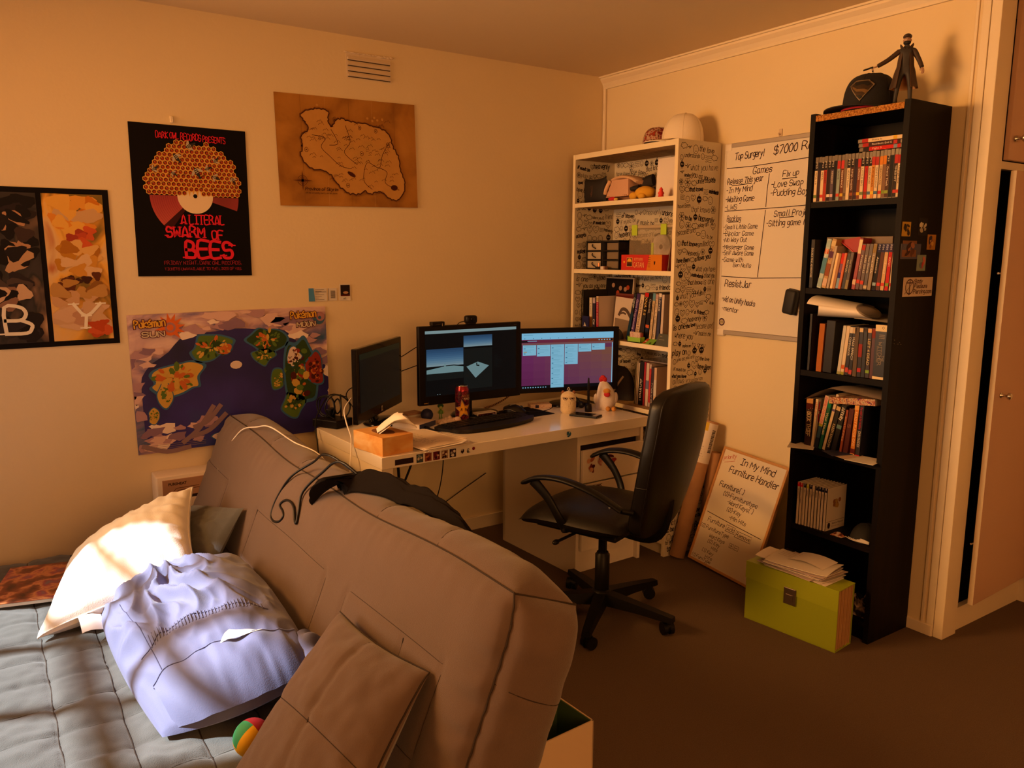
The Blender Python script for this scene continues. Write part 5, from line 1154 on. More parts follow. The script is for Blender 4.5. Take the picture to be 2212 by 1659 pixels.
# local: x 0 (front) .. .285 (back), y 0 (near side) .. .775 (far side)
BW, BD, BH, TK = .775, .285, 2.01, .020
LZ = [.06, .36, .70, 1.025, 1.385, 1.733]
def cased(b, *a): b.box(*a, m=0)
o1 = MB().box(.001, BD, 0, TK, 0, BH).obj('side_panel', m_wp, bc); MB().box(0, .0012, -.0005, TK, 0, BH).obj('edge_band', m_edge, o1)
b = MB(); doodle(b, frame((0, -.0005, 0), (1, 0, 0), (0, 0, 1)), .004, BD-.004, .01, BH-.01, 5); b.obj('doodle_print', m_ink, o1)
o2 = MB().box(.001, BD, BW-TK, BW, 0, BH).obj('side_panel', m_wp, bc); MB().box(0, .0012, BW-TK, BW, 0, BH).obj('edge_band', m_edge, o2)
b = MB(); doodle(b, frame((0, BW-TK-.0005, 0), (1, 0, 0), (0, 0, 1)), .004, BD-.012, .9, BH-.03, 7); b.obj('doodle_print', m_ink, o2)
o3 = MB().box(BD-.008, BD, TK, BW-TK, .0, BH-TK).obj('back_panel', m_wp, bc)
b = MB(); F3 = frame((BD-.0086, BW, 0), (0, -1, 0), (0, 0, 1))
for k, (za, zb) in enumerate(((.38, .70), (.72, 1.022), (1.05, 1.38), (1.41, 1.73), (1.757, BH-TK-.002))): doodle(b, F3, TK+.003, BW-TK-.003, za, zb, 20+k)
b.obj('doodle_print', m_ink, o3)
m_und = ramp_mat('wood_paper', [(.3, '#6b4a2c'), (.55, '#a98756'), (.75, '#c9ac7c')], 20, 5, .7, 1.5, (1, 9, 1))
for z, th in [(LZ[k], .022) for k in range(6)]+[(BH-.026, .026)]:
    s_ = MB().box(.0012, BD-.008, TK, BW-TK, z, z+th, m=(0, 0, 0, 0, 1, 0)).obj('shelf' if z < BH-.1 else 'top_panel', [m_und, m_edge], bc)
MB().box(.02, .03, TK, BW-TK, 0, .06).obj('plinth', m_edge, bc)
CX = lambda x: -.293+x      # shelf x to world
# ---- black bookcase
bb = thing('bookcase', 'tall narrow black bookcase full of game cases and books', 'bookcase', (-.28, -1.96, 0))
m_bk = ramp_mat('black_wood', [(.3, '#060303'), (.6, '#100806'), (.8, '#180d09')], 30, 6, .55, 1, (1, 1, .08), spec=.12); m_chip = ramp_mat('chipboard', [(.35, '#6e3f18'), (.5, '#a86c2c'), (.65, '#c08a44')], 160, 4, .9, 0, (1, 1, 1), bump=.6)
KW, KD, KH = .40, .27, 2.02
s1 = MB().box(0, KD, 0, .022, 0, KH).obj('side_panel', m_bk, bb); s2 = MB().box(0, KD, KW-.022, KW, 0, KH).obj('side_panel', m_bk, bb)
MB().box(KD-.005, KD-.001, .02, KW-.02, .05, KH-.01).obj('back_panel', m_bk, bb)
SZ_ = [.06, .362, .692, 1.005, 1.333, 1.665]
for z in SZ_: MB().box(.002, KD-.006, .022, KW-.022, z, z+.022).obj('shelf', m_bk, bb)
MB().box(.001, KD-.006, .022, KW-.022, KH-.030, KH-.008).obj('top_panel', m_bk, bb); MB().box(-.0006, .0012, .023, KW-.023, KH-.030, KH-.0075).obj('raw_edge', m_chip, bb, label='raw chipboard front edge of the top')
MB().box(.02, .035, .022, KW-.022, 0, .06).obj('plinth', m_bk, bb)
SF = frame((0, -.0008, 0), (1, 0, 0), (0, 0, 1))
for i, (x0, x1, z0, z1, bgc, cols) in enumerate(((.006, .062, 1.551, 1.602, '#b8902c', ['#2a1c10', '#3a2814']), (.112, .170, 1.556, 1.618, '#1a1412', ['#b8b09c', '#a39a88', '#c8c0ac']), (.178, .236, 1.505, 1.560, '#a8742c', ['#3a3048', '#7a4a3c', '#c89a4a']), (.018, .110, 1.478, 1.536, '#7a5038', ['#3a1c18', '#94604a', '#5a3428']), (.120, .180, 1.428, 1.486, '#7c8a80', ['#a83c3c', '#5a6a78', '#b86a5a']))):
    sticker(s1, (x0+x1)/2, (z0+z1)/2, x1-x0, z1-z0, SF, bgc, cols, 70+i)
b = MB(); rect(b, .042, .240, 1.335, 1.405, SF); T = .0005
ring(b, .085, 1.371, .026, .004, SF, 1, T, 22); ribbon(b, [(.085, 1.342), (.085, 1.398)], .005, SF, 1, T); ribbon(b, [(.067, 1.385), (.103, 1.385)], .004, SF, 1, T); ribbon(b, [(.055, 1.345), (.115, 1.395)], .002, SF, 1, T)
for w_, x, z, W_ in (('Body', .118, 1.384, .05), ('Pleasure', .116, 1.366, .085), ('Piercing.com', .112, 1.346, .122)): script(b, w_, x, z, .014, SF, .0026, m=1, jit=.2, slant=.1, W=W_, z=T, serif=.5)
b.obj('sticker', [ink('#c9b4a0'), ink('#4a2a2a')], s1, label='white shop sticker with dark lettering')
# ---- books and cases: one builder, spine facing the room; local x depth (0 = spine), y thickness, z height
m_pg = M('page', (.72, .66, .58), .7)
def book(name, label, cat, y, z, th, h, d, lean=0, x=None, col='#333', bands=(), title=None, tcol='#ddd', tz=(.25, .75), group=None, flat=False, case=False, font=True, side=None, tw=.62):
    """lean > 0 tips the top towards the viewer's right (-y); y = its right foot"""
    if lean < 0 and not flat: z += th*math.sin(-lean)
    x = x if x is not None else -.262
    t = thing(name, label, cat, (x, y, z), (lean, 0, 0) if not flat else (0, 0, lean), group)
    c = M('cov_'+col.strip('#'), col, .32 if case else .5, spec=.45)
    if case:
        MB().box(0, d, 0, th, 0, h, bev=.0012, seg=1).obj('case', c, t)
    else:
        b = MB(); b.box(0, d, 0, .0014, 0, h).box(0, d, th-.0014, th, 0, h).box(0, .0018, 0, th, 0, h); b.obj('cover', c if side is None else c, t)
        MB().box(.0017, d-.003, .0014, th-.0014, .003, h-.003).obj('pages', m_pg, t)
    F = frame((-.0005, th, 0), (0, -1, 0), (0, 0, 1)); b = MB(); mats = []
    for q, (z0, z1, cc) in enumerate(bands):
        b = MB(); rect(b, .0005, th-.0005, z0*h, z1*h, F, 0, .00015*q); b.obj('spine_band', ink(cc), t)
    if title:
        b = MB(); L = (tz[1]-tz[0])*h; fs = min(th*tw, .02); a = -PI/2
        if font is True: print_(b, title, th/2-fs*.38, tz[1]*h, fs*.8, F, 0, width=min(L, len(title)*fs*.75), ang=a, z=.0006)
        else: script(b, title, th/2-fs*.38, tz[1]*h, fs*.8, F, fs*.14, jit=.2, slant=0, W=L, ang=a, z=.0006, sub=2, serif=.4 if font == 'serif' else 0)
        b.obj('title', ink(tcol), t)
    return t

def row_y(y, items, gap=.0006):
    """right-foot positions of a row of leaning books, items = (thickness, height, lean), so that none cuts its neighbour"""
    out = []; prev = None
    for th, h, ln in items:
        y -= th/math.cos(ln)+gap
        if prev is not None: y -= max(0, min(h, prev[1])*math.cos(prev[2])*(math.tan(prev[2])-math.tan(ln)))
        out.append(y); prev = (th, h, ln)
    return out
# ------------------------------------------------------------------ black bookcase, top shelf: a row of disc game cases
GRY = '#66584a'
YL, YR = -1.584, -1.9365
top_row = [  # spine colour, top band, badge, title, words for the label
 ('#d8bd96', '#191012', '#6a7a3a', 'FIFA 10', 'pale spine, black head, green badge'), ('#3a1c1c', '#181420', '#2a1010', '', 'plum dark spine without badge'),
 ('#d9be98', '#1c1214', '#c03a22', 'METAL', 'pale spine with red foot'), ('#a8301c', '#1c1214', '#a8301c', 'RATCHET', 'red spine with cream edge'),
 ('#2a1414', '#1c1214', '#d8c8b0', '', 'dark spine with white edge'), ('#5a4a56', '#1c1214', '#c9a0a0', 'KINGDOM', 'mauve mottled spine'),
 ('#171010', '#181214', '#171010', '', 'plain black spine'), ('#8a9890', '#b02820', '#c03a22', 'SKATE', 'grey green spine with red head'),
 ('#6a3422', '#c0302a', '#c9a02c', 'RESISTANCE', 'rust spine, red head, yellow badge'), ('#7a6450', '#6a5848', '#5a4838', '', 'dull tan spine, no print'),
 ('#d8c09a', '#1a1214', '#d8c09a', 'HEAVY RAIN', 'pale spine with scrawled title'), ('#4a2218', '#1a1214', '#8a4a2a', 'NINJA GAIDEN', 'chestnut spine with upright title'),
 ('#33222c', '#2a1a22', '#5a2a34', '', 'dull purple spine'), ('#7a3c20', '#a8281c', '#d0a428', 'DRAGON', 'orange brown spine, yellow badge'),
 ('#d6bf9c', '#1a1214', '#6a7a4a', 'LITTLE BIG', 'pale spine with small green badge'), ('#b81c10', '#1a1214', '#7a3a1a', 'WET', 'bright red spine with short title'),
 ('#d2ba94', '#1a1214', '#4a6a8a', 'DARK VOID', 'pale spine with blue badge and black head'), ('#c9822c', '#b02a1c', '#d8b02c', 'BORDERLANDS', 'amber spine with yellow badge'),
 ('#d6bf9c', '#a82a22', '#4a6a8a', 'WHITE KNIGHT', 'pale spine with red head and blue badge'), ('#c9a97c', '#c9761c', '#b83222', 'DRAGON AGE', 'sandy spine with orange head'),
 ('#7a5a44', '#c9761c', '#7a8a2c', '', 'drab brown spine with green badge'), ('#4a2c20', '#1a1214', '#8a9a3c', 'Grand Theft', 'dark brown spine with white title'),
 ('#191416', '#17161c', '#191416', '', 'black spine near the right end'), ('#2c221e', '#b02a22', '#c03a32', 'TIMESHIFT', 'dark spine with red head and badge'),
 ('#d8c09a', '#a81c1c', '#c03a2a', 'Orange Box', 'pale spine with dark red head')]
n = len(top_row); th = (YL-YR)/n
for i, (c, tb, bd, ti, wl) in enumerate(top_row):
    dk = sum(lin(c)[:3]) < .35
    book('game_case', 'upright game case on the top shelf, ' + wl, 'game case', YL-th*(i+1)+.0002, 1.687, th-.0005, .171+.0012*math.sin(i*2.3), .135, x=-.268+.002*math.sin(i*1.7), col=GRY, case=True,
         bands=[(.02, .70, c), (.70, .875, tb), (.10, .165, bd)], title=ti or None, tcol='#e0cdb0' if dk else '#3a2018', tz=(.22, .66), group='game cases on the top shelf')
    if tb in ('#1a1214', '#1c1214', '#191012'):
        b = MB(); print_(b, 'PS3', -.0035, -.004, .0062, frame((-.0008, 0, 0), (0, -1, 0), (0, 0, 1)), 0, width=.022, ang=0, z=.0004)
        o = b.obj('console_mark', ink('#d8c8b4'), bpy.data.objects[-1] if False else C.objects[-1].parent if C.objects[-1].parent and C.objects[-1].parent.type == 'EMPTY' else None)
        o.location = (0, th/2-.0025, .171*.86); o.rotation_euler = (math.pi/2*0+PI/2, 0, 0)
for i, (c, hd, bd, ti, tc, wl) in enumerate((('#c01a14', '#241a18', '#7a8aa0', 'Fight 3', '#e8d0b8', 'red one at the bottom'), ('#3a1a18', '#a8201c', '#b02a24', 'Resident Evil 5', '#e8dcc8', 'dark one in the middle'), ('#d9c19a', '#a8201c', '#d0a428', 'Skate It', '#5a3a24', 'pale one on top'))):
    t = book('game_case', 'game case lying on the top shelf row, ' + wl, 'game case', 0, 0, .0142, .171, .135, col=GRY, case=True, bands=[(.05 if i < 2 else .0, .76, c), (.76, .9, hd), (.12, .2, bd)], group='game cases lying on top of the row')
    t.rotation_euler = (-PI/2, 0, .02*(i-1)); t.location = (-.262-.004*i, -1.9345+.004*(2-i)*.3, 1.8608+.0145*(i+1))
    b = MB(); print_(b, ti, .055, .0045, .0062, frame((-.0012, 0.171, 0), (0, -1, 0), (0, 0, 1)), 0, width=.005*len(ti)); o = b.obj('title', ink(tc), t); o.rotation_euler = (PI/2, 0, 0); o.location = (0, .0142, 0)
# ------------------------------------------------------------------ second shelf: leaning cases
z2 = 1.3555
t = book('disc_case', 'black disc case with white spine lettering at the left of the second shelf', 'game case', -1.6065, z2, .0145, .19, .135, col='#141012', case=True, title='DOUBLE FINE ADVENTURE', tcol='#d8ccb8', tz=(.22, .82), x=-.272)
t = thing('art_book', 'brown picture box leaning behind the disc cases', 'box', (-.215, -1.79, z2), (-.0, 0, 0)); MB().box(0, .02, -.105, .170, 0, .198, bev=.001).obj('box', M('box_brown', (.16, .10, .06), .5), t)
y = -1.6325
row2 = [(.019, .192, '#a9b8b4', [(.03, .2, '#8fa6a8'), (.3, .62, '#4f7f96'), (.7, .8, '#b85a3a'), (.84, .97, '#9ab0b0')], 'Sims', '#e8dcc8', .19, 'pale blue tall'), (.019, .192, '#b08a54', [(.05, .2, '#c9a890'), (.25, .5, '#8a4a2a'), (.62, .75, '#5a3050'), (.85, .96, '#c9b080')], 'plato', '#4a2a40', .19, 'tan and purple patterned'),
 (.010, .165, '#a89480', [], '', '', .17, 'drab thin'), (.011, .138, '#dfbf88', [], '', '', .15, 'cream'), (.012, .136, '#a06a34', [], '', '', .15, 'brown card'), (.012, .138, '#6a2a5a', [(.7, .98, '#c0281a'), (.02, .3, '#7a98b0'), (.3, .45, '#2a2a6a')], '', '', .15, 'red, violet and blue'), (.010, .138, '#c05a1c', [], '', '', .15, 'orange'),
 (.014, .138, '#161010', [], 'PATAPON', '#e0cca8', .14, 'black'), (.013, .140, '#4a3a30', [(.0, .25, '#8a7a54')], 'Star Ocean', '#b8a488', .13, 'grey brown')]
ys = row_y(-1.626, [(r_[0], r_[1], r_[6]) for r_ in row2]); y = ys[-1]
for i, (tk, h, c, bands, ti, tc, ln, wl) in enumerate(row2):
    book('game_case', wl+' game case leaning in the left half of the second shelf', 'game case', ys[i], z2, tk, h, .12, lean=ln, x=-.272+.003*(i % 2), col=c, case=True, bands=bands, title=ti or None, tcol=tc or '#fff', tz=(.45, .8), group='game cases on the second shelf')
row2b = [(.0142, .192, '#8a1a18', [(.7, .97, '#d9c4a0'), (.1, .2, '#c9a890')], '', 'tall red and white'), (.0142, .171, '#4a1c18', [(.86, .97, '#a8241c'), (.14, .22, '#c03a2a')], 'Prototype', 'maroon with red head'), (.0142, .171, '#4a3020', [(.12, .2, '#c03a2a')], 'DARK SOULS', 'brown with red badge'), (.0142, .171, '#3a2418', [(.03, .1, '#b8a080')], 'Two Worlds', 'dark brown, cream foot'), (.0142, .171, '#7a6038', [(.8, .97, '#8a7040')], 'Last of Us', 'olive tan')]
ys = row_y(y-.0135, [(r_[0], r_[1], .118-.006*i) for i, r_ in enumerate(row2b)]); y = ys[-1]
for i, (tk, h, c, bands, ti, wl) in enumerate(row2b):
    book('game_case', wl+' game case leaning in the middle of the second shelf', 'game case', ys[i], z2, tk, h, .13, lean=.118-.006*i, x=-.270, col=c, case=True, bands=bands, title=ti or None, tcol='#d8c8b0', tz=(.25, .75), group='game cases on the second shelf')
row2c = [('#161012', '#28284a', '#8aa0a8', 'Assassins', 'black with light blue badge'), ('#5a3428', '#28284a', '#c03a30', '', 'brown with blue head'), ('#c09a6c', '#3c3a66', '#c03a30', 'Uncharted', 'sand coloured with blue head'), ('#b01a14', '#3a2a4a', '#7a8a2c', 'WATCH', 'scarlet with green badge'), ('#c9b090', '#3c3a66', '#c03a30', '', 'off white with blue head'), ('#4a1a1a', '#3c3a66', '#a89888', 'Until Dawn', 'wine red with blue head')]
ys = row_y(y-.004, [(.0142, .170, .085-.012*i) for i in range(6)])
for i, (c, hd, bd, ti, wl) in enumerate(row2c):
    book('game_case', wl+' case at the right of the second shelf', 'game case', ys[i], z2, .0142, .170, .13, lean=.085-.012*i, x=-.270, col='#2a2a50', case=True, bands=[(.01, .82, c), (.82, .985, hd), (.1, .17, bd)], title=ti or None, tcol='#e0d0b8', tz=(.25, .72), group='game cases on the second shelf')
    t = C.objects[-1].parent; b = MB(); print_(b, 'PS4', .0045, .166, .0065, frame((-.0011, .0142, 0), (0, -1, 0), (0, 0, 1)), ang=-PI/2, width=.018); b.obj('console_mark', ink('#c9c0c0'), t)
t = thing('red_card', 'folded red card standing on the second shelf behind the cases', 'card', (-.235, -1.735, z2+.185)); MB().add([(0, .045, .0), (0, -.03, -.052), (0, -.055, .0), (0, -.04, .012), (.004, .045, 0), (.004, -.03, -.052), (.004, -.055, 0), (.004, -.04, .012)], [(0, 1, 2, 3), (7, 6, 5, 4), (0, 4, 5, 1), (1, 5, 6, 2), (2, 6, 7, 3), (3, 7, 4, 0)]).obj('card', M('card_red', (.33, .008, .010), .5), t); MB().cyl((-.002, .045, 0), (-.002, -.03, -.052), .0022, n=6).obj('edge', M('card_red_edge', (.55, .06, .06), .5), t)
# ------------------------------------------------------------------ third shelf
z3 = 1.0275
for nm, lb, y, tk, h, c, bands, ti, tc, ln, d in (('book', 'dark slim book at the left wall of the third shelf', -1.615, .012, .225, '#1c1410', [], '', '', 0, .2), ('book', 'orange brown and cream book on the third shelf', -1.668, .024, .19, '#8a4a1c', [(0, 1, '#a05a20')], '', '', .03, .16),
    ('boxed_game', 'big plain black box on the third shelf', -1.712, .038, .205, '#120c0b', [], '', '', .03, .17), ('game_case', 'white cased game with two stripes on the third shelf', -1.7515, .0142, .19, '#b8b0a0', [(.0, .06, '#8a8a5a')], '', '', .08, .135), ('game_case', 'cream cased game with orange tag on the third shelf', -1.767, .0142, .19, '#c9b496', [(.12, .2, '#b8561c'), (0, .06, '#8a8a2c')], '', '', .08, .135),
    ('game_case', 'dark cased game with slanted white title on the third shelf', -1.785, .0142, .19, '#1c1214', [(.86, .98, '#c9bca8'), (.06, .16, '#b04038')], 'COMMANDER', '#d8ccb8', .06, .135), ('game_case', 'black cased space game with white title on the third shelf', -1.8005, .0142, .19, '#150e10', [(.86, .98, '#b8a080'), (.03, .12, '#a83a38')], 'MASS EFFECT', '#e0d4c0', .05, .135),
    ('game_case', 'clear edged empty looking case on the third shelf', -1.820, .016, .19, '#3a2c24', [(0, 1, '#5a4a3c')], '', '', .0, .135), ('game_case', 'black case with red stripe on the third shelf', -1.838, .016, .19, '#1c1010', [(.4, .66, '#8a2a22'), (.1, .18, '#a82a2c'), (.9, .98, '#c9ae86')], '', '', 0, .135), ('game_case', 'grey black case without title on the third shelf', -1.854, .015, .19, '#1a1416', [(.92, .98, '#3a302c')], '', '', 0, .135),
    ('game_case', 'case with yellow brush title on the third shelf', -1.872, .016, .19, '#2a1410', [(.1, .16, '#7a9a3a'), (.9, .98, '#d0a070')], 'LEFT 4 DEAD', '#d9c084', 0, .135), ('game_case', 'dark red patterned case on the third shelf', -1.8885, .015, .19, '#4a1a18', [(.8, .98, '#7a2a1c')], '', '', 0, .135)):
    book(nm, lb, 'game case' if nm == 'game_case' else ('box' if nm == 'boxed_game' else 'book'), y, z3, tk, h, d, lean=ln, x=-.266, col=c, case=nm != 'book', bands=bands, title=ti or None, tcol=tc or '#fff', tz=(.2, .78), tw=.75, group='game cases on the third shelf' if nm == 'game_case' else None)
t = thing('boxed_game', 'black fantasy game box with pale lettering at the right of the third shelf', 'box', (-.272, -1.936, z3)); MB().box(0, .15, 0, .046, 0, .205, bev=.001).obj('carton', M('cov_150e10'), t); F = frame((-.0006, .046, 0), (0, -1, 0), (0, 0, 1)); b = MB()
rect(b, .0, .046, .180, .204, F, 0); rect(b, 0, .046, .002, .012, F, 0); ring(b, .03, .193, .004, .0012, F, 1, .0004, 10)
print_(b, 'THE', .030, .092, .010, F, 2, ang=-PI/2, width=.022); script(b, 'WITCHER', .016, .140, .013, F, .0018, m=2, jit=.2, slant=0, W=.085, ang=-PI/2, serif=.5); print_(b, 'ENHANCED EDITION', .010, .125, .004, F, 2, ang=-PI/2, width=.06)
for k in range(3): rect(b, .016, .038, .166-.006*k, .168-.006*k, F, 2)
b.obj('lettering', [ink('#d8c49c'), ink('#2a1a14'), ink('#8a7a68')], t)
t = thing('paper_roll', 'big white sheets folded over on top of the third shelf row', 'papers', (-.215, -1.75, 1.2375))
def roll(k):
    def f(u, v):
        # loosely rolled sheets: u round the roll (a little more than one turn), v along it towards the right
        a = 2*PI*1.12*u+.5; ra, rb = .088-.008*k-.010*u, .043-.004*k-.004*u
        return Vector((-.005+.02*v+ra*math.cos(a), .150-.215*v-.055*max(0, math.cos(a+PI))*(1-v)*(math.sin(a) < .2)+.01*math.cos(a)+.035*v*math.sin(a), .0465+rb*math.sin(a)*(1-.35*v)-.012*v))
    return f
for k in range(3): MB().grid(roll(k), 60, 10).obj('sheet', m_paper, t)
MB().grid(lambda u, v: Vector((-.03+.20*v, -.03-.150*u, .001+.020*(1-u)*math.sin(PI*v*.6+.4)+.005*math.sin(u*9)*v)), 14, 6).obj('sheet', M('page'), t)
MB().grid(lambda u, v: Vector((-.02+.19*v, -.06-.12*u, .0005+.004*math.sin(u*6+v*4)*v+.004)), 14, 6).obj('sheet', m_paper, t)
# ------------------------------------------------------------------ fourth shelf: paperbacks
z4 = .7145
row5 = (('dark brown thick novel with a figure on top of the spine', -1.640, .031, .198, .13, '#2a100c', [(.80, 1, '#c09060'), (.78, .9, '#4a1410')], 'BOOK THIEF', '#c9b48e', 0, 'serif', (.22, .72)), ('white spined book with red title, leaning, cover partly seen', -1.668, .014, .20, .14, '#d0c0a8', [(.0, .12, '#c9b8a0')], 'LEAN OUT', '#b81c24', .05, True, (.42, .93)),
    ('blue and yellow spined book with pink title', -1.705, .018, .222, .14, '#2c4a66', [(.45, 1, '#c9a89a'), (.42, .47, '#a0a02c'), (0, .2, '#20283c')], 'GAME CHANGERS', '#c81c40', .17, True, (.45, .97)), ('green paperback with white script title', -1.728, .016, .205, .13, '#0f5a44', [(.85, 1, '#1a7a5a')], 'Your House', '#d8d0b0', .16, 'hand', (.3, .75)),
    ('large white spined book leaning among the paperbacks', -1.758, .014, .235, .15, '#cdb9a2', [(.70, .74, '#5a4a7a')], '', '', .20, True, (.2, .8)), ('black paperback with cream lettering in the fourth shelf', -1.786, .019, .19, .12, '#1a120f', [(.9, .985, '#c0a47a')], 'KAREN KINGDOM', '#d0bc94', .21, True, (.08, .6)), ('black crime paperback with white script title', -1.812, .022, .195, .12, '#120d10', [(.5, .58, '#5a7a80')], 'Affinity', '#d0c8bc', .19, 'hand', (.68, .95)),
    ('rust coloured thin paperback', -1.836, .012, .178, .12, '#8a3a1a', [], 'small fires', '#c9a080', .11, 'hand', (.3, .85)), ('dark red paperback beside the orange one', -1.862, .022, .185, .12, '#4a0e0a', [], 'S', '#8a5a4a', .09, 'serif', (.6, .66)), ('orange paperback with pale capital lettering', -1.893, .019, .205, .13, '#c9761c', [(.9, 1, '#d9a25a'), (.06, .15, '#5a1a20'), (0, .05, '#d9b98a')], 'READY PLAYER ONE', '#e8c890', .04, True, (.2, .86)), ('navy paperback with red and white lettering at the right end', -1.928, .020, .21, .13, '#1e1c28', [(0, .05, '#a81c28')], 'JOHN MARSDEN', '#d8ccc0', .03, True, (.2, .5)))
ys = row_y(-1.606, [(r_[2], r_[3], r_[9]) for r_ in row5], .0004)
for q_, (lb, y, tk, h, d, c, bands, ti, tc, ln, ft, tz) in enumerate(row5):
    y = ys[q_]
    t = book('paperback', lb, 'book', y, z4, tk, h, d, lean=ln, x=-.258, col=c, bands=bands, title=ti or None, tcol=tc or '#fff', font=ft, tz=tz, tw=.7, group='books on the fourth shelf')
    if ti == 'BOOK THIEF': b = MB(); print_(b, 'MARKUS ZUSAK', .0245, .135, .0042, frame((-.0005, .031, 0), (0, -1, 0), (0, 0, 1)), ang=-PI/2, width=.075, z=.0006); b.obj('author', ink('#c9b48e'), t)
    if ti == 'JOHN MARSDEN': b = MB(); script(b, 'the night is for hunting', .006, .198, .008, frame((-.0005, .02, 0), (0, -1, 0), (0, 0, 1)), .0012, ang=-PI/2, W=.085, z=.0006); b.obj('subtitle', ink('#a81c30'), t)
    if ti == 'LEAN OUT':
        b = MB(); F = frame((0.004, -.0006, 0), (1, 0, 0), (0, 0, 1)); script(b, 'LEAN', .004, .155, .032, F, .008, jit=.3, slant=0, W=.12); script(b, 'OUT', .006, .108, .036, F, .009, jit=.3, slant=0, W=.10)
        for k in range(4): script(b, ('The Struggle', 'for Gender', 'in Tech', 'and more')[k], .008, .085-.018*k, .010, F, .002, m=1, jit=.6, W=.09)
        b.obj('cover_title', [ink('#b81c24'), ink('#2a2018')], t)
t = thing('patterned_book', 'book with a busy red and violet pattern tilted on top of the paperbacks', 'book', (-.262, -1.905, .925), (-.10, 0, 0)); MB().box(0, .14, 0, .195, 0, .0015).box(0, .14, 0, .195, .0265, .028).box(0, .0015, 0, .195, 0, .028).obj('cover', ramp_mat('busy', [(.3, '#3a1a3a'), (.42, '#c9b090'), (.5, '#8a2a2a'), (.56, '#d9b88a'), (.64, '#4a2a5a'), (.75, '#c03a22')], 55, 4, .4), t); MB().box(.0015, .135, .003, .192, .0015, .0265).obj('pages', m_pg, t)
t = thing('grey_sheet', 'grey stiff sheet bent over the top of the fourth shelf books', 'papers', (-.26, -1.76, .92)); MB().grid(lambda u, v: Vector((-.01+.2*v, .155-.33*u, (.048-.058*max(0, (.35-u)/.35)**1.4*(1)-.02*max(0, u-.4)+.004*math.sin(v*5)) )), 30, 6).grid(lambda u, v: Vector((-.01+.2*v, .155-.33*u, .047-.058*max(0, (.35-u)/.35)**1.4-.02*max(0, u-.4)+.004*math.sin(v*5))), 30, 6, flip=True).obj('sheet', M('sheet_grey', (.42, .34, .29), .6), t)
for lb, x, y, rz, w_, c in (('cream postcard sticking out at the left of the fourth shelf', -.292, -1.618, .5, .10, 'page'), ('dark glossy card sticking out in the middle of the fourth shelf', -.285, -1.765, -.5, .085, 'spine_blue'), ('patterned leaflet hanging over the middle edge of the fourth shelf', -.290, -1.81, -.25, .075, 'card_tan'), ('long cream envelope sticking out at the right of the fourth shelf', -.292, -1.888, .12, .11, 'page')):
    t = thing('card', lb, 'card', (x, y, z4+.0015+(.002 if 'leaflet' in lb else 0)+(.004 if 'dark' in lb else 0)), (0, -.05, rz)); MB().box(-.03, .06, -w_/2, w_/2, 0, .0018).obj('sheet', M(c), t)
# ------------------------------------------------------------------ fifth shelf: slim white books, black cap
z5 = .3845; y = -1.600
for i, (tb, dx) in enumerate((('#c01c20', 0), ('#b8202a', 0), ('#1c1c30', .004), ('#b8b02c', .004), ('#20203c', .006), ('#c9b8a8', .006), ('#1c1c34', .008), ('#1a1a3a', .010), ('#1a1a3a', .010), ('#1a1a3a', .012))):
    y -= .0132
    t = book('slim_book', ('red tab, first from the left', 'red tab, second from the left', 'black tab next to the yellow', 'yellow tab', 'navy tab right of the yellow one', 'no coloured tab', 'navy tab, fourth from the right', 'navy tab, third from the right', 'navy tab, second from the right', 'navy tab with its white cover showing')[i].join(('slim white book with ', ' on the fifth shelf')), 'book', y, z5, .0125, .178, .128, x=-.274+dx, lean=.0, col='#c9b9a9', bands=[(.90, .995, tb)], title=('Earthbound', 'Chrono Trigger', 'ZZT', 'Galaga', 'Jagged', 'Super', 'Bible', 'Baldur', 'Metal', 'World')[i], tcol='#4a3a36', tz=(.3, .85), tw=.45, font=True, group='slim white books on the fifth shelf')
    b = MB(); print_(b, str((i+1) % 10), .0045, .95*.178, .007, frame((-.0009, .0125, 0), (0, -1, 0), (0, 0, 1)), z=.0006); b.obj('number', ink('#e8dcd0'), t)
F = frame((0, -.0006, 0), (1, 0, 0), (0, 0, 1)); b = MB()
rnd = random.Random(2)
for k in range(9): disc(b, .066+rnd.uniform(-.018, .018), .105+rnd.uniform(-.018, .018), rnd.uniform(.006, .012), F, k % 2, .0002*k, 10)
rect(b, .004, .124, .036, .0372, F, 2); disc(b, .022, .020, .009, F, 2, .0003, 10, .013); print_(b, 'World of Warcraft', .042, .022, .008, F, 2, width=.075); print_(b, 'Daniel Lisi', .042, .011, .006, F, 3, width=.05)
b.obj('cover_print', [ink('#a8803c'), ink('#8a5a2c'), ink('#241a1a'), ink('#8a6a5a')], t)
t = thing('baseball_cap', 'black cap with pale strings lying at the right of the fifth shelf', 'cap', (-.20, -1.872, z5)); MB().grid(lambda u, v: (lambda a, e: Vector((.07*math.cos(a)*math.cos(e), .055*math.sin(a)*math.cos(e), .062*math.sin(e)+.004*math.sin(a*5)*math.cos(e))))(2*PI*u, v*PI/2), 24, 9, cu=True).obj('crown', M('cap_black', (.02, .02, .018), .8), t); b = MB()
for k in range(5): b.tube([(-.05+.006*k, .055-.008*k, .003), (-.072+.003*k, .01, .006+.003*k), (-.058, -.05, .004+.002*k)], .0018, 5)
b.obj('string', M('page'), t)
t = thing('torn_sticker', 'small torn orange and white sticker on the edge of the fifth shelf', 'sticker', (-.265, -1.79, z5)); MB().grid(lambda u, v: Vector((-.012+.03*v, .025-.05*u, .001+.010*v*math.sin(u*3+.3))), 8, 4).obj('paper', ramp_mat('sticker_orange', [(.45, '#c9b8a8'), (.55, '#b8622c'), (.6, '#5a2a1a')], 60, 2, .5), t)
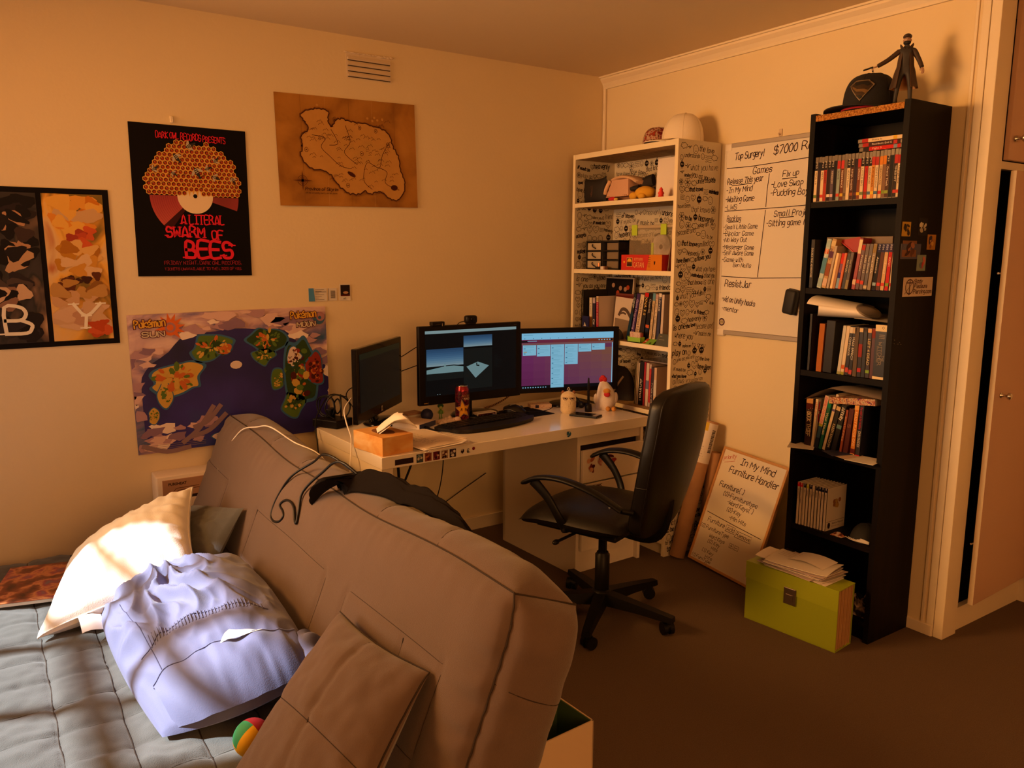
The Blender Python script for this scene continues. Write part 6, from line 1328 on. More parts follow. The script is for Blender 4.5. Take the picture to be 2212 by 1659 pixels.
t = thing('crumpled_cloth', 'crumpled pale and black cloth at the back of the bottom shelf', 'cloth', (-.20, -1.875, .083)); MB().grid(lambda u, v: Vector(((u-.5)*.11, (v-.5)*.10, .002+.075*max(0, math.sin(PI*u)*math.sin(PI*v))**.5*(.6+.9*abs(noise.noise(Vector((u*5, v*5, 8))))))), 24, 22).obj('cloth', ramp_mat('cloth_mixed', [(.42, '#1a1210'), (.5, '#b0988a'), (.6, '#4a3a34')], 22, 2, .9), t)
# ------------------------------------------------------------------ on top of the black bookcase
def cap(name, label, loc, rz, m_c, m_b, r=.092, h=.115, brim=.075, flat_=.25, under=None, tilt=0, pw=.62):
    t = thing(name, label, 'cap', loc, (0, tilt, rz)); 
    def cr(u, v): a = 2*PI*u; e = v*PI/2; k = math.cos(e)**pw; f = 1+.10*math.cos(a); return Vector((r*f*k*math.cos(a), r*.90*k*math.sin(a), .004+h*math.sin(e)**(1-flat_)+.0012*math.sin(a*6)*math.sin(2*e)))
    o = MB().grid(cr, 40, 18, cu=True).obj('crown', m_c, t)
    b = MB()
    for k in range(6): b.tube([cr(k/6+.0833, j/12)*1.004 for j in range(13)], .0011, 4, sub=1)
    b.obj('panel_seam', m_c if under is None else under, o); MB().sphere((0, 0, h+.005), (.008, .008, .005), nu=10, nv=6).obj('button', m_c, t)
    def bm_(u, v, o_=0): a = (u-.5)*2.3; R1 = r*1.08; R2 = r*1.08+brim*math.cos(a*.62)**.8; q = R1*.92+(R2-R1*.92)*v; return Vector((q*math.cos(a), q*.92*math.sin(a), .012-.016*abs(u-.5)**2*4*.9*v+.002+o_-.006*v*v+.004))
    MB().grid(lambda u, v: bm_(u, v), 24, 8).grid(lambda u, v: bm_(u, v, -.0035), 24, 8, flip=True).grid(lambda u, v: bm_(u, 1, -.0035*v), 24, 2).obj('brim', m_b, t)
    return t, cr
t, cr = cap('baseball_cap', 'black cap with a silver diamond shield emblem on the black bookcase', (-.165, -1.735, KH-.007), math.radians(166), M('cap_black2', (.012, .011, .013), .85, bump=.3, bscale=300), M('cap_black2'), r=.098, h=.135, brim=.07)
E_ = frame((0, 0, 0), (0, 1, 0), (0, 0, 1)); b = MB()
def onto(uv, off_=.002):  # lay a flat emblem on the crown, facing the room
    out = []
    for (x, z, w_) in uv:
        e = math.asin(max(0, min(.99, ((z-.004)/.135))**(1/.75))); k = math.cos(e)**.62; a = math.radians(28)+x/(.098*1.05); f = 1+.10*math.cos(a); out.append(((.098*f*k*math.cos(a))*(1+.03)+0, (.098*.9*k*math.sin(a))*(1.03), z, w_))
    return out
sh_o = [(-.050, .088), (-.028, .106), (.030, .106), (.052, .088), (.002, .030)]; sc_ = lambda s_: [((x-.001)*s_+.001, (z-.075)*s_+.075) for x, z in sh_o]
def emb(polyg, m, off_):
    # triangulated fan with points subdivided so it follows the crown
    P_ = []; n_ = len(polyg)
    for i in range(n_):
        a, c = polyg[i], polyg[(i+1) % n_]
        for k in range(5): P_.append((a[0]+(c[0]-a[0])*k/5, a[1]+(c[1]-a[1])*k/5))
    cx = sum(p[0] for p in P_)/len(P_); cz = sum(p[1] for p in P_)/len(P_); vs = []
    for s_ in (0, .5, 1):
        for p in P_:
            q = (cx+(p[0]-cx)*s_, cz+(p[1]-cz)*s_); x3 = onto([(q[0], q[1], 0)])[0]; d = Vector((x3[0], x3[1], 0)).normalized()*off_; vs.append((x3[0]+d.x, x3[1]+d.y, x3[2]))
    N2 = len(P_); b.add(vs, [(r_*N2+i, r_*N2+(i+1) % N2, (r_+1)*N2+(i+1) % N2, (r_+1)*N2+i) for r_ in (0, 1) for i in range(N2)], m, True)
emb(sc_(1.0), 0, .001); emb(sc_(.88), 1, .002)
emb([(-.030, .098), (.022, .100), (.040, .088), (.026, .083), (.016, .090), (-.008, .090), (-.02, .086)], 2, .003); emb([(-.036, .086), (-.02, .074), (.016, .072), (.030, .066), (.022, .055), (.012, .062), (-.012, .064), (-.03, .076)], 3, .003); emb([(-.014, .050), (.004, .050), (.012, .044), (.002, .037)], 2, .003)
b.obj('emblem', [M('emblem_silver', (.60, .54, .46), .25, metal=1), M('emblem_dark', (.10, .07, .05), .35, metal=.8), M('emblem_black', (.012, .01, .01), .5), M('emblem_bronze', (.38, .24, .11), .3, metal=.9)], t)
MB().tube([(.1*math.cos(a)*1.08, .1*.9*math.sin(a), .009) for a in [-1+k*.2 for k in range(11)]], .004, 6, sub=2).obj('red_underside', M('felt_red'), t)
# collectible figure in a long coat
t = thing('figurine', 'figurine of a man in a long brown coat pointing a pistol, on the black bookcase', 'figurine', (-.178, -1.868, KH-.007), math.radians(-62))
FH = .245; k_ = FH/1.80
def skin(name, verts, edges, mat, par, sub=2):
    me = bpy.data.meshes.new(name); me.from_pydata([Vector(v[:3])*k_ for v in verts], edges, []); o = bpy.data.objects.new(name, me); C.objects.link(o)
    md = o.modifiers.new('skin', 'SKIN'); md.use_smooth_shade = True
    if not me.skin_vertices: me.skin_vertices.new()
    for i, v in enumerate(verts):
        s_ = me.skin_vertices[0].data[i]; r_ = v[3]; s_.radius = (r_[0]*k_, r_[1]*k_) if isinstance(r_, tuple) else (r_*k_, r_*k_); s_.use_root = (i == 0)
    sd = o.modifiers.new('sub', 'SUBSURF'); sd.levels = sd.render_levels = sub; me.materials.append(mat); o.parent = par; return o
# x = to the figure's left, -y = forward, z up (metres, then scaled)
body = [(0, .0, .95, (.15, .11)), (0, .0, 1.12, (.14, .10)), (0, -.01, 1.32, (.18, .12)), (0, 0, 1.46, (.10, .08)), (0, -.01, 1.55, .052), (0, -.02, 1.66, (.072, .088)), (0, -.02, 1.76, (.064, .080)),
  (.10, 0, .90, .092), (.15, -.02, .50, .066), (.17, .02, .10, .048), (.18, -.13, .045, .042), (-.10, 0, .90, .092), (-.16, -.03, .50, .066), (-.20, .0, .10, .048), (-.23, -.15, .045, .042),
  (.20, 0, 1.43, .062), (.32, .02, 1.18, .05), (.40, -.10, .95, .038), (-.20, 0, 1.42, .062), (-.42, -.10, 1.22, .05), (-.66, -.22, 1.06, .038)]
ed = [(0, 1), (1, 2), (2, 3), (3, 4), (4, 5), (5, 6), (0, 7), (7, 8), (8, 9), (9, 10), (0, 11), (11, 12), (12, 13), (13, 14), (3, 15), (15, 16), (16, 17), (3, 18), (18, 19), (19, 20)]
m_tr = M('figure_trousers', (.035, .028, .026), .6); m_coat = M('figure_coat', (.055, .030, .018), .6); m_fs = M('figure_skin', (.50, .30, .20), .5)
skin('body', body, ed, m_tr, t)
MB().sphere((0, -.022*k_, 1.69*k_), (.088*k_, .10*k_, .125*k_), nu=14, nv=12).sphere((0, -.122*k_, 1.68*k_), (.018*k_, .022*k_, .026*k_), nu=8, nv=6).sphere((.09*k_, -.01*k_, 1.68*k_), (.016*k_, .026*k_, .036*k_), nu=6, nv=5).sphere((-.09*k_, -.01*k_, 1.68*k_), (.016*k_, .026*k_, .036*k_), nu=6, nv=5).obj('head', m_fs, t)
MB().sphere((0, -.03*k_, 1.625*k_), (.092*k_, .098*k_, .070*k_), nu=12, nv=8).obj('scarf', M('figure_black', (.012, .010, .010), .7), t)
b = MB()
for s_ in (-1, 1): b.sphere((s_*.035*k_, -.112*k_, 1.712*k_), (.013*k_, .008*k_, .009*k_), nu=6, nv=5)
b.obj('eye', M('figure_black'), t)
b = MB(); b.sphere((0, -.015*k_, 1.775*k_), (.108*k_, .118*k_, .078*k_), nu=14, nv=10); b.add([((.09*math.cos(a))*k_, (-.10-.10*math.sin(a))*k_, 1.755*k_+q) for q in (0, .004) for a in [PI*i/8 for i in range(9)]], [tuple(range(9))[::-1], tuple(range(9, 18))]+[(i, i+1, i+10, i+9) for i in range(8)]); b.obj('hat', M('figure_hat', (.05, .028, .018), .7), t)
def coat(u, v):
    a = .55+(2*PI-1.1)*u; z = 1.46-.98*v; r_ = .13+.09*math.sin(min(1, v*3)*PI/2)-.03*math.sin(PI*min(1, v/.55))+.22*max(0, v-.45)**1.1+.015*math.sin(a*7)*max(0, v-.5)*2
    return Vector((r_*1.05*math.sin(a), -r_*.80*math.cos(a)+.05*max(0, v-.5), z))*k_
b = MB(); b.grid(coat, 40, 20, m=0).grid(lambda u, v: coat(u, v)*1+Vector((-coat(u, v).x, -coat(u, v).y, 0))*.035, 40, 20, m=1, flip=True); b.obj('coat', [m_coat, M('coat_lining', (.48, .20, .05), .6)], t)
for s_, pts in ((1, [(.17, .0, 1.43), (.31, .02, 1.18), (.395, -.09, .97)]), (-1, [(-.17, 0, 1.43), (-.41, -.095, 1.225), (-.645, -.21, 1.07)])): MB().tube([Vector(p)*k_ for p in pts], .066*k_, 10, taper=lambda q: 1.05-.25*q).obj('sleeve', m_coat, t)
b = MB()
for s_ in (-1, 1): b.add([Vector(p)*k_ for p in ((s_*.03, -.12, 1.46), (s_*.15, -.06, 1.60), (s_*.17, .04, 1.58), (s_*.13, .02, 1.44))], [(0, 1, 2, 3), (3, 2, 1, 0)])
b.obj('collar', m_coat, t)
def hand(base, dirv, side, curl):
    d = Vector(dirv).normalized(); sd_ = d.cross(Vector((0, 0, 1))).normalized()*side; up_ = sd_.cross(d)*side; B_ = Vector(base)
    b = MB(); b.sphere((0, 0, 0), 1, nu=10, nv=8, T=Matrix.Translation((B_+d*.045)*k_) @ Matrix(((d.x, sd_.x, up_.x, 0), (d.y, sd_.y, up_.y, 0), (d.z, sd_.z, up_.z, 0), (0, 0, 0, 1))) @ Matrix.Diagonal((.055*k_, .045*k_, .022*k_, 1)))
    for i, L in enumerate((.075, .085, .08, .062)):
        o_ = B_+d*.085+sd_*(.030-.020*i); p1 = o_+d*L*.5-up_*curl*.4; p2 = p1+d*L*.45*(1-curl*9)-up_*curl*1.0; b.tube([o_*k_, p1*k_, p2*k_], .0105*k_, 6, sub=3)
    o_ = B_+d*.03+sd_*.04; b.tube([o_*k_, (o_+d*.03+sd_*.025)*k_, (o_+d*.06+sd_*.015-up_*.02)*k_], .012*k_, 6, sub=3)
    return b.obj('hand', m_fs, t)
hand((.40, -.10, .95), (.25, -.5, -.75), 1, .045); hand((-.66, -.22, 1.06), (-.85, -.42, -.25), -1, .05)
b = MB(); G = Vector((-.76, -.27, 1.04)); gd = Vector((-.85, -.42, -.32)).normalized(); b.cyl(G*k_, (G+gd*.26)*k_, .022*k_, n=8); b.cyl((G+gd*.02)*k_, (G+gd*.0+Vector((0, .01, -.12)))*k_, .020*k_, n=8); b.obj('pistol', M('figure_black'), t)
# ------------------------------------------------------------------ caps on the white bookcase
t, cr = cap('baseball_cap', 'plain cream cap on top of the doodled bookcase', (-.135, -.755, BH), math.radians(128), M('cap_cream', (.78, .67, .52), .85, bump=.3, bscale=350), M('cap_cream'), r=.100, h=.135, brim=.085, flat_=.08, pw=.75)
t, cr = cap('baseball_cap', 'busy red and brown patterned cap behind the cream cap', (-.095, -.535, BH), math.radians(200), ramp_mat('cap_pattern', [(.3, '#2a0c14'), (.42, '#8a1c24'), (.5, '#c9a68a'), (.56, '#5a3a2c'), (.62, '#b03a1c'), (.72, '#3a1830')], 42, 3, .8), M('ink_2a0c14', '#2a0c14'), r=.085, h=.10, brim=.05)
# ------------------------------------------------------------------ white bookcase, upper shelf
zw = 1.7555
t = thing('black_bag', 'black square plush bag with a drawn cat face at the left of the top shelf', 'bag', (-.225, -.295, zw)); MB().grid(lambda u, v: Vector((-.028*(max(0, math.sin(PI*u)*math.sin(PI*v)))**.4, .0+.175*u, .002+.122*v+.012*abs(2*u-1)**3*v)), 22, 18, flip=True).grid(lambda u, v: Vector((.028*(max(0, math.sin(PI*u)*math.sin(PI*v)))**.4, .0+.175*u, .002+.122*v+.012*abs(2*u-1)**3*v)), 22, 18).obj('body', M('bag_black', (.012, .008, .008), .7), t)
b = MB(); F = frame((-.0305, .09, .06), (0, -1, 0), (0, 0, 1)); ribbon(b, [(.0, .028), (.004, .0), (.0, -.03)], .001, F); ribbon(b, [(.01, .03), (.013, .0), (.002, -.03)], .001, F); ring(b, .004, -.012, .006, .0012, F, 0, 0, 10); b.obj('face_print', ink('#8a5a44'), t)
t = thing('plush_basket', 'pinkish tan felt basket house tipped on the top shelf', 'plush', (-.19, -.43, zw+.0228), (0, 0, -.1)); m_felt = M('felt_pink', (.62, .36, .24), .9, bump=.4, bscale=300)
MB().add([(-.055, .125, .0), (-.055, -.07, .0), (.06, -.07, 0), (.06, .125, 0), (-.045, .085, .085), (-.045, -.055, .085), (.05, -.055, .085), (.05, .085, .085), (-.06, .03, .0), (-.05, .02, .085)], [(0, 3, 2, 1), (0, 8, 9, 4), (8, 1, 5, 9), (1, 2, 6, 5), (2, 3, 7, 6), (3, 0, 4, 7), (4, 9, 5, 6, 7)]).obj('body', m_felt, t)
MB().tube([(0, .095, .088), (0, .03, .100), (0, -.06, .088), (0, -.12, .062)], .02, 10, taper=lambda q: (.010, .050)).obj('lid', M('felt_tan', (.66, .42, .25), .9), t); MB().tube([(-.05, .095, .085), (-.058, .115, .05), (-.058, .128, .018)], .010, 8).obj('handle', M('felt_tan'), t)
b = MB()
for k in range(14): b.sphere((-.0545, .115-.013*k, .004), (.003, .006, .003), nu=6, nv=4)
b.obj('stitching', M('felt_dark', (.25, .12, .07), .9), t)
MB().box(-.03, .05, -.05, .10, -.022, -.0005, bev=.006).obj('cushion_base', M('felt_dark'), t)
t = thing('red_toy', 'small red and yellow toy lying under the felt basket', 'toy', (-.262, -.385, zw)); MB().sphere((0, 0, .011), (.012, .028, .0105), nu=12, nv=8).obj('body', M('felt_red'), t); MB().sphere((-.002, -.032, .008), (.010, .014, .0075), nu=10, nv=6).obj('foot', M('toy_yellow', (.75, .52, .10), .8), t)
t = thing('yellow_plush', 'yellow plush with black tipped ear lying beside the white card', 'plush', (-.19, -.56, zw)); m_y = M('plush_yellow', (.72, .38, .03), .9, bump=.5, bscale=250)
MB().sphere((-.01, -.005, .034), (.05, .058, .0335), nu=16, nv=10).obj('body', m_y, t); MB().sphere((-.045, .045, .020), (.018, .026, .0195), nu=12, nv=8).sphere((-.05, -.02, .016), (.016, .022, .0155), nu=12, nv=8).obj('limb', m_y, t)
MB().tube([(-.03, .02, .06), (-.036, .055, .058), (-.04, .078, .055)], .014, 8, taper=lambda q: 1.1-.5*q).obj('ear_tip', M('bag_black'), t); MB().tube([(.0, .03, .075), (0, -.01, .088), (0, -.05, .095)], .02, 10, taper=lambda q: (.03, .016)).obj('tail', M('bag_black'), t)
t = thing('white_card', 'blank white card standing at the right of the top shelf', 'card', (-.200, -.778, zw+.0005), (0, .06, 0)); MB().box(0, .002, 0, .142, 0, .192).obj('card', M('card_bright', (.78, .68, .62), .5), t)
t = thing('red_figure', 'tiny red gnome shaped figure in front of the white card', 'figure', (-.262, -.738, zw)); MB().lathe([(.001, 0), (.014, .001), (.012, .012), (.016, .020), (.008, .030), (.010, .036), (.003, .046), (.001, .048)], 12).obj('body', M('figure_red', (.75, .04, .02), .5), t)
t = thing('thin_book', 'thin dark red book against the right side of the top shelf', 'book', (-.255, -.852, zw), (-.1, 0, 0)); MB().box(0, .16, .0, .008, .0008, .13).obj('cover', M('cov_wine', '#4a1014', .5), t)
# ------------------------------------------------------------------ white bookcase, second shelf
zw = 1.4075
t = thing('drawer_organiser', 'small black organiser with clear drawers on the second shelf', 'organiser', (-.262, -.448, zw)); m_org = M('organiser_black', (.015, .012, .012), .4); m_clr = M('clear_drawer', (.42, .34, .24), .25, spec=.6)
b = MB(); b.box(0, .15, 0, .265, .142, .150); b.box(0, .15, 0, .265, 0, .004)
for yy in (0, .126, .138, .259): b.box(0, .15, yy, yy+.006, 0, .15)
b.box(.144, .15, 0, .265, 0, .15)
for z in (.048, .096): b.box(.0, .15, 0, .265, z-.002, z+.002)
b.obj('frame', m_org, t)
for k in range(3):
    for j, yy in enumerate((.007, .145)):
        d_ = MB().box(.004 if j else .022, .14, yy, yy+.113, .006+.047*k, .044+.047*k, bev=.002).obj('drawer', m_clr if j else M('clear_dark', (.22, .16, .10), .3, spec=.6), t)
        if j: MB().tube([(.003, yy+.07, .036+.047*k), (-.007, yy+.062, .028+.047*k), (-.007, yy+.05, .020+.047*k), (.003, yy+.042, .014+.047*k)], .003, 6).obj('handle', m_org, d_)
t = thing('clear_tub', 'clear plastic tub with two lime clips and a disc inside on the second shelf', 'tub', (-.235, -.795, zw)); m_tub = M('tub_clear', (.55, .44, .30), .2, spec=.6, alpha=.16)
b = MB(); b.box(0, .002, 0, .30, 0, .205).box(.16, .162, 0, .30, 0, .205).box(0, .16, 0, .002, 0, .205).box(0, .16, .298, .30, 0, .205).box(0, .162, 0, .30, 0, .002); b.obj('tub', m_tub, t)
MB().box(-.006, .166, -.004, .304, .205, .222, bev=.004).obj('lid', M('lid_clear', (.50, .40, .27), .3, alpha=.75), t)
for yy in (.03, .235): MB().box(-.012, -.004, yy, yy+.038, .172, .224, bev=.002).obj('clip', M('clip_lime', (.42, .58, .03), .45), t)
c = MB(); c.cyl((.012, .085, .115), (.03, .085, .115), .062, n=32); c.cyl((.0110, .085, .115), (.0121, .085, .115), .012, n=16, m=1); c.obj('disc', [ramp_mat('disc_grey', [(.3, '#7a746c'), (.5, '#a8a098'), (.7, '#c8beb4')], 12, 2, .3), ink('#3a2c24')], t)
MB().grid(lambda u, v: Vector((.06+.03*math.sin(u*5), .14+.145*u, .004+.13*v*(.6+.4*math.sin(u*2.6)))), 16, 10).obj('dark_contents', M('dark_cloth', (.05, .035, .025), .9), t); MB().box(.008, .012, .135, .150, .06, .135).obj('lime_stick', M('clip_lime'), t)
t = thing('board_game', 'red and orange board game box lying on its side on the second shelf', 'board game', (-.287, -.785, zw)); MB().box(0, .10, 0, .29, 0, .077, bev=.0008, m=0).obj('carton', M('game_red', (.52, .022, .015), .4), t)
F = frame((-.0006, .29, 0), (0, -1, 0), (0, 0, 1)); b = MB(); rect(b, .222, .2895, .0005, .0765, F, 0); poly(b, [(.185, .0005), (.2225, .0005), (.2225, .0765), (.205, .0765)], F, 0)
rect(b, .042, .084, .018, .062, F, 1); rect(b, .044, .082, .020, .060, F, 2, .0004); disc(b, .063, .042, .016, F, 3, .0008, 16, a0=0, a1=PI); rect(b, .044, .082, .020, .033, F, 4, .0006)
print_(b, 'SETTLERS', .095, .050, .011, F, 1, width=.062); print_(b, 'THE', .092, .0525, .003, F, 1, width=.005) if False else None; ribbon(b, [(.095, .046), (.158, .046)], .0008, F, 1); print_(b, 'CATAN', .090, .014, .026, F, 1, width=.076)
for k in range(6): rect(b, .195-.0*k, .213, .062-.009*k, .0635-.009*k, F, 4, .0004)
poly(b, [(.235, .045), (.247, .045), (.245, .032), (.240, .026), (.237, .032)], F, 4, .0006); disc(b, .023, .040, .006, F, 3, .0004, 8)
b.obj('box_print', [ink('#c9761c'), ink('#d8b070'), ink('#5a2a14'), ink('#e0a428'), ink('#3a1c10')], t)
for k, c in enumerate(('#c9a890', '#7a1c20', '#b8a494', '#5a2030', '#c03a24')): 
    t = book('magazine', ('cream', 'wine red', 'grey white', 'purple brown', 'scarlet')[k]+' thin magazine leaning at the right of the second shelf', 'magazine', -.802-.0075*k, zw, .0045, .262-.005*k, .2, lean=.115-.016*k, x=-.262+.004*k, col=c, group='magazines leaning on the second shelf')
t = thing('eraser', 'white block eraser on the front edge of the second shelf', 'eraser', (-.287, -.35, zw)); MB().box(0, .02, -.018, .018, 0, .017, bev=.002).obj('block', m_card, t); MB().box(-.0005, .0205, -.0185, -.008, -.0 , .0175).obj('sleeve', M('felt_dark'), t)
t = thing('battery', 'small black and copper battery beside the block eraser', 'battery', (-.285, -.318, zw+.0075)); MB().cyl((0, -.012, 0), (0, .022, 0), .0072, n=12).obj('body', m_org, t); MB().cyl((.004, .004, .007), (.004, .004, .026), .006, n=10).obj('copper_top', M('copper', (.6, .25, .1), .3, metal=.8), t)
# ------------------------------------------------------------------ white bookcase, third shelf: books
zw = 1.0475
t = thing('framed_print', 'dark framed print leaning at the back of the third shelf behind the books', 'picture', (-.075, -.345, zw), (0, .06, 0)); MB().box(0, .012, 0, .235, 0, .315, bev=.001).obj('frame', M('frame_pale', (.55, .44, .32), .5), t); b = MB(); F = frame((-.0006, .235, 0), (0, -1, 0), (0, 0, 1)); rect(b, .008, .227, .008, .307, F, 0)
for x, z, c in ((.07, .27, 1), (.13, .255, 1), (.19, .26, 2), (.17, .25, 1), (.11, .23, 2), (.08, .19, 2)): disc(b, x, z, .013, F, c, .0004, 12)
b.obj('print', [ink('#120a0a'), ink('#a8826a'), ink('#a8401c')], t)
for lb, y, tk, h, d, c, bands, ti, tc, ln in (('slim black book at the far left of the third shelf', -.118, .012, .235, .17, '#141012', [], '', '', 0), ('olive black book with pale lettering on the third shelf', -.137, .017, .245, .17, '#2a241a', [], 'UNITY GAMES', '#a89878', 0), ('white spined book with a yellow blob on the third shelf', -.212, .024, .205, .16, '#d9ccb8', [(.0, .5, '#c9861c')], 'Learn', '#8a7a6a', -.02), ('navy programming book with a white title on the third shelf', -.240, .022, .205, .16, '#2a2444', [(.86, 1, '#b8a8b8'), (.0, .16, '#c9803c')], 'C#', '#e8e0d8', -.02), ('pink and white striped spined book on the third shelf', -.268, .020, .215, .16, '#d8c4b8', [(.0, .86, '#a8304a'), (.88, .97, '#b89a6a')], 'Third Edition', '#d8b0b0', -.02)):
    book('book', lb, 'book', y, zw, tk, h, d, lean=ln, x=-.235, col=c, bands=bands, title=ti or None, tcol=tc or '#fff', tz=(.2, .85) if ti != 'C#' else (.2, .44), tw=.62 if ti != 'C#' else .95, group='books on the third shelf')
t = thing('blue_booklet', 'small blue booklet with a white triangle standing before the books', 'booklet', (-.262, -.215, zw)); MB().box(0, .006, 0, .055, 0, .105).obj('cover', M('cov_blue', '#1c2058', .4), t); b = MB(); F = frame((-.0006, .055, 0), (0, -1, 0), (0, 0, 1)); poly(b, [(.012, .05), (.034, .05), (.023, .072)], F); b.obj('print', ink('#c9c0b0'), t)
t = thing('picture_card', 'large pale card with a grey hand on it leaning in the third shelf', 'card', (-.165, -.475, zw+.0008), (0, .10, 0)); MB().box(0, .003, 0, .175, 0, .225).obj('card', M('card_pale', (.66, .55, .47), .5), t); b = MB(); F = frame((-.0006, .175, 0), (0, -1, 0), (0, 0, 1))
ribbon(b, [(q.x, q.y) for q in spline([(.04, .12, 0), (.055, .145, 0), (.075, .15, 0), (.10, .14, 0), (.13, .11, 0)], 5)], .018, F, 0); ribbon(b, [(.05, .125), (.07, .13), (.09, .125)], .010, F, 0, .0004); poly(b, [(.01, .10), (.13, .09), (.16, .04), (.15, .0), (.01, .0)], F, 1, .0002); poly(b, [(.0, .222), (.17, .222), (.17, .205), (.0, .215)], F, 2, .0004)
b.obj('hand_print', [ink('#5a4a42'), ink('#8a7868'), ink('#6a2018')], t)
MB().box(-.001, .012, -.002, .177, .215, .232).obj('red_rim', M('rim_red', (.16, .03, .02), .5), t)
t = thing('grey_pouch', 'dark grey cloth pouch at the foot of the third shelf books', 'pouch', (-.235, -.415, zw)); MB().grid(lambda u, v: (lambda a, e: Vector((.03*math.cos(a)*math.cos(e), .045*math.sin(a)*math.cos(e), .055*max(0, math.sin(e)))))(2*PI*u, v*PI/2), 18, 8, cu=True).obj('body', M('cloth_grey', (.06, .05, .05), .9), t)
row3 = ((.020, .245, '#101a24', [(.0, .6, '#14324a')], 'GIMP', '#c8c8c0', 'black and blue design book', True), (.026, .245, '#3a1c5a', [], 'Game Programming 2.0', '#d0b8d8', 'purple programming book', True), (.030, .24, '#cbb49a', [], 'mathematics', '#6a5848', 'broad cream book', 'hand'), (.028, .25, '#1c1210', [(.92, 1, '#b81c14'), (.55, .9, '#241814')], 'XNA 3.0', '#d8b86a', 'black book with gold lettering and red head', True), (.026, .25, '#161010', [(.3, .36, '#b8562c')], 'OpenGL', '#c8b8a8', 'black book with a small orange block', True), (.019, .25, '#c9ae88', [(.85, 1, '#5a8aa0')], 'design', '#8a7458', 'cream book with pale blue head', 'hand'), (.020, .245, '#cdb79c', [(.9, 1, '#b09090')], 'patterns', '#8a7868', 'pale book beside the navy one', 'hand'), (.020, .25, '#2c2c4a', [(.93, 1, '#d8ccc0'), (0, .1, '#4a6a90')], 'Linux', '#e0d8d0', 'navy book with big white title', True), (.018, .245, '#c8b4a2', [], '', '', 'plain pale book against the right side', True))
ys = row_y(-.496, [(r_[0], r_[1], .225-.024*i) for i, r_ in enumerate(row3)], .001)
for i, (tk, h, c, bands, ti, tc, wl, ft) in enumerate(row3):
    book('book', wl+' leaning in the third shelf', 'book', ys[i], zw, tk, h, .18, lean=.225-.024*i, x=-.245, col=c, bands=bands, title=ti or None, tcol=tc or '#fff', tz=(.12, .88) if ti not in ('XNA 3.0', 'Linux', 'GIMP') else (.55, .92), font=ft, tw=.62 if ti not in ('XNA 3.0', 'Linux', 'GIMP') else .9, group='books leaning on the third shelf')
t = thing('card_holder', 'bright lime desk holder with business cards on the third shelf edge', 'card holder', (-.288, -.655, zw)); m_lime = M('holder_lime', (.28, .52, .02), .45)
b = MB(); b.box(0, .03, 0, .098, 0, .004).box(0, .003, 0, .098, 0, .026).box(0, .03, 0, .003, 0, .03).box(0, .03, .095, .098, 0, .03).box(.027, .03, 0, .098, 0, .03); b.obj('tray', m_lime, t); MB().box(.008, .018, .012, .088, .004, .052).obj('business_cards', ramp_mat('cards_pattern', [(.5, '#cdb59c'), (.62, '#c08a80'), (.7, '#cdb59c')], 70, 2, .5), t); MB().box(.006, .020, .002, .012, .004, .050).obj('red_cards', M('rim_red2', (.30, .06, .03), .5), t)
t = thing('green_card', 'green and orange game card lying at the third shelf edge', 'card', (-.286, -.738, zw), (0, -.5, .1)); MB().box(0, .045, 0, .068, 0, .002).obj('card', M('card_green', (.18, .40, .04), .45), t); b = MB(); F = frame((0, 0, .0024), (0, -1, 0), (1, 0, 0)); rect(b, -.067, -.048, .002, .043, F, 0); disc(b, -.057, .02, .006, F, 1, .0003, 8); disc(b, -.02, .008, .007, F, 2, .0003, 8); b.obj('print', [ink('#a8401c'), ink('#d8c0a8'), ink('#2a1a10')], t)
t = thing('dark_card', 'dark green and rust postcard standing at the right of the third shelf edge', 'card', (-.282, -.848, zw), (0, .45, 0)); MB().box(0, .002, 0, .098, 0, .062).obj('card', M('card_dark', (.07, .075, .06), .5), t); b = MB(); F = frame((-.0005, .098, 0), (0, -1, 0), (0, 0, 1)); poly(b, [(.09, 0), (.097, 0), (.097, .055)], F, 0); print_(b, 'Sam', .015, .045, .006, F, 1); rect(b, .015, .05, .030, .0315, F, 1); b.obj('print', [ink('#a8401c'), ink('#b8a898')], t)
# ------------------------------------------------------------------ white bookcase, lower shelves
zw = .7225
row4 = ((.008, .215, '#7a6a4a', [], '', 'drab olive'), (.010, .222, '#b8a284', [], '', 'cream'), (.010, .215, '#cfbfa8', [], '', 'off white'), (.030, .225, '#15100f', [(.1, .3, '#1a1412')], 'Animal', 'black with white script title'), (.016, .225, '#9a1c24', [], '', 'crimson'), (.022, .222, '#cab8ac', [(.4, .6, '#6a6a8a')], '', 'white with blue print'), (.014, .218, '#c0a89c', [(.1, .9, '#b83a3a')], '', 'pale and red'), (.018, .205, '#3a2c38', [], 'Maya', 'dark violet'), (.020, .205, '#c9a88c', [(.3, .7, '#c9c0b8')], '', 'sand coloured'))
ys = row_y(-.560, [(r_[0], r_[1], .05-.004*i) for i, r_ in enumerate(row4)])
for i, (tk, h, c, bands, ti, wl) in enumerate(row4):
    book('book', wl+' book upright in the shelf beside the right monitor', 'book', ys[i], zw, tk, h, .18, lean=.05-.004*i, x=-.235, col=c, bands=bands, title=ti or None, tcol='#e8dcd0', tz=(.1, .6), font='hand', group='books in the shelf beside the monitor')
t = thing('glass_panel', 'grey glass panel lying on top of the books beside the monitor', 'panel', (-.22, -.80, zw+.2275)); MB().box(0, .15, 0, .22, 0, .006, bev=.001).obj('panel', M('panel_grey', (.22, .17, .14), .2, spec=.6), t)
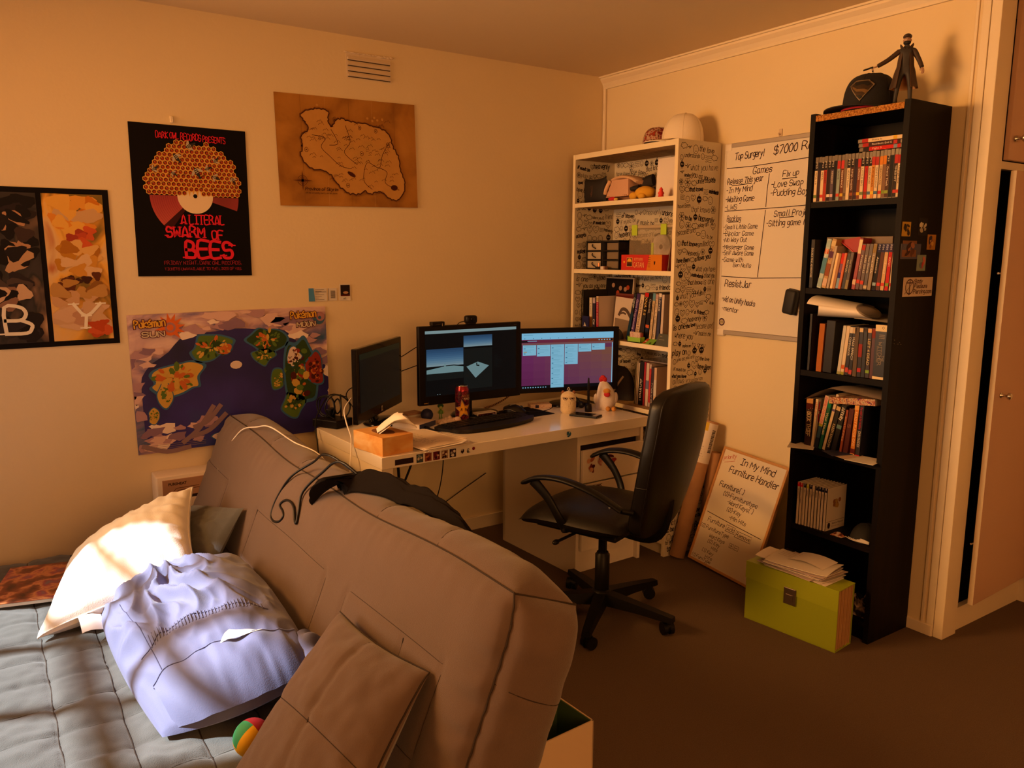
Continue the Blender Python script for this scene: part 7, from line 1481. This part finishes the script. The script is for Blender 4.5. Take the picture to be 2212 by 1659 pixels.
t = thing('dark_satchel', 'dark folded satchel with tan straps in the shelf behind the right monitor', 'bag', (-.18, -.36, zw)); MB().grid(lambda u, v: (lambda a, e: Vector((.06*math.cos(a)*math.cos(e)**.5, .14*math.sin(a)*math.cos(e)**.5, .16*max(0, math.sin(e))*(1+.1*math.sin(a*3)))))(2*PI*u, v*PI/2), 26, 10, cu=True).obj('body', M('satchel', (.035, .026, .02), .8), t)
for k in range(3): MB().tube([(-.062, .10-.07*k, .03), (-.066, .06-.07*k, .08), (-.05, .03-.07*k, .13)], .006, 6).obj('strap', M('card_tan'), t)
for k, (c, w_) in enumerate((('page', .22), ('card_tan', .2), ('cov_blue', .18))):
    t = thing('flat_book', ('cream', 'tan', 'dark blue')[k]+' book lying in the lowest open shelf behind the chair', 'book', (-.272, -.80+.012*k, .3825+.024*k)); MB().box(0, .17, 0, w_, 0, .0025).box(0, .17, 0, w_, .0195, .022).box(0, .0025, 0, w_, 0, .022).obj('cover', M(c), t); MB().box(.002, .165, .003, w_-.003, .0025, .0195).obj('pages', m_pg, t)
t = thing('wicker_box', 'dark woven box at the foot of the doodled bookcase', 'box', (-.268, -.80, .0825)); b = MB(); b.box(0, .2, 0, .30, 0, .17, bev=.004); b.obj('body', ramp_mat('woven', [(.4, '#1a0e08'), (.6, '#3a2214')], 40, 0, .9, kind='wave', stretch=(1, 1, 2)), t); MB().box(-.004, .204, -.004, .304, .171, .186, bev=.003).obj('lid', M('card_tan'), t)
# ================================================================== whiteboards, tubes, file box, floor boxes
WB = frame((-.0168, 0, 0), (0, -1, 0), (0, 0, 1)); m_wb = M('whiteboard', (.74, .66, .56), .22, spec=.5); m_al = M('alu', (.42, .36, .31), .4, metal=.3); m_mk = ink('#2a1418', .4)
t = thing('whiteboard', 'tall whiteboard with handwritten lists hung on the wall between the bookcases', 'whiteboard', (0, 0, 0))
MB().box(-.016, -.002, -1.535, -.912, 1.125, 1.985, bev=.001).obj('board', m_wb, t); MB().box(-.021, -.001, -1.537, -.945, 1.980, 2.0, bev=.003).obj('rail', m_al, t); MB().box(-.021, -.001, -1.537, -.945, 1.104, 1.124, bev=.003).obj('rail', m_al, t); MB().box(-.019, -.001, -.916, -.906, 1.13, 1.985, bev=.003).obj('side_rim', M('rim_white', (.75, .66, .55), .4), t)
for z in (1.115, 1.985): MB().box(-.0195, -.001, -.947, -.904, z-.02, z+.016, bev=.006).obj('corner_cap', M('rim_white'), t)
b = MB()
def wr(s, x, z, h, W_=None, ang=0, wd=None): script(b, s, x, z-h/2, h, WB, wd or h*.12, jit=.5, W=W_, slant=.16, ang=ang)
def ln(*p): ribbon(b, p, .0034, WB)
wr('Top Surgery!', .965, 1.938, .030, .165, .02); wr('$7000 Required', 1.185, 1.945, .034, .33, .03)
ln((.922, 1.888), (1.06, 1.886), (1.25, 1.892), (1.45, 1.90)); wr('Games', 1.075, 1.866, .028, .105, .01)
wr('Release This year', .928, 1.826, .026, .205, .02); ln((.955, 1.806), (1.07, 1.810)); wr('-In My Mind', .924, 1.786, .024, .15, .02); wr('-Waiting Game', .922, 1.744, .025, .165, .0); wr('-LWS', .920, 1.708, .022, .07)
ln((1.168, 1.845), (1.160, 1.77), (1.158, 1.70)); wr('Fix up', 1.24, 1.838, .025, .082, .02); ln((1.24, 1.817), (1.315, 1.818)); wr('-Love Swap', 1.182, 1.797, .026, .165, .0); wr('-Pudding Boyfriend', 1.180, 1.760, .026, .29, -.01)
ln((.920, 1.690), (1.1, 1.692), (1.25, 1.694), (1.45, 1.70))
wr('Backlog', .935, 1.655, .024, .082); ln((.945, 1.638), (1.005, 1.639))
for i, (s, z, W_) in enumerate((('-Small Little Game', 1.616, .20), ('-Bipolar Game', 1.585, .18), ('-No Way Out', 1.556, .142), ('-Messenger Game', 1.523, .185), ('-Self Aware Game', 1.496, .185), ('-Game with', 1.464, .125))): wr(s, .916, z, .0205, W_, .0 if i < 3 else -.02)
wr('Ben Neills', .985, 1.438, .019, .105, -.02); ln((1.157, 1.685), (1.150, 1.60), (1.140, 1.48), (1.132, 1.385))
wr('Small Projects', 1.205, 1.668, .025, .22, .01); ln((1.235, 1.648), (1.31, 1.652)); wr('-Sitting game (', 1.165, 1.626, .025, .20, .01)
ln((.918, 1.383), (1.1, 1.378), (1.3, 1.384), (1.5, 1.39)); wr('ResistJar', .940, 1.350, .030, .155, -.01)
wr('-vid on Unity hacks', .925, 1.278, .025, .20, -.09); wr('-mentor', .928, 1.232, .022, .10, -.10)
b.obj('handwriting', m_mk, t)
b = MB(); ring(b, .932, 1.163, .0155, .006, WB, 0, 0, 24); disc(b, .932, 1.163, .0125, WB, 2, .0002, 20)
for k in (-1, 1): ribbon(b, [(.932+k*.005, 1.157), (.932+k*.005, 1.169)], .0025, WB, 1, .0005)
ribbon(b, [(.925, 1.163), (.939, 1.163)], .0025, WB, 1, .0005); b.obj('round_badge', [ink('#3a1c2c'), ink('#7a7a3c'), ink('#b8a48c')], t)
t2 = thing('board_eraser', 'black rounded eraser stuck on the tall whiteboard next to the black bookcase', 'eraser', (-.0175, -1.335, 1.280), (math.radians(9), 0, 0)); MB().box(-.036, 0, -.030, .030, -.055, .055, bev=.012, seg=3).obj('body', M('eraser_black', (.010, .008, .008), .6), t2)
MB().box(-.006, 0, -.031, .031, -.056, .056, bev=.002).obj('felt', M('felt_grey', (.05, .04, .04), .9), t2)
t2 = thing('wall_hook', 'clear hook on the wall holding the top of the tall whiteboard', 'hook', (0, -1.205, 2.0)); MB().box(-.004, 0, -.009, .009, .004, .036, bev=.002).obj('plate', M('hook_clear', (.66, .50, .34), .3), t2); MB().tube([(-.004, 0, .012), (-.013, 0, .010), (-.016, 0, .018)], .003, 6).obj('hook', M('hook_clear'), t2)
# small framed whiteboard leaning on the wall
t = thing('small_whiteboard', 'small wood framed whiteboard with handwriting leaning on the wall behind the green box', 'whiteboard')
o_, u_, v_ = Vector((-.218, -.968, .016)), Vector((-.030, -.397, -.016)), Vector((.185, -.070, .545)); u_.normalize(); v_ = (v_-u_*v_.dot(u_)).normalized()
t.matrix_world = frame(o_, u_, v_); SWd, SHt = .405, .575
MB().box(.008, SWd-.008, .008, SHt-.008, -.006, .003).obj('board', m_wb, t); m_fr = M('pine_frame', (.50, .25, .085), .55, var=.2, vscale=50)
for x0, x1, y0, y1 in ((0, SWd, 0, .012), (0, SWd, SHt-.012, SHt), (0, .012, .012, SHt-.012), (SWd-.012, SWd, .012, SHt-.012)): MB().box(x0, x1, y0, y1, -.008, .008, bev=.0015).obj('frame_bar', m_fr, t)
ID = frame((0, 0, .0034), (1, 0, 0), (0, 1, 0)); b = MB()
def w2(s, x, y, h, W_=None, ang=0, m=0): script(b, s, x, y, h, ID, h*.13, m=m, jit=.45, W=W_, slant=.14, ang=ang)
w2('In My Mind', .125, .515, .030, .21, .0); w2('Furniture Handler', .075, .463, .030, .30, -.0); w2('priority', .022, .512, .018, .075, .35, 1); ribbon(b, [(.03, .50), (.09, .522)], .002, ID, 1)
w2('Furniture[ ]', .045, .385, .024, .155, .0); w2('[0]-Furnituretype', .085, .350, .020, .215); w2('-Word Keys[ ]', .125, .318, .020, .16); w2('[0]-Key', .135, .286, .019, .09); w2('-Min Hits', .165, .254, .018, .105)
ribbon(b, [(.025, .247), (.2, .236), (.375, .228)], .003, ID)
w2('Furniture', .045, .205, .020, .11); w2('Add', .172, .203, .017, .045); w2('Remove', .235, .195, .017, .085)
for x0, x1, y0 in ((.166, .222, .196), (.229, .326, .188)): ribbon(b, [(x0, y0), (x1, y0), (x1, y0+.030), (x0, y0+.030), (x0, y0)], .0022, ID)
w2('[0] FurnitureType', .012, .168, .017, .185, .0); w2('Word Keys', .085, .136, .016, .10); w2('[0] Key', .085, .110, .016, .08); w2('Hits', .12, .086, .014, .04); w2('[1] Key', .068, .060, .015, .075); w2('Hits', .10, .036, .014, .045); w2('[1] FurnType', .0+.016, .012+.006, .015, .125) 
for x0 in (.218, .250): ribbon(b, [(x0, .132), (x0+.024, .132), (x0+.024, .152), (x0, .152), (x0, .132)], .002, ID); ribbon(b, [(x0+.006, .142), (x0+.018, .142)], .002, ID)
ribbon(b, [(.230, .136), (.230, .148)], .002, ID); b.obj('handwriting', [m_mk, ink('#b8483a')], t)
# cardboard tubes
m_tube = M('kraft', (.40, .21, .10), .7, var=.12, vscale=20)
def ptube(label, a, c, r, lab=False):
    a = Vector(a); c = Vector(c); t = thing('poster_tube', label, 'tube', a); d = c-a; t.rotation_euler = d.to_track_quat('Z', 'Y').to_euler(); L = d.length; t['group'] = 'poster tubes'
    MB().lathe([(r*.92, 0), (r, .001), (r, L-.004), (r*.97, L), (r*.93, L), (r*.92, L-.012), (.001, L-.012)], 28).obj('tube', m_tube, t)
    return t, L
t, L = ptube('long brown poster tube with a white postal label on its upper end', (-.245, -.914, .008), (-.062, -.936, .675), .037)
inv = t.rotation_euler.to_matrix().inverted(); dr = inv @ Vector((-.75, -.66, .0)); a0 = math.atan2(dr.y, dr.x); r = .0374
cylp = lambda u, z: Vector((r*math.cos(a0+u/r), r*math.sin(a0+u/r), z))
MB().grid(lambda u, v: cylp(-.085+.16*u, L-.21+.20*v), 24, 4).obj('postal_label', M('label_white2', (.66, .58, .52), .5), t)
b = MB(); r = .0377
for k in range(18): b.grid(lambda u, v: cylp(.016+.020*u, L-.155+.0065*k+(.0035 if k % 3 else .005)*v), 3, 2, m=0)
for k in range(6): b.grid(lambda u, v: cylp(-.03+(.035-.006*(k % 3))*u, L-.19+.012*k+.0018*v), 3, 2, m=1)
b.grid(lambda u, v: cylp(-.040+.034*u, L-.050+.042*v), 5, 2, m=2); b.obj('label_print', [ink('#2a2024'), ink('#8a7a78'), ink('#c9a82c')], t)
ptube('shorter plain brown poster tube behind the labelled one', (-.108, -.957, .006), (-.046, -.957, .520), .034)
# green expanding file with papers on it
t = thing('file_box', 'lime green expanding file box with a metal clasp on the carpet', 'file box', (-.445, -1.931, 0), math.radians(6.4)); m_gr = M('file_green', (.27, .33, .012), .45, bump=.1, bscale=300); m_gr2 = M('file_green2', (.31, .37, .015), .45)
MB().box(0, .004, 0, .395, 0, .243, bev=.001).obj('front_cover', m_gr, t); MB().box(.118, .122, 0, .395, 0, .247, bev=.001).obj('back_cover', m_gr, t); MB().box(0, .122, 0, .395, 0, .003).obj('base_cover', m_gr, t)
MB().box(-.003, .1225, -.001, .396, .2435, .2475, bev=.001).obj('lid', m_gr2, t); b = MB(); b.add([(-.003, -.001, .2475), (-.003, .396, .2475), (-.004, .396, .178), (-.004, -.001, .165), (-.0005, -.001, .2475), (-.0005, .396, .2475), (-.0008, .396, .178), (-.0008, -.001, .165)], [(0, 1, 2, 3), (7, 6, 5, 4), (0, 3, 7, 4), (1, 5, 6, 2), (3, 2, 6, 7)]); b.obj('flap', m_gr2, t)
for k in range(13):
    x = .006+.0086*k; MB().box(x, x+.0062, .003+.002*(k % 3), .39, .003, .240-.002*(k % 2)).obj('divider', M('divider_%d' % (k % 3), ((.46, .25, .10), (.36, .18, .07), (.52, .32, .15))[k % 3], .8), t)
m_cl = M('clasp', (.20, .15, .12), .35, metal=.8); MB().box(-.0085, -.004, .168, .220, .128, .196, bev=.002).obj('clasp', m_cl, t); MB().box(-.011, -.008, .179, .209, .143, .170, bev=.001).obj('clasp_button', m_cl, t)
t = thing('paper_stack', 'untidy stack of letters and papers on top of the green file box', 'papers', (-.385, -1.715, .2482), math.radians(6)); rnd = random.Random(31)
for k in range(11):
    dx, dy, a = rnd.uniform(-.015, .015), rnd.uniform(-.03, .03), rnd.uniform(-.16, .16); T = Matrix.Translation((dx, dy, .0030*k+.0002)) @ rotz(a); w_, l_ = (.16, .25) if k % 3 else (.13, .27)
    def sh(u, v, o): return T @ Vector(((u-.5)*w_, (v-.5)*l_, o+.0022*math.sin(u*4+k)*0+.012*max(0, abs(v-.5)*2-.72)**1.5*(k/10)*2+.004*(k > 8)*math.sin(PI*u)))
    b = MB(); b.grid(lambda u, v: sh(u, v, .0022), 8, 12); b.grid(lambda u, v: sh(u, v, 0), 8, 12, flip=True)
    for q in range(11): b.add([sh(0, q/11, 0), sh(0, q/11, .0022), sh(0, (q+1)/11, .0022), sh(0, (q+1)/11, 0), sh(1, q/11, 0), sh(1, q/11, .0022), sh(1, (q+1)/11, .0022), sh(1, (q+1)/11, 0)], [(0, 1, 2, 3), (7, 6, 5, 4)])
    for q in range(7): b.add([sh(q/7, 0, 0), sh((q+1)/7, 0, 0), sh((q+1)/7, 0, .0022), sh(q/7, 0, .0022)], [(0, 1, 2, 3)])
    lastp = b.obj('sheet', (m_paper, M('page'), M('sheet_mauve', (.55, .44, .42), .7))[k % 3], t)
b = MB(); PT = frame((0, 0, .0410), (0, -1, 0), (1, 0, 0))
for k in range(5): rect(b, -.09, .02-.01*k, .05-.016*k, .0515-.016*k, PT, 0)
rect(b, -.10, -.07, .062, .067, PT, 1); b.obj('print', [ink('#8a7468'), ink('#2a1c18')], t)
MB().grid(lambda u, v: Vector((-.03+.12*u, .04-.15*v, .037+.012*math.sin(PI*v)*(1-.3*u))), 8, 14).obj('folded_letter', m_paper, t)
# boxes on the floor behind the sofa bed, cable on the carpet
t = thing('open_box', 'open white cardboard box with green inside at the near end of the sofa bed', 'box', (-1.995, -2.085, 0), math.radians(3)); m_bx = M('box_white', (.62, .46, .30), .7); m_in = M('box_green', (.05, .10, .03), .7)
b = MB(); b.box(0, .25, 0, .004, 0, .25).box(0, .25, .146, .15, 0, .25).box(0, .004, 0, .15, 0, .25).box(.246, .25, 0, .15, 0, .25).box(0, .25, 0, .15, 0, .004); b.obj('carton', m_bx, t)
b = MB(); b.box(.004, .246, .0042, .006, .01, .249).box(.004, .246, .143, .1458, .01, .249).box(.004, .0065, .004, .146, .01, .249).box(.243, .2458, .004, .146, .01, .249); b.obj('lining', m_in, t)
t = thing('carton', 'tall orange brown carton behind the open white box', 'box', (-1.99, -1.90, 0)); MB().box(0, .20, 0, .16, 0, .40, bev=.002).obj('carton', M('carton_orange', (.52, .22, .06), .7), t)
tag(MB().tube([(-1.55, -1.60, .005), (-1.50, -1.70, .005), (-1.53, -1.80, .005), (-1.62, -1.84, .005), (-1.72, -1.80, .005), (-1.80, -1.74, .005)], .0035, 6, sub=6).obj('floor_cable', m_bc), 'black cable curving over the carpet beside the sofa bed', 'cable')
